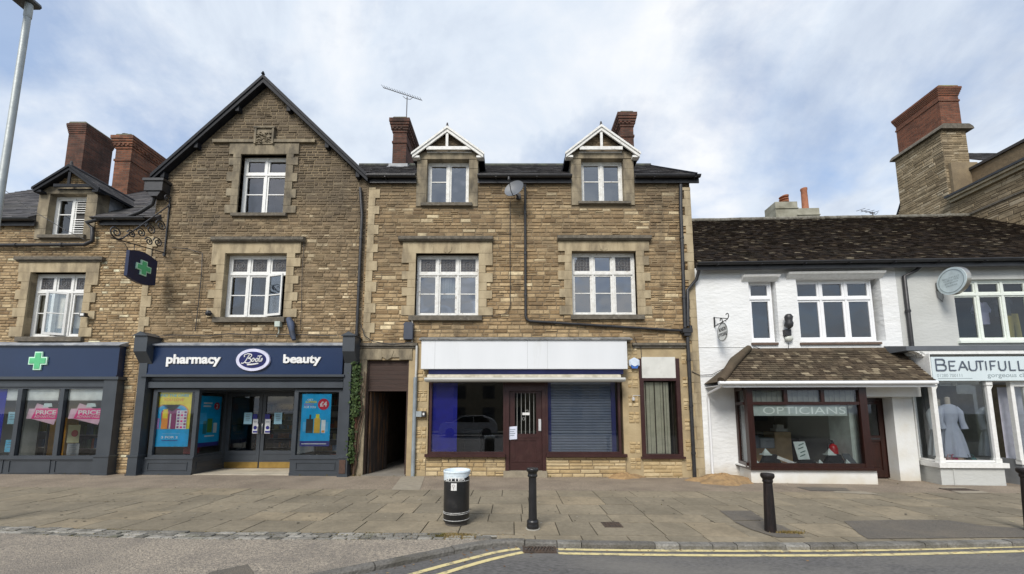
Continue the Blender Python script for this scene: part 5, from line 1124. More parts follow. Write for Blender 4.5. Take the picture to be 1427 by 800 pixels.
rect(.18, .25, .42, .52, 3, BKp, 'bottle'); rect(.28, .52, .34, .6, 3, BKp, 'spray_cap'); rect(.45, .25, .66, .53, 3, mat('gold_print', (.75, .5, .08), .5), 'bottle'); rect(.5, .53, .62, .61, 3, YE, 'cap'); rect(.7, .25, .84, .5, 3, WHp, 'tube'); rect(.07, .28, .17, .46, 2, SKp, 'box'); rect(.85, .28, .93, .46, 2, SKp, 'box'); rect(.72, .26, .82, .3, 4, ORp, 'tube_cap')
q = MB(); a, c_ = G_(.74, .8); q.disc(a, c_, .145, .145, .006, .004, mp); q.build('roundel', RDp, pt); text('£4', 'lettering', a - .09, a + .09, c_ - .06, c_ + .07, FRONT(D - .006), WHp, pt, .001, .03)
for s, c0, c1, a0, a1, m_ in (('GET', .87, .905, .18, .38, WHp), ('SUMMER', .825, .865, .12, .52, YE), ('READY', .775, .815, .08, .42, MGp), ('FOR YOU', .725, .765, .08, .48, WHp)):
    a, c_ = G_(a0, c0), G_(a1, c1); text(s, 'lettering', a[0], c_[0], a[1], c_[1], FRONT(D - .003), m_, pt, .001, .03)
for u0, u1, lb_ in ((340, 351, 'pale notice on the left leaf of the pharmacy door'), (382, 393, 'pale notice on the right leaf of the pharmacy door')): notice('notice', lb_, u0, 575, u1, 591, Dd - .03, PALEB, lines=4)
for u0, u1, lb_ in ((352, 359, 'white and blue hand sanitising sticker on the left leaf of the pharmacy door'), (369, 376.5, 'white and blue hand sanitising sticker on the right leaf of the pharmacy door')):
    t = notice('door_sticker', lb_, u0, 584, u1, 604, Dd - .03, WHp, lines=1, cat='sticker'); q = MB(); cx2, cz2 = P((u0 + u1) / 2, 596, Dd - .034); q.disc(cx2, cz2, .05, .05, Dd - .036, Dd - .0325, None); q.build('blue_disc', NV, t)
    q = MB(); a = Rc(u0 + .3, 600.5, u1 - .3, 603, Dd - .034); q.box(a[0], a[1], Dd - .035, Dd - .033, a[2], a[3]); q.build('blue_band', NV, t); q = MB(); a = Rc(u0 + .3, 577, u1 - .3, 584, Dd - .034); q.box(a[0], a[1], Dd - .035, Dd - .033, a[2], a[3]); q.build('dark_band', NV, t)
# ---------------------------------------------------------------- 3  central building with the empty shop
cb3 = thing('stone_building', 'wide stone building with two white gabled dormers over the empty white fronted shop', 'building', (.4, 10, g(.4)))
ZE = pz(251, 10); W1c = Rc(579, 353.6, 667, 440, 10); W2c = Rc(797, 350.5, 887, 439, 10); D1w = Rc(595, 223, 653.5, 283.5, 10); D2w = Rc(810, 222, 868.8, 281.7, 10)
AL = (px_(508, 580, 10), px_(568, 580, 10), -.1, pz(502, 10)); SHc = (px_(597, 580, 10), px_(868, 580, 10), -.1, pz(521, 10)); NW = (px_(895, 580, 10), px_(946, 580, 10), pz(636, 10), pz(500, 10))
zlow = pz(479, 10)
dn = [(D1w[0] - .22, D1w[1] + .22, D1w[2] - .1, ZE + .1), (D2w[0] - .22, D2w[1] + .22, D2w[2] - .1, ZE + .1)]
dn[0] = (px_(581, 265, 10), px_(666, 265, 10), D1w[2] - .1, ZE + .1); dn[1] = (px_(796, 265, 10), px_(883, 265, 10), D2w[2] - .1, ZE + .1)
hs = [W1c, W2c, AL, SHc, NW] + dn
q = MB(); backing(q, XGC, XCR, -.5, ZE, fm, .3, hs)
stones(q, lambda z: (XGC, XCR), zlow, ZE, fm, hs, h=(.075, .125), l=(.16, .4)); q.build('wall', [MORTAR, STONE_C], cb3)
# side wall toward the lower white building, with its gable
q = MB(); msd = FACEX(XCR); xr_y = 13.0; zrC = EYE + ray(713, 231)[1] * xr_y
bx(q, 10.0, 16, -.5, ZE, -.3, -.002, msd, 0); q.prism([(10, ZE), (16, ZE), (13, zrC - .05)], XCR - .3, XCR - .002, 0, .5, lambda p, y, zz: (y, p, zz))
def spc(z): 
    if z < ZE: return (10.02, 16)
    t = (z - ZE) / (zrC - ZE); return (10.02 + 3 * t, 16 - 3 * t)
stones(q, spc, 4.5, zrC - .15, msd); q.build('side_wall', [MORTAR, STONE_C], cb3)
q = MB(); ptch = random.Random(21)
zl0 = -.1
for a, c_ in ((XGC + .0, AL[0]), (AL[1], SHc[0]), (SHc[1], NW[0]), (NW[1], XCR)):
    bx(q, a + .002, c_ - .002, zl0, zlow, -.02, .02, fm)
bx(q, NW[0] - .002, NW[1] + .002, NW[3], zlow, -.02, .021, fm); bx(q, NW[0] - .05, NW[1] + .05, zl0, NW[2] - .002, -.02, .012, fm); bx(q, AL[0], AL[1], AL[3], zlow, -.02, .021, fm)
q.build_split('ground_floor_render', RENDERB, cb3, [0])
q = MB()
def tooth(x0, x1, zlist, dep=.02):
    for z in zlist:
        w_ = x1 - x0; mp = FRONT(10 - dep); stones(q, lambda zz: (x0, x1), z, z + .3, mp, h=(.09, .11), l=(.1, .2), m=0, gap=.014, proud=(.012, .02), rnd=ptch)
zz = [pz(v, 10) for v in (655, 632, 611, 585, 560, 532)]
tooth(AL[1] + .2, AL[1] + .5, zz); tooth(SHc[1] + .14, SHc[1] + .42, [pz(v, 10) for v in (654, 632, 590, 567, 541, 520, 500)]); tooth(NW[1] + .12, NW[1] + .36, [pz(v, 10) for v in (656, 629, 600, 571, 540, 508)])
stones(q, lambda z: (SHc[0] - .02, SHc[1] + .0), -.1, -.09, fm); q.build_split('toothed_stonework', [STONE_Y], cb3, [0, NW[0] + .3])
for nm, W_ in (('a', W1c), ('b', W2c)):
    q = MB(); blocks_surround(q, *W_, pz(337, 10) - W_[3], fm, wide=.36, narrow=.2)
    xm = (W_[0] + W_[1]) / 2; q.prism([(xm - .12, W_[3] + .16), (xm + .12, W_[3] + .16), (xm + .1, W_[3] + .05), (xm, W_[3] - .02), (xm - .1, W_[3] + .05)], 9.94, 9.96); q.build('window_surround', ASH, cb3)
drip(cb3, 555, 328, 687, 334); drip(cb3, 777, 327, 908, 333)
f = window(cb3, *W1c, 10, 3, pz(382, 10.1), (pz(409, 10.1),), m=WPEEL, gl=GLASSD, leaded={(1, 0), (1, 1), (1, 2)}, sill=(W1c[0] - .14, W1c[1] + .1, W1c[2] - .14, W1c[2]))
window(cb3, *W2c, 10, 3, pz(381, 10.1), (pz(408, 10.1),), m=WPEEL, gl=GLASSD, leaded={(1, 0), (1, 2)}, sill=(W2c[0] - .05, W2c[1] + .16, W2c[2] - .13, W2c[2]))
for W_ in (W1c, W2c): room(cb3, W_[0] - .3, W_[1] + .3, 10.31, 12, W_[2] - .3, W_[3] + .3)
q = MB()
for k in range(16):
    x_ = W1c[0] + .55 + k * .035; q.box(x_, x_ + .028, 10.27 + .012 * (k % 2), 10.275 + .012 * (k % 2), W1c[2] + .55, W1c[3] - .5)
q.build('net_curtain', mat('grey_net', (.5, .52, .54), .9), f)
ye = 12.9
for hole, apu, fu, fru, tie, x0u, x1u, zb_, sd in ((D1w, (623, 177), (574, 214.5), (674, 216), (594, 657), 581, 666, dn[0][2], 0), (D2w, (838, 175), (788.5, 214), (892, 213), (808, 868), 796, 883, dn[1][2], 1)):
    D_ = 9.83; a = P(*apu, D_); l_ = P(*fu, D_); r_ = P(*fru, D_)
    dormer(cb3, px_(x0u, 250, 10), px_(x1u, 250, 10), zb_, hole, a, l_, (r_[0], l_[1]), 10, ye, WPEEL, ASHD, STONE_C, tie=(px_(tie[0], 205, D_), px_(tie[1], 205, D_), pz(207.5, D_), pz(203, D_)))
window(cb3, *D1w, 10, 2, None, (pz(252.5, 10.1),), m=WPEEL, sill=(D1w[0] - .14, D1w[1] + .1, D1w[2] - .1, D1w[2]), skip_low=(1,), gl=GLASSD)
window(cb3, *D2w, 10, 2, None, (pz(252, 10.1),), m=WPEEL, sill=(D2w[0] - .1, D2w[1] + .16, D2w[2] - .08, D2w[2]), gl=GLASSD)
for W_ in (D1w, D2w): room(cb3, W_[0] - .1, W_[1] + .1, 10.29, 11.3, W_[2] - .05, W_[3] + .1)
rf = main_roof(cb3, XGC - 2.2, XCR + .1, 9.8, ZE + .03, xr_y, zrC, [(XGC - 2.2, XGC - .02), (dn[0][0] - .02, dn[0][1] + .02), (dn[1][0] - .02, dn[1][1] + .02)])
q = MB(); q.tube([(XGC - 1.5, xr_y, zrC + .0), (XCR + .1, xr_y, zrC + .0)], .08, 8); q.build('ridge_tile', mat('mossy_ridge', (.10, .11, .085), .9, (.05, .05, .05), 5), rf)
q = MB(); q.bar((XCR + .08, 9.75, ZE + .0), (XCR + .08, xr_y, zrC - .02), .05, .1); q.build('verge', BLACKT, rf)
for a, c_ in ((XGC + .05, dn[0][0] - .0), (dn[0][1], dn[1][0]), (dn[1][1], XCR + .22)): gutter(cb3, a, c_, 9.82, ZE + .02)
zt = EYE + ray(555, 165)[1] * 12.7
chimney(cb3, px_(547, 210, 12.7), px_(566, 210, 12.7), 12.7, 13.9, 9.6, zt, corbel=(.55, .1), band=zt - .95)
zt = EYE + ray(872, 157)[1] * 12.9
chimney(cb3, px_(865, 190, 12.9), px_(883, 190, 12.9), 12.9, 14.1, 9.6, zt, corbel=(.55, .1), band=zt - .95)
q = MB(); xa_, xb_ = px_(547, 210, 12.7), px_(566, 210, 12.7); zf_ = zrC - .3
q.box(xa_ - .09, xb_ + .09, 12.6, 12.69, zf_ - .12, zf_ + .12); q.prism([(12.69, zf_ + .1), (12.69, zf_ - .1), (13.1, zf_ + .25), (13.1, zf_ + .42)], xb_ + .002, xb_ + .07, 0, .5, lambda p, y, zz: (y, p, zz)); q.prism([(12.35, zf_ - .22), (12.6, zf_ - .02), (12.6, zf_ + .02), (12.35, zf_ - .19)], xa_ - .12, xb_ + .12, 0, .5, lambda p, y, zz: (y, p, zz)); q.build('lead_flashing', mat('bright_lead', (.36, .37, .38), .6, (.26, .27, .28), 7), cb3)
# cornice over the side openings
for u0, u1, v0, v1 in ((499, 581, 477.5, 481.5), (882, 957, 477.5, 481)):
    a = Rc(u0, v0, u1, v1, 9.88); q = MB(); q.box(a[0], a[1], 9.9, 10, a[2], a[3]); q.box(a[0] + .02, a[1] - .02, 9.94, 10, a[2] - .06, a[2]); q.build('cornice', SILL, cb3)
# alleyway: lintel, boarded head, timber door, passage
q = MB(); a = Rc(503, 486, 574, 501, 9.93); n_ = 3
bx(q, a[0], AL[0] + .02, -.1, a[2], -.01, .04, fm); bx(q, a[0] - .04, AL[0] + .4, a[2], a[3], -.01, .05, fm); bx(q, AL[0] + .402, AL[1] - .25, a[2] + .06, a[3], -.01, .052, fm); bx(q, AL[1] - .248, a[1], a[2], a[3], -.01, .05, fm)
xm = (AL[0] + AL[1]) / 2 - .0; q.prism([(xm - .16, a[3] - .05), (xm + .16, a[3] - .05), (xm + .1, a[2] + .05), (xm, a[2] - .01), (xm - .1, a[2] + .05)], 9.935, 9.955); q.build('alley_surround', ASHD, cb3)
WOOD = mat('weathered_dark_boards', (.055, .03, .022), .75, (.03, .018, .014), 6, .4, 30, stretch=(.6, 1, 14), dirt=(.09, .05, .035), dscale=1.5, dpos=(.5, .75), damt=.5)
DOORW = mat('worn_plank_door', (.06, .045, .038), .8, (.028, .022, .02), 5, .5, 30, stretch=(1, 8, .7), dirt=(.22, .11, .045), dscale=1.3, dpos=(.5, .62), damt=.75)
q = MB(); b_ = Rc(509, 503, 569, 542, 10.08); n_ = 6
for i in range(n_): zz0 = b_[2] + (b_[3] - b_[2]) * i / n_; q.box(AL[0] + .05, AL[1] - .05, 10.06 + .004 * (i % 2), 10.1, zz0 + .004, zz0 + (b_[3] - b_[2]) / n_)
q.box(AL[0], AL[1], 10.04, 10.13, b_[2] - .06, b_[2]); q.box(AL[0], AL[0] + .05, 10.03, 10.13, -.05, b_[3]); q.box(AL[1] - .05, AL[1], 10.03, 10.13, -.05, b_[3]); q.build('boarded_head', WOOD, cb3)
q = MB(); hx, hy = AL[0] + .06, 10.14; an = rad(81); 
for i in range(8):
    a0 = i * .125; mpd = lambda a, d, z: (hx + a * math.cos(an) + d * math.sin(an), hy + a * math.sin(an) - d * math.cos(an), z)
    bx(q, a0 + .003, a0 + .122, .02, b_[2] - .07, 0, .035 + .003 * (i % 2), mpd)
for zz0 in (.3, 1.0, 1.75): bx(q, .02, .98, zz0, zz0 + .12, -.03, 0, mpd)
dr = q.build('plank_door', DOORW, cb3); q = MB(); bx(q, .86, .9, 1.0, 1.12, .04, .06, mpd); q.build('latch', RUST, dr)
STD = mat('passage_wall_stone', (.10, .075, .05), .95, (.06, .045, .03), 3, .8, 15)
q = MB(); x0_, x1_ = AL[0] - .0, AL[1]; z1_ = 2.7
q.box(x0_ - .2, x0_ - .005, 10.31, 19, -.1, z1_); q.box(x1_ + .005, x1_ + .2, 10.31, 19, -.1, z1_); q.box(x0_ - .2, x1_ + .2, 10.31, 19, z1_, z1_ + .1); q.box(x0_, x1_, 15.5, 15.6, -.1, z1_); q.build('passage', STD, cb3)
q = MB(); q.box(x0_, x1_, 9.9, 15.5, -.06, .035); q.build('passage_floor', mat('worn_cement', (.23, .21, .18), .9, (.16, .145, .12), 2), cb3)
xp = px_(577.5, 580, 9.92); q = MB(); q.tube([(xp, 9.92, 0), (xp, 9.92, pz(526, 9.92))], .05, 12); q.build('conduit', mat('grey_conduit', (.27, .31, .33), .5, (.2, .23, .25), 5), cb3)
q = MB(); q.tube([(xp + .01, 9.92, pz(526, 9.92)), (xp + .015, 9.92, pz(482, 9.92))], .03, 10); q.build('conduit', mat('pale_conduit', (.52, .52, .5), .6, (.4, .4, .38), 5), cb3)
# ---- empty shopfront
Df = 9.7; a = Rc(587, 474, 874, 514, Df)
q = MB(); q.box(a[0], a[1], Df, 9.98, a[2], a[3])
fpn = q.build('fascia', mat('white_fascia_board', (.68, .70, .72), .45, (.64, .66, .68), .8, dirt=(.47, .47, .44), dscale=1.1, dpos=(.55, .8), damt=.6, stretch=(2.2, 1, .35)), cb3)
for uu in (606, 735, 763): 
    x_ = px_(uu, 495, Df); q = MB(); q.box(x_ - .003, x_ + .003, Df - .002, Df, a[2], a[3]); q.build('panel_joint', mat('joint_grey', (.4, .42, .42), .7), fpn)
q = MB(); q.prism([(10.0, a[3] + .13), (9.93, a[3] + .12), (Df - .04, a[3] + .03), (Df - .04, a[3] + .003), (10, a[3] + .003)], a[0] - .06, a[1] + .14, 0, .5, lambda p, y, zz: (y, p, zz)); q.build('flashing', LEADS, cb3)
c_ = Rc(597, 513.5, 869, 521, 9.82); BLU = mat('dull_blue_paint', (.03, .04, .17), .5, (.04, .05, .2), 4); q = MB(); q.box(c_[0], c_[1], 9.84, 9.99, c_[2], a[2]); q.build('lower_fascia', BLU, cb3)
e_ = Rc(591.5, 521, 871.5, 531.5, 9.5)
q = MB(); hgt = e_[3] - e_[2]; q.prism([(9.5, e_[2]), (9.47, e_[2] + hgt * .25), (9.5, e_[2] + hgt * .5), (9.5, e_[2] + hgt * .52), (9.82, e_[2] + hgt * .52), (9.82, e_[2])], e_[0], e_[1], 0, .5, lambda p, y, zz: (y, p, zz)); aw = q.build('awning_cassette', mat('grey_awning_case', (.46, .46, .43), .5, (.36, .36, .33), 4, stretch=(.3, 1, 3)), cb3)
q = MB(); q.prism([(9.51, e_[2] + hgt * .53), (9.53, e_[3] - .02), (9.65, e_[3]), (9.8, e_[3] - .01), (9.8, e_[2] + hgt * .53)], e_[0] + .06, e_[1] - .1, 0, .5, lambda p, y, zz: (y, p, zz)); q.build('rolled_awning', mat('cream_awning_fabric', (.56, .52, .43), .9, (.36, .33, .25), 7, .5, 12, dirt=(.25, .12, .1), dscale=5, dpos=(.62, .7), damt=.5), aw)
D0 = 9.93; za, zt_ = pz(632.5, D0), pz(521, 10) - .002
xs_l, xs_r = px_(598, 580, D0), px_(865, 580, D0); dl, dr_ = px_(704.5, 600, D0), px_(760.5, 600, D0)
q = MB()
for p_, r_ in ((xs_l, dl), (dr_, xs_r)):
    q.box(p_, p_ + .06, D0, D0 + .1, za, zt_); q.box(r_ - .06, r_, D0, D0 + .1, za, zt_); q.box(p_ + .06, r_ - .06, D0, D0 + .1, zt_ - .07, zt_); q.box(p_ + .06, r_ - .06, D0, D0 + .1, za, za + .05)
q.box(xs_l - .08, dl - .005, D0 - .08, D0 + .06, za - .075, za - .002); q.box(dr_ + .005, xs_r + .12, D0 - .08, D0 + .06, za - .075, za - .002)
wf = q.build_split('shop_window', MAROON, cb3, [(dl + dr_) / 2])[0]
q = MB()
for p_, r_ in ((xs_l, dl), (dr_, xs_r)): q.quad((p_ + .05, D0 + .05, za), (r_ - .05, D0 + .05, za), (r_ - .05, D0 + .05, zt_), (p_ + .05, D0 + .05, zt_))
q.build_split('pane', glassmat('clean_dark_glass', (.92, .94, .95), .12, .004), wf, [(dl + dr_) / 2])
q = MB(); zt2 = zt_; zd = pz(655, 10) ; dz1 = pz(545, 10)
for p_, r_ in ((dl + .002, dl + .09), (dr_ - .09, dr_ - .002)): q.box(p_, r_, D0 - .01, D0 + .12, 0, zt2)
q.box(dl + .09, dr_ - .09, D0 - .01, D0 + .12, dz1, zt2); fr_ = q.build('door_frame', MAROON, cb3)
q = MB(); p_, r_ = dl + .095, dr_ - .095; yD = D0 + .05; gz0, gz1 = pz(604.5, yD), pz(548, yD); gx0, gx1 = p_ + .14, r_ - .14; zmid = gz0 - .09
q.box(p_, gx0, yD, yD + .045, zd, dz1); q.box(gx1, r_, yD, yD + .045, zd, dz1); q.box(gx0, gx1, yD, yD + .045, gz1, dz1); q.box(gx0, gx1, yD, yD + .045, zmid - .08, gz0)
q.box(gx0, gx1, yD, yD + .045, zd, zd + .24); q.box(gx0, gx1, yD + .015, yD + .03, zd + .24, zmid - .08)
for bb_ in ((p_ + .05, r_ - .05, zd + .2, zd + .215), (p_ + .09, r_ - .09, zmid - .01, zmid + .0)): q.box(bb_[0], bb_[1], yD - .012, yD, bb_[2], bb_[3])
q.box((p_ + r_) / 2 - .03, (p_ + r_) / 2 + .03, yD + .008, yD + .015, zmid - .3, zmid - .18)
dr3 = q.build('door', MAROON, cb3); q = MB(); q.quad((gx0, yD + .03, gz0), (gx1, yD + .03, gz0), (gx1, yD + .03, gz1), (gx0, yD + .03, gz1)); q.build('pane', MATS['clean_dark_glass'], dr3)
IRON = mat('pale_iron_bars', (.35, .35, .33), .5); q = MB()
for i in range(5): x_ = gx0 + .06 + (gx1 - gx0 - .12) * i / 4; q.tube([(x_, yD + .012, gz0), (x_, yD + .012, gz1)], .007, 6)
for dx_, dz_ in ((.04, .05), (-.05, -.14)):
    cxx, czz = (gx0 + gx1) / 2 + dx_, (gz0 + gz1) / 2 + dz_; q.tube([(cxx + .035 * math.cos(k * .524), yD + .01, czz + .035 * math.sin(k * .524)) for k in range(13)], .006, 5, 0, False)
q.build('security_bars', IRON, dr3)
q = MB(); a = Rc(728, 575, 738, 578.5, yD - .005); q.box(a[0], a[1], yD - .005, yD + .004, a[2], a[3]); q.build('number_plate', WHT, dr3)
q = MB(); a = Rc(750.5, 584, 754, 600.5, yD - .03); q.box(a[0], a[1], yD - .03, yD, a[2], a[3]); q.build('push_plate', mat('bright_steel_plate', (.75, .75, .76), .35, metal=.4), dr3)
q = MB(); q.box(dl - .05, dr_ + .02, 9.84, 10.06, -.05, zd - .01); q.build('doorstep', mat('worn_doorstep', (.3, .26, .19), .9, (.22, .19, .14), 6), cb3)
notice('notice', 'white paper notice stuck on the maroon door', 708, 595, 720.5, 613, D0 + .03, mat('white_paper', (.66, .7, .82), .7), lines=4, skew=.02)
q = MB(); stones(q, lambda z: (SHc[0] - .03, dl), -.1, za - .08, FRONT(9.96), h=(.08, .13), l=(.18, .42), m=1, gap=.01, bright=0); stones(q, lambda z: (dr_, SHc[1] + .03), -.1, za - .08, FRONT(9.96), h=(.07, .1), l=(.25, .6), m=1, gap=.01, bright=0)
stones(q, lambda z: (NW[0] - .03, NW[1] + .03), -.1, NW[2] - .02, FRONT(9.985), h=(.08, .1), l=(.2, .45), m=1, gap=.01, bright=0)
q.box(SHc[0] - .04, dl, 9.96, 10.1, -.1, za - .08); q.box(dr_, SHc[1] + .04, 9.96, 10.1, -.1, za - .08); q.build_split('stallriser', [MORTAR, STONE_Y], cb3, [(dl + dr_) / 2, SHc[1] + .2])
room(cb3, SHc[0] - .15, SHc[1] + .25, 10.31, 14.5, -.05, 2.9, DARKR)
q = MB(); q.box((SHc[0] + dl) / 2 - .2, (SHc[0] + dl) / 2 + .25, 11.2, 11.6, -.04, 1.05); q.box((SHc[0] + dl) / 2 - .25, (SHc[0] + dl) / 2 + .3, 11.15, 11.65, 1.05, 1.1); tag(q.build('counter', mat('black_counter', (.02, .02, .02), .5)), 'low dark counter inside the empty shop', 'counter')
q = MB(); a = Rc(602, 534, 637, 631, D0 + .09); q.box(a[0], a[1], D0 + .085, D0 + .09, a[2], a[3]); tag(q.build('window_vinyl', MATS['royal_blue_vinyl']), 'royal blue panel covering the left third of the empty shop window', 'vinyl panel')
a = Rc(768, 533, 852, 631, D0 + .14); t = thing('roller_shutter', 'closed grey roller shutter behind the right window of the empty shop', 'roller shutter', ((a[0] + a[1]) / 2, D0 + .14, a[2])); q = MB(); n_ = 26
for i in range(n_): z0_ = a[2] + (a[3] - a[2]) * i / n_; z1_ = a[2] + (a[3] - a[2]) * (i + 1) / n_; q.prism([(D0 + .15, z0_), (D0 + .125, z0_ + .012), (D0 + .122, (z0_ + z1_) / 2), (D0 + .135, z1_ - .008), (D0 + .15, z1_)], a[0], a[1], 0, .5, lambda p, y, zz: (y, p, zz))
q.build('slats', mat('grey_blue_shutter', (.24, .28, .35), .4, (.2, .24, .31), 4), t); q = MB()
for u0, u1 in ((761.5, 768), (852, 858)): b_ = Rc(u0, 533, u1, 631, D0 + .11); q.box(b_[0], b_[1], D0 + .1, D0 + .16, b_[2], b_[3])
q.build('guide_rail', mat('blue_guide_rail', (.03, .04, .2), .4), t)
# narrow barred window at the right
D0 = 9.97; q = MB(); zp = pz(527, D0); q.box(NW[0] - .05, NW[0] + .05, D0 - .03, D0 + .08, NW[2], zp); q.box(NW[1] - .05, NW[1] + .05, D0 - .03, D0 + .08, NW[2], NW[3] - .0); q.box(NW[0] + .05, NW[1] - .05, D0 - .03, D0 + .08, zp - .07, zp); q.box(NW[0] + .05, NW[1] - .05, D0 - .03, D0 + .08, NW[2], NW[2] + .06)
q.box(NW[0] - .06, NW[0] - .0, D0 - .03, D0 + .08, zp, NW[3]); q.box(NW[0] - .08, NW[1] + .09, D0 - .07, D0 + .05, NW[2] - .05, NW[2] - .002); nf = q.build('window', MAROON, cb3)
q = MB(); q.quad((NW[0], D0 + .03, NW[2]), (NW[1], D0 + .03, NW[2]), (NW[1], D0 + .03, zp), (NW[0], D0 + .03, zp)); q.build('pane', GLASSS, nf)
q = MB(); q.box(NW[0] + .02, NW[1] - .051, D0 - .02, D0 + .02, zp + .002, NW[3] + .04); q.build('upper_board', mat('stained_white_board', (.62, .62, .58), .7, (.56, .56, .52), 4, dirt=(.38, .37, .34), dscale=2.5, dpos=(.55, .75), damt=.6), nf)
q = MB(); n_ = 9
for i in range(n_): x_ = NW[0] + .1 + (NW[1] - NW[0] - .3) * i / n_; q.box(x_, x_ + (NW[1] - NW[0] - .3) / n_ - .006, D0 + .12 + .01 * (i % 2), D0 + .13 + .01 * (i % 2), NW[2] + .06, zp - .1)
q.build('vertical_blind', mat('cream_vertical_blind', (.62, .59, .46), .8), nf)
q = MB()
for i in range(4): x_ = NW[0] + .12 + (NW[1] - NW[0] - .26) * i / 3; q.box(x_ - .008, x_ + .008, D0 + .06, D0 + .075, NW[2] + .05, zp - .05)
q.build('security_bars', RUST, nf); room(cb3, NW[0] - .05, NW[1] + .05, 10.31, 11, NW[2] - .2, NW[3])
# downpipes
xr0 = px_(948, 258, 9.9); x2 = px_(957, 462, 9.9); zh = pz(462, 9.9)
pipe(cb3, [(xr0 - .0, 9.88, pz(258, 9.9)), (px_(949, 290, 9.9), 9.92, pz(290, 9.9)), (x2 - .03, 9.92, zh + .1)], .045)
pipe(cb3, [(px_(958, 470, 9.9), 9.9, pz(470, 9.9)), (px_(968, 664, 9.9), 9.9, g(4.6) + .02)], .045)
q = MB(); q.box(x2 - .13, x2 + .12, 9.82, 9.99, zh - .04, zh + .07); q.box(x2 - .09, x2 + .08, 9.84, 9.97, zh - .12, zh - .04); q.tube([(x2 + .1, 9.88, zh), (x2 + .1, 9.88, zh + .15)], .04); q.build('rainwater_hopper', BLACK, cb3)
xv = px_(732, 350, 9.94); pipe(cb3, [(xv, 9.86, pz(258, 9.9)), (xv, 9.94, pz(268, 9.9)), (xv, 9.94, pz(440, 9.94)), (xv + .03, 9.94, pz(445, 9.94)), (xv + .1, 9.94, pz(447.5, 9.94)), (x2 - .1, 9.93, pz(461, 9.93))], .034)
q = MB(); quoins(q, XCR - .5, XCR, -.1, pz(262, 10), fm, -1, wide=.3, narrow=.17); q.build('quoin', ASH, cb3)

# ---------------------------------------------------------------- 4  white building with the opticians
YAW = (rad(-2.2), 4.86, 9.98)
XW0, XWB, XW1 = 4.87, px_(1254, 440, 9.98), 17.0
DW = 9.98; fw_ = FRONT(DW)
wb = thing('white_building', 'low white painted building over the opticians with mossy brown roof', 'building', (7.5, DW, g(7.5)))
zEw = P(1180, 371, DW)[1]
Wa = Rc(1043.5, 392, 1077.5, 476.5, DW + .1); Wb = Rc(1109, 390, 1218, 475.5, DW + .12); Wa = (Wa[0], Wa[1], Wa[2], Wa[3]);
rev_a = (Wa[0] - .02, Wa[1] + .05, Wa[2] - .02, Wa[3]); rev_b = (Wb[0] - .02, Wb[1] + .12, Wb[2] - .02, Wb[3])
SHw = (px_(1040, 600, DW), px_(1198, 600, DW), -.2, pz(536, DW)); DOw = (px_(1199, 600, DW) + .02, px_(1247, 620, DW), -.2, P(1222, 552, DW)[1])
q = MB(); backing(q, XW0, XWB, -.5, zEw, fw_, .3, [rev_a, rev_b, SHw, DOw]); q.build('wall', WWALL, wb)
window(wb, *Wa, DW, 1, P(1061, 416, DW + .1)[1], (), rec=.12, m=WUPVC, fw=.05, cw=.05, gl=GLASS); window(wb, *Wb, DW, 3, P(1163, 416, DW + .1)[1], (), rec=.14, m=WUPVC, fw=.05, cw=.05, gl=GLASS)
for W_ in (rev_a, rev_b): room(wb, W_[0] - .05, W_[1] + .05, DW + .31, DW + 2, W_[2] - .1, W_[3] + .1)
BSIL = mat('brown_tile_sill', (.13, .085, .06), .7, (.09, .06, .045), 10)
for u0, u1, v in ((1048, 1085, 479), (1116, 1229, 478.5)): a = Rc(u0, v - 1.5, u1, v + 1.5, DW - .04); q = MB(); q.box(a[0], a[1], DW - .05, DW + .13, a[2], a[3]); q.build('window_sill', BSIL, wb)
for u0, u1, v0, v1 in ((1036, 1087, 383, 388), (1099, 1234, 378.5, 384)):
    a = Rc(u0, v0, u1, v1, DW - .12); q = MB(); q.prism([(DW - .16, a[3]), (DW - .13, a[3] - .05), (DW - .1, a[3] - .06), (DW - .06, a[2]), (DW + .002, a[2] - .05), (DW + .002, a[3] + .02)], a[0], a[1], 0, .5, lambda p, y, zz: (y, p, zz)); q.build('hood_mould', WTIMB, wb)
# long roof over both shops
yrW = 14.2; zrW = P(1110, 305.5, yrW)[1]
q = MB(); S_ = Vector((0, yrW - 9.72, zrW - (zEw + .05))); roofing(q, (XW0 + .02, 9.72, zEw + .05), (1, 0, 0), S_, XW1 + 1 - XW0, S_.length, .14, .095, .015, 1, 0, rough=.45)
q.prism([(9.74, zEw + .03), (yrW, zrW - .03), (yrW + 4.4, zEw)], XW0 + .02, XW1 + 1, 0, .5, lambda p, y, zz: (y, p, zz)); rf = q.build('roof', [TILE, TILE], wb)
q = MB(); x_ = XW0
while x_ < XW1 + 1: q.tube([(x_, yrW, zrW + .0 + R.uniform(-.01, .01)), (x_ + .44, yrW, zrW + .0 + R.uniform(-.01, .01))], .1, 8); x_ += .45
q.build('ridge_tile', mat('mossy_ridge_stone', (.09, .08, .06), .9, (.2, .19, .16), 9), rf)
gutter(wb, XW0 - .05, XW1, 9.68, zEw + .03, .055)
pp = [P(971, 379, DW - .06), P(970, 390, DW - .06), P(958, 404, DW - .06), P(957, 455, DW - .06)]
pipe(wb, [(pp[0][0], DW - .2, pp[0][1]), (pp[1][0], DW - .08, pp[1][1]), (pp[2][0], DW - .07, pp[2][1]), (pp[3][0] + .02, DW - .09, pp[3][1])], .042, clips=False)
pp = [P(1278, 371, DW - .06), P(1276, 377, DW - .06), P(1260, 385, DW - .06), P(1271, 483, DW - .06)]
xq = (pp[2][0] + pp[3][0]) / 2; pipe(wb, [(pp[0][0], DW - .2, pp[0][1]), (pp[1][0], DW - .08, pp[1][1]), (xq, DW - .06, pp[2][1]), (xq, DW - .06, pp[3][1])], .045, clips=True)
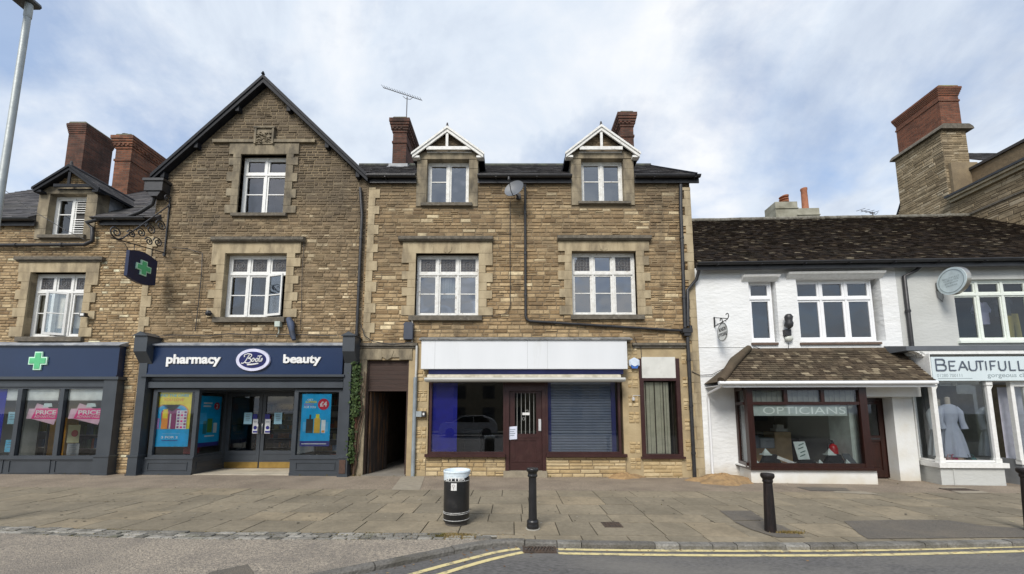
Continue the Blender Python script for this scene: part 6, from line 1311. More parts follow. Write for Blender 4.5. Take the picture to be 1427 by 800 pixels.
q = MB(); pts = [(XW0 + .02, -.1), (px_(1250, 488, DW), 3.2)]; a = P(1000, 483.5, DW); q.box(XW0, px_(1040, 484, DW), DW - .012, DW + .01, a[1] - .012, a[1]); q.build('render_band', WREND, wb)
# bay window of the opticians under a stone slated canopy
yC = 9.13; zc1 = (P(1010, 533.5, yC)[1] + P(1300, 528.5, yC)[1]) / 2; zc0 = (P(1040, 487, DW)[1] + P(1255, 486, DW)[1]) / 2; cx0, cx1 = P(1004, 533, yC)[0], P(1304, 529, yC)[0]; ctx = P(1042, 487, DW)[0]
S_ = Vector((0, DW - yC, zc0 - zc1)); sl = S_.length; q = MB()
roofing(q, (cx0, yC, zc1), (1, 0, 0), S_, cx1 - cx0, sl, .15, .075, .013, 1, 0, ltrim=lambda s: (ctx - cx0) * s / sl, rough=.4)
q.add([(cx0, yC, zc1), (ctx, DW, zc0), (cx0 - .0, DW, zc1)], [(0, 1, 2)], 0); q.add([(cx1, yC, zc1), (cx1, DW, zc0), (cx1, DW, zc1)], [(0, 1, 2)], 0); q.quad((cx0, yC, zc1 - .003), (cx1, yC, zc1 - .003), (cx1, DW, zc1 - .003), (cx0, DW, zc1 - .003), 0)
q.tube([(cx0 + .02, yC, zc1 + .02), ((cx0 + ctx) / 2, (yC + DW) / 2, (zc0 + zc1) / 2 + .09), (ctx, DW - .05, zc0 + .03)], [.09, .12, .08], 10, 1); can = q.build('canopy', [TILEC, TILEC], wb)
q = MB(); x_ = ctx
while x_ < cx1 - .05: w_ = R.uniform(.4, .6); q.prism([(DW - .09, zc0 - .07), (DW - .02, zc0 + .03), (DW + .0, zc0 + .03), (DW + .0, zc0 - .1)], x_, min(x_ + w_ - .01, cx1), 0, R.random(), lambda p, y, zz: (y, p, zz)); x_ += w_
q.build('ridge_course', TILEC, can)
q = MB(); q.box(cx0 - .02, cx1, yC + .03, yC + .07, zc1 - .14, zc1 - .005); q.box(cx0 + .02, cx1 - .02, yC + .07, DW, zc1 - .1, zc1 - .08); q.tube([(cx0 - .05, yC - .02, zc1 - .04), (cx1 + .0, yC - .02, zc1 - .04)], .045, 10); q.build('canopy_gutter', WUPVC, can)
q = MB(); xq = cx0 + .02; q.tube([(xq, yC - .02, zc1 - .05), (xq, yC + .02, zc1 - .12), (xq + .02, DW - .12, zc1 - .25), (xq + .04, DW - .07, zc1 - .4), (xq + .04, DW - .07, 0)], .03, 10); q.build('downpipe', WUPVC, wb)
yB = 9.32; bx0, bx1 = P(1045, 600, yB)[0], P(1204, 600, yB)[0]; wx0 = P(1027, 600, DW)[0]; zb0 = P(1125, 649, yB)[1]; zb1 = zc1 - .1; ztr = P(1125, 562, yB)[1]
q = MB()
def mem(a, c_, z0, z1, t_=.085, dpt=.08): q.bar((a[0], a[1], (z0 + z1) / 2), (c_[0], c_[1], (z0 + z1) / 2), dpt, z1 - z0)
A_, B_, C_ = (wx0 + .02, DW - .03), (bx0 + .05, yB + .05), (bx1, yB + .05)
for z0, z1 in ((zb0 - .04, zb0 + .05), (ztr - .035, ztr + .035), (zb1 - .1, zb1)): mem(A_, (B_[0] - .07, B_[1] + .07), z0, z1); mem((B_[0] + .055, B_[1]), C_, z0, z1)
q.box(B_[0] - .08, B_[0] + .06, B_[1] - .06, B_[1] + .08, zb0 - .04, zb1); q.box(C_[0] - .03, C_[0] + .14, yB, yB + .12, zb0 - .04, zb1); q.box(A_[0] - .03, A_[0] + .06, A_[1] - .06, A_[1] + .03, zb0 - .04, zb1)
for k in (1, 2): x_ = B_[0] + (C_[0] - B_[0]) * k / 3; q.box(x_ - .04, x_ + .04, yB + .02, yB + .1, ztr + .035, zb1 - .1)
x3 = P(1175, 560, yB + .3)[0]
q.box(C_[0] + .1, C_[0] + .14, yB + .12, DW, zb0, zb1)
wf = q.build('bay_window', MAHOG, wb)
q = MB(); q.add([(wx0 - .06, DW, zb0 - .1), (B_[0] - .12, yB - .07, zb0 - .1), (C_[0] + .24, yB - .07, zb0 - .1), (C_[0] + .24, DW, zb0 - .1), (wx0 - .06, DW, zb0 - .04), (B_[0] - .12, yB - .07, zb0 - .04), (C_[0] + .24, yB - .07, zb0 - .04), (C_[0] + .24, DW, zb0 - .04)], [(0, 1, 2, 3), (4, 5, 6, 7), (0, 1, 5, 4), (1, 2, 6, 5), (2, 3, 7, 6)]); q.build('bay_sill', MAHOG, wf)
q = MB(); q.quad((A_[0], A_[1], zb0), (B_[0], B_[1], zb0), (B_[0], B_[1], zb1), (A_[0], A_[1], zb1)); q.quad((B_[0], B_[1], zb0), (C_[0], C_[1], zb0), (C_[0], C_[1], zb1), (B_[0], B_[1], zb1)); q.build('pane', GLASSS, wf)
q = MB()
for k in range(3):
    xa_ = B_[0] + (C_[0] - B_[0]) * k / 3 + .05; xb_ = B_[0] + (C_[0] - B_[0]) * (k + 1) / 3 - .05
    for i in range(1, 6): x_ = xa_ + (xb_ - xa_) * i / 6; q.box(x_ - .004, x_ + .004, B_[1] + .01, B_[1] + .018, ztr + .04, zb1 - .1)
q.build('leaded_light', LEADM, wf)
q = MB(); q.add([(wx0, DW, -.3), (B_[0] - .09, yB, -.3), (C_[0] + .2, yB, -.3), (C_[0] + .2, DW, -.3), (wx0, DW, zb0 - .1), (B_[0] - .09, yB, zb0 - .1), (C_[0] + .2, yB, zb0 - .1), (C_[0] + .2, DW, zb0 - .1)], [(0, 1, 5, 4), (1, 2, 6, 5), (2, 3, 7, 6), (4, 5, 6, 7)]); q.build('bay_plinth', WREND, wb)
q = MB(); q.box(B_[0] + .1, C_[0] - .04, B_[1] + .09, B_[1] + .1, ztr + .04, zb1 - .1); q.build('net_pelmet', mat('pale_net', (.36, .37, .34), .9, (.28, .29, .27), 6), wf)
bd = Rc(1050, 565, 1180, 579.5, B_[1] + .02); q = MB(); q.box(bd[0], bd[1], B_[1] + .02, B_[1] + .022, bd[2], bd[3]); sg = tag(q.build('window_sign', mat('frosted_band', (.50, .56, .53), .6)), 'frosted band lettered OPTICIANS across the bay window', 'window sign')
text('OPTICIANS', 'lettering', bd[0] + .22, bd[1] - .03, bd[2] + .04, bd[3] - .03, FRONT(B_[1] + .019), mat('pale_frosted_letter', (.84, .88, .84), .6), sg, .001, 0)
# door recess at the right, head and pier
pxa, pxb = P(1250, 620, 9.86)[0], P(1278, 620, 9.86)[0]; DR = DW + .17; dx0, dx1 = C_[0] + .22, P(1246, 620, DR)[0]; zdh = P(1220, 555, DR)[1]
q = MB(); dpx0, dpx1 = P(1193, 600, DR)[0], P(1238, 620, DR)[0]; z0 = .02 + g(8)
q.box(dpx0, dpx0 + .06, DR - .02, DR + .08, z0, zdh); q.box(dpx1 - .06, dpx1, DR - .02, DR + .08, z0, zdh); q.box(dpx0 + .06, dpx1 - .06, DR - .02, DR + .08, zdh - .06, zdh); q.build('door_frame', MAHOG, wb)
q = MB(); p_, r_ = dpx0 + .065, dpx1 - .065; gz0, gz1 = P(1215, 607, DR)[1], zdh - .16; s_ = .11; yD = DR
q.box(p_, p_ + s_, yD, yD + .045, z0, zdh - .065); q.box(r_ - s_, r_, yD, yD + .045, z0, zdh - .065); q.box(p_ + s_, r_ - s_, yD, yD + .045, gz1, zdh - .065); q.box(p_ + s_, r_ - s_, yD, yD + .045, gz0 - .14, gz0); q.box(p_ + s_, r_ - s_, yD, yD + .045, z0, z0 + .18); q.box(p_ + s_, r_ - s_, yD + .02, yD + .04, z0 + .18, gz0 - .14)
q.box(p_ + s_ + .05, r_ - s_ - .05, yD + .008, yD + .02, z0 + .25, gz0 - .2); dd = q.build('door', MAHOG, wb)
q = MB(); q.quad((p_ + s_, yD + .02, gz0), (r_ - s_, yD + .02, gz0), (r_ - s_, yD + .02, gz1), (p_ + s_, yD + .02, gz1)); q.build('pane', GLASSS, dd)
q = MB(); q.tube([(p_ + .05, yD - .0, gz0 + .02), (p_ + .05, yD - .05, gz0 + .04), (p_ + .05, yD - .05, gz0 + .3), (p_ + .05, yD, gz0 + .32)], .012); q.build('handle', MATS['steel_handle'], dd)
q = MB(); q.box(p_ + .14, r_ - .14, yD - .008, yD, gz0 - .1, gz0 - .06); q.build('letter_plate', BLACK, dd)
q = MB(); q.box(C_[0] + .15, pxb, 9.62, DW + .0, zdh + .02, zc1 - .1); q.box(C_[0] + .16, dpx1 + .12, DW + .001, DR - .03, zdh + .01, zdh + .3)
q.box(pxa, pxb, 9.86, DR + .05, -.3, zdh + .02); q.build('porch_wall', WREND, wb)
room(wb, bx0 - .3, bx1 + .05, DW + .31, 14, -.05, 2.6, PALER)
# the opticians' window display
DRP = mat('black_draped_cloth', (.012, .012, .016), .85); CRD = mat('pale_card', (.66, .74, .72), .6)
zs0 = zb0 - .03
q = MB(); q.box(bx0 - .05, bx1 + .1, yB + .1, DW + .3, zs0 - .03, zs0); q.build('display_shelf', WREND, wb)
def drape(u0, u1, vt, y, label, sx=.6, seed=0):
    x0, x1 = P(u0, 648, y)[0], P(u1, 648, y)[0]; zt = P((u0 + u1) / 2, vt, y)[1]; rd_ = random.Random(seed); cxx = (x0 + x1) / 2; n = 36; prof = [(1, 0), (.9, .12), (.74, .45), (.6, .8), (.54, .97), (.45, 1.0), (0.02, 1.0)]; vs = []
    for k, (r_, h_) in enumerate(prof):
        for j in range(n):
            th = 2 * math.pi * j / n; fo = 1 + (.09 * math.sin(th * 7 + seed) + .05 * math.sin(th * 11)) * (1 - h_); sq = 1 / max(abs(math.cos(th)), abs(math.sin(th))) ** (.6)
            vs.append((cxx + (x1 - x0) / 2 * r_ * math.cos(th) * fo * sq * .86, y + .14 * r_ * math.sin(th) * fo * sq, zs0 + (zt - zs0) * h_))
    q = MB(); q.add(vs, [(i * n + j, i * n + (j + 1) % n, (i + 1) * n + (j + 1) % n, (i + 1) * n + j) for i in range(len(prof) - 1) for j in range(n)], 0, .5, True)
    return tag(q.build('draped_stand', DRP), label, 'display stand', 'black draped display stands in the bay')
drape(1055, 1093, 633, 9.6, 'black draped display stand at the left end of the opticians bay', seed=1); drape(1106, 1144, 641, 9.62, 'low black draped display stand under the upright display card', seed=2); drape(1146, 1181, 633, 9.66, 'black draped display stand in front of the red fire extinguisher', seed=3)
def tent(u, v, y, lab, w_=.085):
    x, z = P(u, v, y); q = MB(); q.add([(x - w_, y - .03, z), (x + w_, y - .03, z), (x + w_ * .6, y + .1, z), (x - w_ * .6, y + .1, z), (x, y + .03, z + .13)], [(0, 1, 4), (1, 2, 4), (2, 3, 4), (3, 0, 4), (0, 1, 2, 3)]); q.box(x - w_ * 1.15, x + w_ * 1.15, y - .06, y + .11, z - .03, z - .001); return tag(q.build('card_tent', CRD), lab, 'price card', 'white card tents in the bay window')
tent(1068, 632.5, 9.58, 'white card tent on top of the left draped stand'); tent(1055, 648, 9.5, 'white card tent on the shelf in the left corner of the bay'); tent(1144, 648, 9.5, 'white card tent on the shelf between two draped stands'); tent(1157, 632.5, 9.64, 'white card tent on top of the right draped stand'); tent(1182, 648, 9.5, 'white card tent on the shelf near the right end of the bay')
t_ = Rc(1110, 616, 1126, 641, 9.6); q = MB(); q.add([(t_[0], 9.55, t_[2] + .01), (t_[1], 9.55, t_[2] + .02), (t_[1] - .02, 9.66, t_[3] + .01), (t_[0] - .02, 9.66, t_[3]), (t_[0], 9.56, t_[2] + .01), (t_[1], 9.56, t_[2] + .02), (t_[1] - .02, 9.67, t_[3] + .01), (t_[0] - .02, 9.67, t_[3])], [(0, 1, 2, 3), (4, 5, 6, 7), (0, 1, 5, 4), (1, 2, 6, 5), (2, 3, 7, 6), (3, 0, 4, 7)]); dcard = tag(q.build('display_card', CRD), 'tall upright pale display card leaning on the middle draped stand', 'display card')
q = MB()
for i in range(4): zz = .2 + .2 * i; yy = 9.55 + .11 * zz - .004; xx = t_[0] + (t_[1] - t_[0]) * (.2 + .1 * (i % 2)); z_ = t_[2] + (t_[3] - t_[2]) * zz; q.bar((xx, yy, z_), (xx + .12, yy, z_ + .05), .012, .02)
q.build('print', mat('dark_print_green', (.1, .18, .16), .6), dcard)
q = MB(); a, c_ = P(1083, 637, 9.52), P(1110, 648.5, 9.45); q.bar((a[0], 9.52, a[1]), (c_[0], 9.45, c_[1] + .02), .02, .07); tag(q.build('card_strip', WHT), 'long white card strip slanting down beside the left draped stand', 'card strip')
q = MB(); a = P(1094, 649, 9.45); q.lathe([(.06, 0), (.075, .03), (.06, .07), (.03, .09)], (a[0], 9.45, a[1]), 16); tag(q.build('glasses_case', mat('tan_leather', (.3, .17, .11), .6)), 'small round tan case below the slanting white strip', 'case')
q = MB(); a = Rc(1183, 633, 1194, 650, 9.5); q.add([(a[0] + .02, 9.55, a[2]), (a[1] + .05, 9.5, a[2]), (a[1] - .08, 9.6, a[3]), (a[0] - .05, 9.62, a[3])], [(0, 1, 2, 3)]); q.add([(p[0], p[1] + .02, p[2]) for p in q.v[:4]], [(0, 1, 2, 3), (0, 1, 1, 0)][:1]); tag(q.build('mirror_panel', mat('grey_slab', (.09, .10, .11), .3)), 'grey leaning panel at the right end of the bay', 'panel')
# fire extinguisher
x, z = P(1162, 641, 9.95); ex = thing('fire_extinguisher', 'red fire extinguisher standing inside the opticians window', 'fire extinguisher', (x, 9.95, z - .1)); RE = mat('extinguisher_red', (.5, .01, .015), .3)
q = MB(); q.lathe([(.1, z - .12), (.105, z - .1), (.105, z + .28), (.08, z + .36), (.03, z + .4)], (x, 9.95, 0), 18); q.build('cylinder', RE, ex); q = MB(); q.box(x - .02, x + .02, 9.93, 9.97, z + .4, z + .46); q.bar((x - .08, 9.95, z + .5), (x + .02, 9.95, z + .46), .02, .02); q.tube([(x - .02, 9.93, z + .43), (x - .12, 9.92, z + .4), (x - .15, 9.92, z + .2), (x - .13, 9.92, z)], .015, 6); q.build('valve', BLACK, ex)
# furniture and boxes behind
TAN = mat('tan_laminate', (.40, .26, .13), .6, (.36, .23, .115), 4)
def item(nm, u0, v0, u1, v1, y, d_, m, lab, cat, extra=None):
    a = Rc(u0, v0, u1, v1, y); t = thing(nm, lab, cat, ((a[0] + a[1]) / 2, y, a[2])); q = MB(); q.box(a[0], a[1], y, y + d_, a[2], a[3]); q.build('carcass', m, t, bevel=.006)
    q = MB(); q.box(a[0] + .02, a[1] - .02, y - .015, y - .001, a[2] + .02, a[3] - .03); q.box((a[0] + a[1]) / 2 - .05, (a[0] + a[1]) / 2 + .05, y - .03, y - .015, a[3] - .1, a[3] - .08); q.build('front', extra or m, t); return a
item('cabinet', 1046, 625, 1082, 652, 11.0, .5, TAN, 'low tan cabinet carrying the grey printer, left inside the opticians', 'cabinet'); item('cabinet', 1081, 602, 1104, 652, 11.0, .5, mat('tan_laminate_lighter', (.47, .32, .16), .6), 'taller tan cabinet right of the grey printer inside the opticians', 'cabinet')
item('printer', 1059, 610, 1080, 624.8, 11.05, .4, mat('grey_plastic', (.2, .22, .23), .5), 'grey printer on the low tan cabinet', 'printer', mat('grey_plastic_light', (.33, .35, .36), .5)); item('storage_box', 1047, 607, 1058, 624.8, 11.05, .4, mat('blue_grey_box', (.13, .16, .19), .6), 'blue grey box left of the printer', 'box')
item('desk', 1104, 612, 1150, 652, 11.6, .6, MAHOG, 'dark mahogany desk in the middle of the opticians', 'desk'); 
q = MB(); a = Rc(1081, 593, 1098, 601.5, 11.1); q.box(a[0], a[1], 11.1, 11.35, a[2] + .002, a[2] + .08); q.box(a[0] + .05, a[1] - .1, 11.12, 11.3, a[2] + .08, a[3] + .02); tag(q.build('paper_stack', mat('pale_papers', (.6, .62, .6), .7)), 'stack of pale papers on the taller tan cabinet', 'papers')
q = MB(); a = Rc(1052, 578, 1080, 607, 12.5); q.box(a[0], a[1], 12.5, 12.55, a[2], a[3]); tag(q.build('wall_picture', mat('dark_brown_board', (.03, .02, .018), .6)), 'dark brown board on the back wall above the printer', 'board')
q = MB(); a = Rc(1104, 580, 1150, 612, 13.2); q.box(a[0], a[1], 13.2, 13.25, a[2], a[3]); dk = tag(q.build('eyewear_rack', mat('black_display_board', (.02, .02, .022), .6)), 'black eyewear rack on the back wall of the opticians', 'rack'); q = MB()
for i in range(7): x_ = a[0] + .12 + i * (a[1] - a[0] - .2) / 7; q.tube([(x_ + .05 * math.cos(k), 13.17, a[3] - .2 + .04 * math.sin(k)) for k in range(7)], .012, 5, 0, False)
q.build('eyewear', mat('grey_blue_frames', (.12, .14, .25), .4), dk)
q = MB(); x_ = P(1177, 600, 9.85)[0]
for k in range(6): q.tube([(x_ + .03 * k, 9.9 + .015 * (k % 2), zs0), (x_ + .02 * k, 9.9, zb1 - .1)], .018, 6)
tag(q.build('curtain', mat('rust_curtain', (.2, .09, .03), .9)), 'narrow rust coloured curtain near the right end of the bay', 'curtain')
q = MB(); q.box(P(1185, 600, 9.6)[0], bx1 + .09, 9.6, DW + .28, zs0, ztr - .04); q.build('bay_inner_wall', mat('pale_mint_wall', (.62, .70, .66), .8), wb)

# ---------------------------------------------------------------- 5  pale grey house with the dress shop
dbk = thing('grey_rendered_building', 'pale grey rendered building over the dress shop at the right edge', 'building', (12, DW, g(12)))
zEd = zEw; Wd = (P(1332, 432, DW)[0], P(1332, 432, DW)[0] + 3.2, P(1380, 475, DW)[1], P(1380, 389, DW)[1]); SHd = (P(1276, 600, DW)[0], XW1 - 1, -.3, P(1350, 531, DW)[1])
q = MB(); backing(q, XWB + .003, XW1, -.5, zEd, FRONT(DW), .3, [Wd, SHd]); q.build('wall', GWALL, dbk)
WSF = mat('white_sash_paint', (.72, .77, .70), .45, (.66, .7, .65), 9, dirt=(.4, .4, .35), dscale=7, dpos=(.62, .72), damt=.5)
window(dbk, Wd[0], Wd[1], Wd[2], Wd[3], DW, 5, P(1380, 409, DW)[1], (), rec=.08, m=WSF, fw=.06, cw=.035, gl=GLASSS)
q = MB(); q.box(Wd[0] - .05, Wd[1] + .05, DW - .07, DW + .08, Wd[2] - .06, Wd[2] - .002); q.build('window_sill', WSF, dbk); room(dbk, Wd[0] - .3, Wd[1] + .1, DW + .31, 12.5, Wd[2] - .6, Wd[3] + .1)
q = MB(); yK = 9.4; zk1 = P(1340, 488, yK)[1]; zk0 = P(1340, 482, yK)[1]; kx0 = P(1263, 485, yK)[0]
q.prism([(yK, zk1), (yK, zk0), (DW, zk0 + .1), (DW, zk1)], kx0, XW1 - .5, 0, .5, lambda p, y, zz: (y, p, zz)); q.build('shop_cornice', mat('dark_grey_cornice', (.11, .12, .135), .5, (.09, .1, .11), 4), dbk)
q = MB(); zsa = P(1360, 530.5, 9.3)[1]; sx0 = P(1299, 514, 9.3)[0]; q.box(sx0 - .12, XW1 - .6, yK + .02, DW, zk1 - .09, zk1 - .002); q.prism([(P(1268, 490, 9.5)[0], zk1 - .01), (sx0 - .1, zk1 - .01), (sx0 - .06, zk1 - .14), (P(1268, 490, 9.5)[0] + .35, zk1 - .14)], 9.42, 9.55); q.box(sx0 - .02, sx0, 9.32, DW, zsa - .02, zk1 - .09); q.build('soffit', WTIMB, dbk)
q = MB(); q.box(sx0, XW1 - .7, 9.3, 9.36, zsa, P(1360, 497, 9.3)[1]); sgn = q.build('fascia', mat('pale_blue_sign_board', (.60, .68, .70), .4, (.57, .65, .67), 2), dbk)
SIL_ = mat('steel_letter_grey', (.10, .12, .16), .4); GRL = mat('grey_lettering', (.3, .36, .38), .5)
lx0, lx1 = P(1303.5, 508, 9.3)[0], P(1427, 508, 9.3)[0]; lz0, lz1 = P(1360, 516, 9.3)[1], P(1360, 500.5, 9.3)[1]
# thin lined capitals, the first one taller
wid = lx1 - lx0; hL = lz1 - lz0; hs_ = hL * .82
G5 = {'B': [[(0, 0), (0, 1), (.7, 1), (.85, .9), (.85, .62), (.7, .52), (0, .52)], [(.7, .52), (.95, .42), (.95, .1), (.8, 0), (0, 0)]], 'E': [[(1, 0), (0, 0), (0, 1), (1, 1)], [(0, .5), (.8, .5)]], 'A': [[(0, 0), (.5, 1), (1, 0)], [(.2, .35), (.8, .35)]], 'U': [[(0, 1), (0, .25), (.2, 0), (.8, 0), (1, .25), (1, 1)]],
      'T': [[(0, 1), (1, 1)], [(.5, 1), (.5, 0)]], 'I': [[(.5, 0), (.5, 1)]], 'F': [[(0, 0), (0, 1), (1, 1)], [(0, .5), (.8, .5)]], 'L': [[(0, 1), (0, 0), (1, 0)]], 'Y': [[(0, 1), (.5, .5), (1, 1)], [(.5, .5), (.5, 0)]]}
pos = {'B': (0, .105)}; x_ = 0; q = MB()
for ch_, a0, w_ in (('B', 0, .115), ('E', .15, .075), ('A', .255, .1), ('U', .375, .085), ('T', .46, .085), ('I', .55, .03), ('F', .615, .065), ('U', .71, .075), ('L', .83, .065), ('L', .93, .065), ('Y', 1.02, .09)):
    for st in G5[ch_]:
        pts = [(lx0 + (a0 + p * w_) * wid, 9.29, lz0 + (hL if ch_ == 'B' else hs_) * z) for p, z in st]
        for a, c_ in zip(pts, pts[1:]): q.bar(a, c_, .012, .026 if ch_ != 'B' else .032)
q.build('lettering', SIL_, sgn)
text('01280 700111', 'lettering', P(1306, 524, 9.3)[0], P(1341, 524, 9.3)[0], P(1320, 525.5, 9.3)[1], P(1320, 521, 9.3)[1], FRONT(9.3), GRL, sgn, .002, 0)
q = MB(); q.box(P(1307, 527, 9.3)[0], P(1355, 527, 9.3)[0], 9.298, 9.3, P(1320, 527.8, 9.3)[1], P(1320, 527, 9.3)[1]); q.build('thin_print', GRL, sgn)
text('gorgeous clothes', 'lettering', P(1376, 524, 9.3)[0], P(1452, 524, 9.3)[0], P(1400, 527.5, 9.3)[1], P(1400, 519.5, 9.3)[1], FRONT(9.3), GRL, sgn, .002, .01)
# bay of the dress shop
yS = 9.36; sx0_, sx1_ = P(1307, 600, yS)[0] + .02, P(1381, 600, yS)[0] + .08; swx = P(1277, 610, DW)[0]; zq0 = P(1355, 645, yS)[1]; zq1 = zsa - .01
q = MB()
for xx in (sx0_, sx1_): q.box(xx - .045, xx + .045, yS, yS + .09, zq0, zq1); q.box(xx - .07, xx + .07, yS - .02, yS + .1, zq1 - .09, zq1 - .001); q.prism([(xx + .045, zq1 - .1), (xx + .12, zq1 - .1), (xx + .045, zq1 - .24)], yS + .02, yS + .07); q.box(xx - .065, xx + .065, yS - .015, yS + .1, zq0, zq0 + .1)
q.box(swx - .03, swx + .04, DW - .06, DW, zq0, zq1); q.bar((swx, DW - .02, zq0 + .03), (sx0_, yS + .05, zq0 + .03), .06, .05); q.bar((sx0_, yS + .05, zq0 + .03), (sx1_, yS + .05, zq0 + .03), .06, .05); q.box(sx1_ - .03, sx1_ + .03, yS + .09, DW + .6, zq0, zq0 + .05)
bw = q.build('bay_window', WTIMB, dbk); q = MB()
q.quad((swx, DW - .02, zq0), (sx0_, yS + .05, zq0), (sx0_, yS + .05, zq1), (swx, DW - .02, zq1)); q.quad((sx0_, yS + .05, zq0), (sx1_, yS + .05, zq0), (sx1_, yS + .05, zq1), (sx0_, yS + .05, zq1)); q.quad((sx1_, yS + .05, zq0), (sx1_, DW + .6, zq0), (sx1_, DW + .6, zq1), (sx1_, yS + .05, zq1)); q.build('pane', GLASSS, bw)
def trap(q, z0, z1, o, m=0): q.add([(swx - o, DW, z0), (sx0_ - .07 - o, yS - o, z0), (sx1_ + .1 + o, yS - o, z0), (sx1_ + .1 + o, DW + .6, z0), (swx - o, DW + .6, z0), (swx - o, DW, z1), (sx0_ - .07 - o, yS - o, z1), (sx1_ + .1 + o, yS - o, z1), (sx1_ + .1 + o, DW + .6, z1), (swx - o, DW + .6, z1)], [(0, 1, 2, 3, 4), (5, 6, 7, 8, 9), (0, 1, 6, 5), (1, 2, 7, 6), (2, 3, 8, 7), (3, 4, 9, 8)], m)
q = MB(); trap(q, zq0 - .11, zq0 - .003, .06); q.build('bay_sill', WTIMB, bw); q = MB(); trap(q, -.4, zq0 - .112, 0.0); xk = sx0_ + .2; q.box(xk, xk + .02, yS - .02, yS, -.1, zq0 - .14); q.build('bay_plinth', GWALL, dbk)
q = MB(); q.box(swx - .08, XW1 - 1, yS + .05, DW + .6, zq1, zq1 + .06); q.build('bay_soffit', WREND, dbk)
# entrance recess and the next window at the photo edge
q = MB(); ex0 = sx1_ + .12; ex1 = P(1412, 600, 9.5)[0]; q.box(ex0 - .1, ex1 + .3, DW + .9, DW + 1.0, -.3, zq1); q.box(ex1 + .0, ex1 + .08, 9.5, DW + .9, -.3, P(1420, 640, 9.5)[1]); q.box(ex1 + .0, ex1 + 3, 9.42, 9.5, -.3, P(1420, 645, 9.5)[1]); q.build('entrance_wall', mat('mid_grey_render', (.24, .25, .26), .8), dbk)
q = MB(); ez0, ez1 = P(1420, 643, 9.45)[1], zq1 - .12; q.box(ex1 - .02, ex1 + .06, 9.42, 9.5, ez0, ez1); q.box(ex1 - .02, ex1 + 3, 9.4, 9.52, ez0 - .07, ez0 + .03); q.box(ex1 - .02, ex1 + 3, 9.42, 9.5, ez1, ez1 + .12); q.box(ex1 + .3, ex1 + .36, 9.42, 9.5, ez0, ez1); w2 = q.build('shop_window', WTIMB, dbk); q = MB(); q.quad((ex1, 9.46, ez0), (ex1 + 3, 9.46, ez0), (ex1 + 3, 9.46, ez1), (ex1, 9.46, ez1)); q.build('pane', GLASSS, w2)
q = MB(); q.quad((ex1 + .05, 9.75, ez0), (ex1 + 3, 9.75, ez0), (ex1 + 3, 9.75, ez1), (ex1 + .05, 9.75, ez1)); q.build('window_backing', mat('lilac_white_backing', (.62, .62, .70), .8), w2)
room(dbk, swx - .6, ex0 + .05, DW + .62, 13.5, -.05, 2.7, mat('dress_shop_walls', (.50, .52, .50), .9))
q = MB(); q.box(swx, sx1_ - .05, DW + .62, DW + .68, zq0 - .1, zq0 + .35) if False else q.box(P(1335, 600, 10.9)[0], P(1362, 600, 10.9)[0], 10.9, 10.95, .8, 2.1); tag(q.build('dark_picture', mat('dark_door_panel', (.015, .015, .016), .5)), 'dark glazed door panel at the back of the dress shop bay', 'door panel')
q = MB(); a = Rc(1336, 574, 1348, 590, 10.85); q.box(a[0], a[1], 10.84, 10.85, a[2], a[3]); tag(q.build('notice', mat('pale_blue_card', (.4, .52, .58), .6)), 'pale blue card on the dark door panel behind the dresses', 'notice')
zfl = zq0 - .02; q = MB(); q.box(swx + .2, sx1_ - .03, yS + .12, DW + .6, zfl - .02, zfl + .0); q.build('display_shelf', WREND, dbk)
# dress forms
def dress(u, vtop, y, label, m, skin, seed):
    x = P(u, 600, y)[0]; ztop = P(u, vtop, y)[1]; H = ztop - zfl; t = thing('dress_form', label, 'mannequin', (x, y, zfl), 'dressed mannequins in the bay')
    def loft(prof, c=(x, y), n=48, pleat=0):
        vs = []
        for rx_, ry_, z, pl in prof:
            for j in range(n):
                th = 2 * math.pi * j / n; k = 1 + pl * math.sin(th * 9 + seed) + pl * .5 * math.sin(th * 15); vs.append((c[0] + rx_ * k * math.cos(th), c[1] + ry_ * k * math.sin(th), zfl + z * H))
        return vs, [(i * n + j, i * n + (j + 1) % n, (i + 1) * n + (j + 1) % n, (i + 1) * n + j) for i in range(len(prof) - 1) for j in range(n)]
    q = MB(); q.add(*loft([(.045, .045, .85, 0), (.05, .05, .9, 0), (.048, .048, .96, 0), (.05, .05, .985, 0), (.02, .02, 1, 0)]), 0, .5, True); q.build('neck', skin, t)
    q = MB(); q.add(*loft([(.27, .2, .08, .12), (.24, .18, .25, .1), (.2, .15, .42, .07), (.14, .11, .56, .02), (.135, .1, .6, 0), (.16, .12, .68, 0), (.175, .13, .76, 0), (.19, .1, .82, 0), (.15, .08, .865, 0), (.06, .055, .885, 0)]), 0, .5, True)
    for sg in (-1, 1): q.tube([(x + sg * .16, y, zfl + .84 * H), (x + sg * .23, y - .01, zfl + .76 * H), (x + sg * .25, y - .03, zfl + .62 * H), (x + sg * .25, y - .07, zfl + .5 * H)], [.05, .075, .055, .07], 12)
    q.build('dress', m, t); q = MB(); q.lathe([(.16, 0), (.16, .015), (.015, .02), (.015, H * .3)], (x, y, zfl), 16); q.build('stand', mat('pale_stand', (.6, .6, .58), .5), t)
dress(1325, 553, 9.72, 'headless mannequin in a grey lilac long dress, the right one in the bay', mat('pale_lilac_fabric', (.50, .54, .66), .85, (.44, .48, .6), 5), mat('beige_form', (.62, .55, .46), .8), 1)
dress(1311, 556, 9.95, 'headless mannequin in a pale grey long dress, left of the lilac one behind the post', mat('pale_grey_fabric', (.5, .54, .57), .85, (.42, .46, .5), 5), MATS['beige_form'], 3)
rb = random.Random(4); cols = [('red', (.55, .05, .14)), ('beige', (.6, .42, .3)), ('black', (.03, .03, .03)), ('dusky pink', (.5, .28, .28)), ('teal', (.08, .2, .2))]
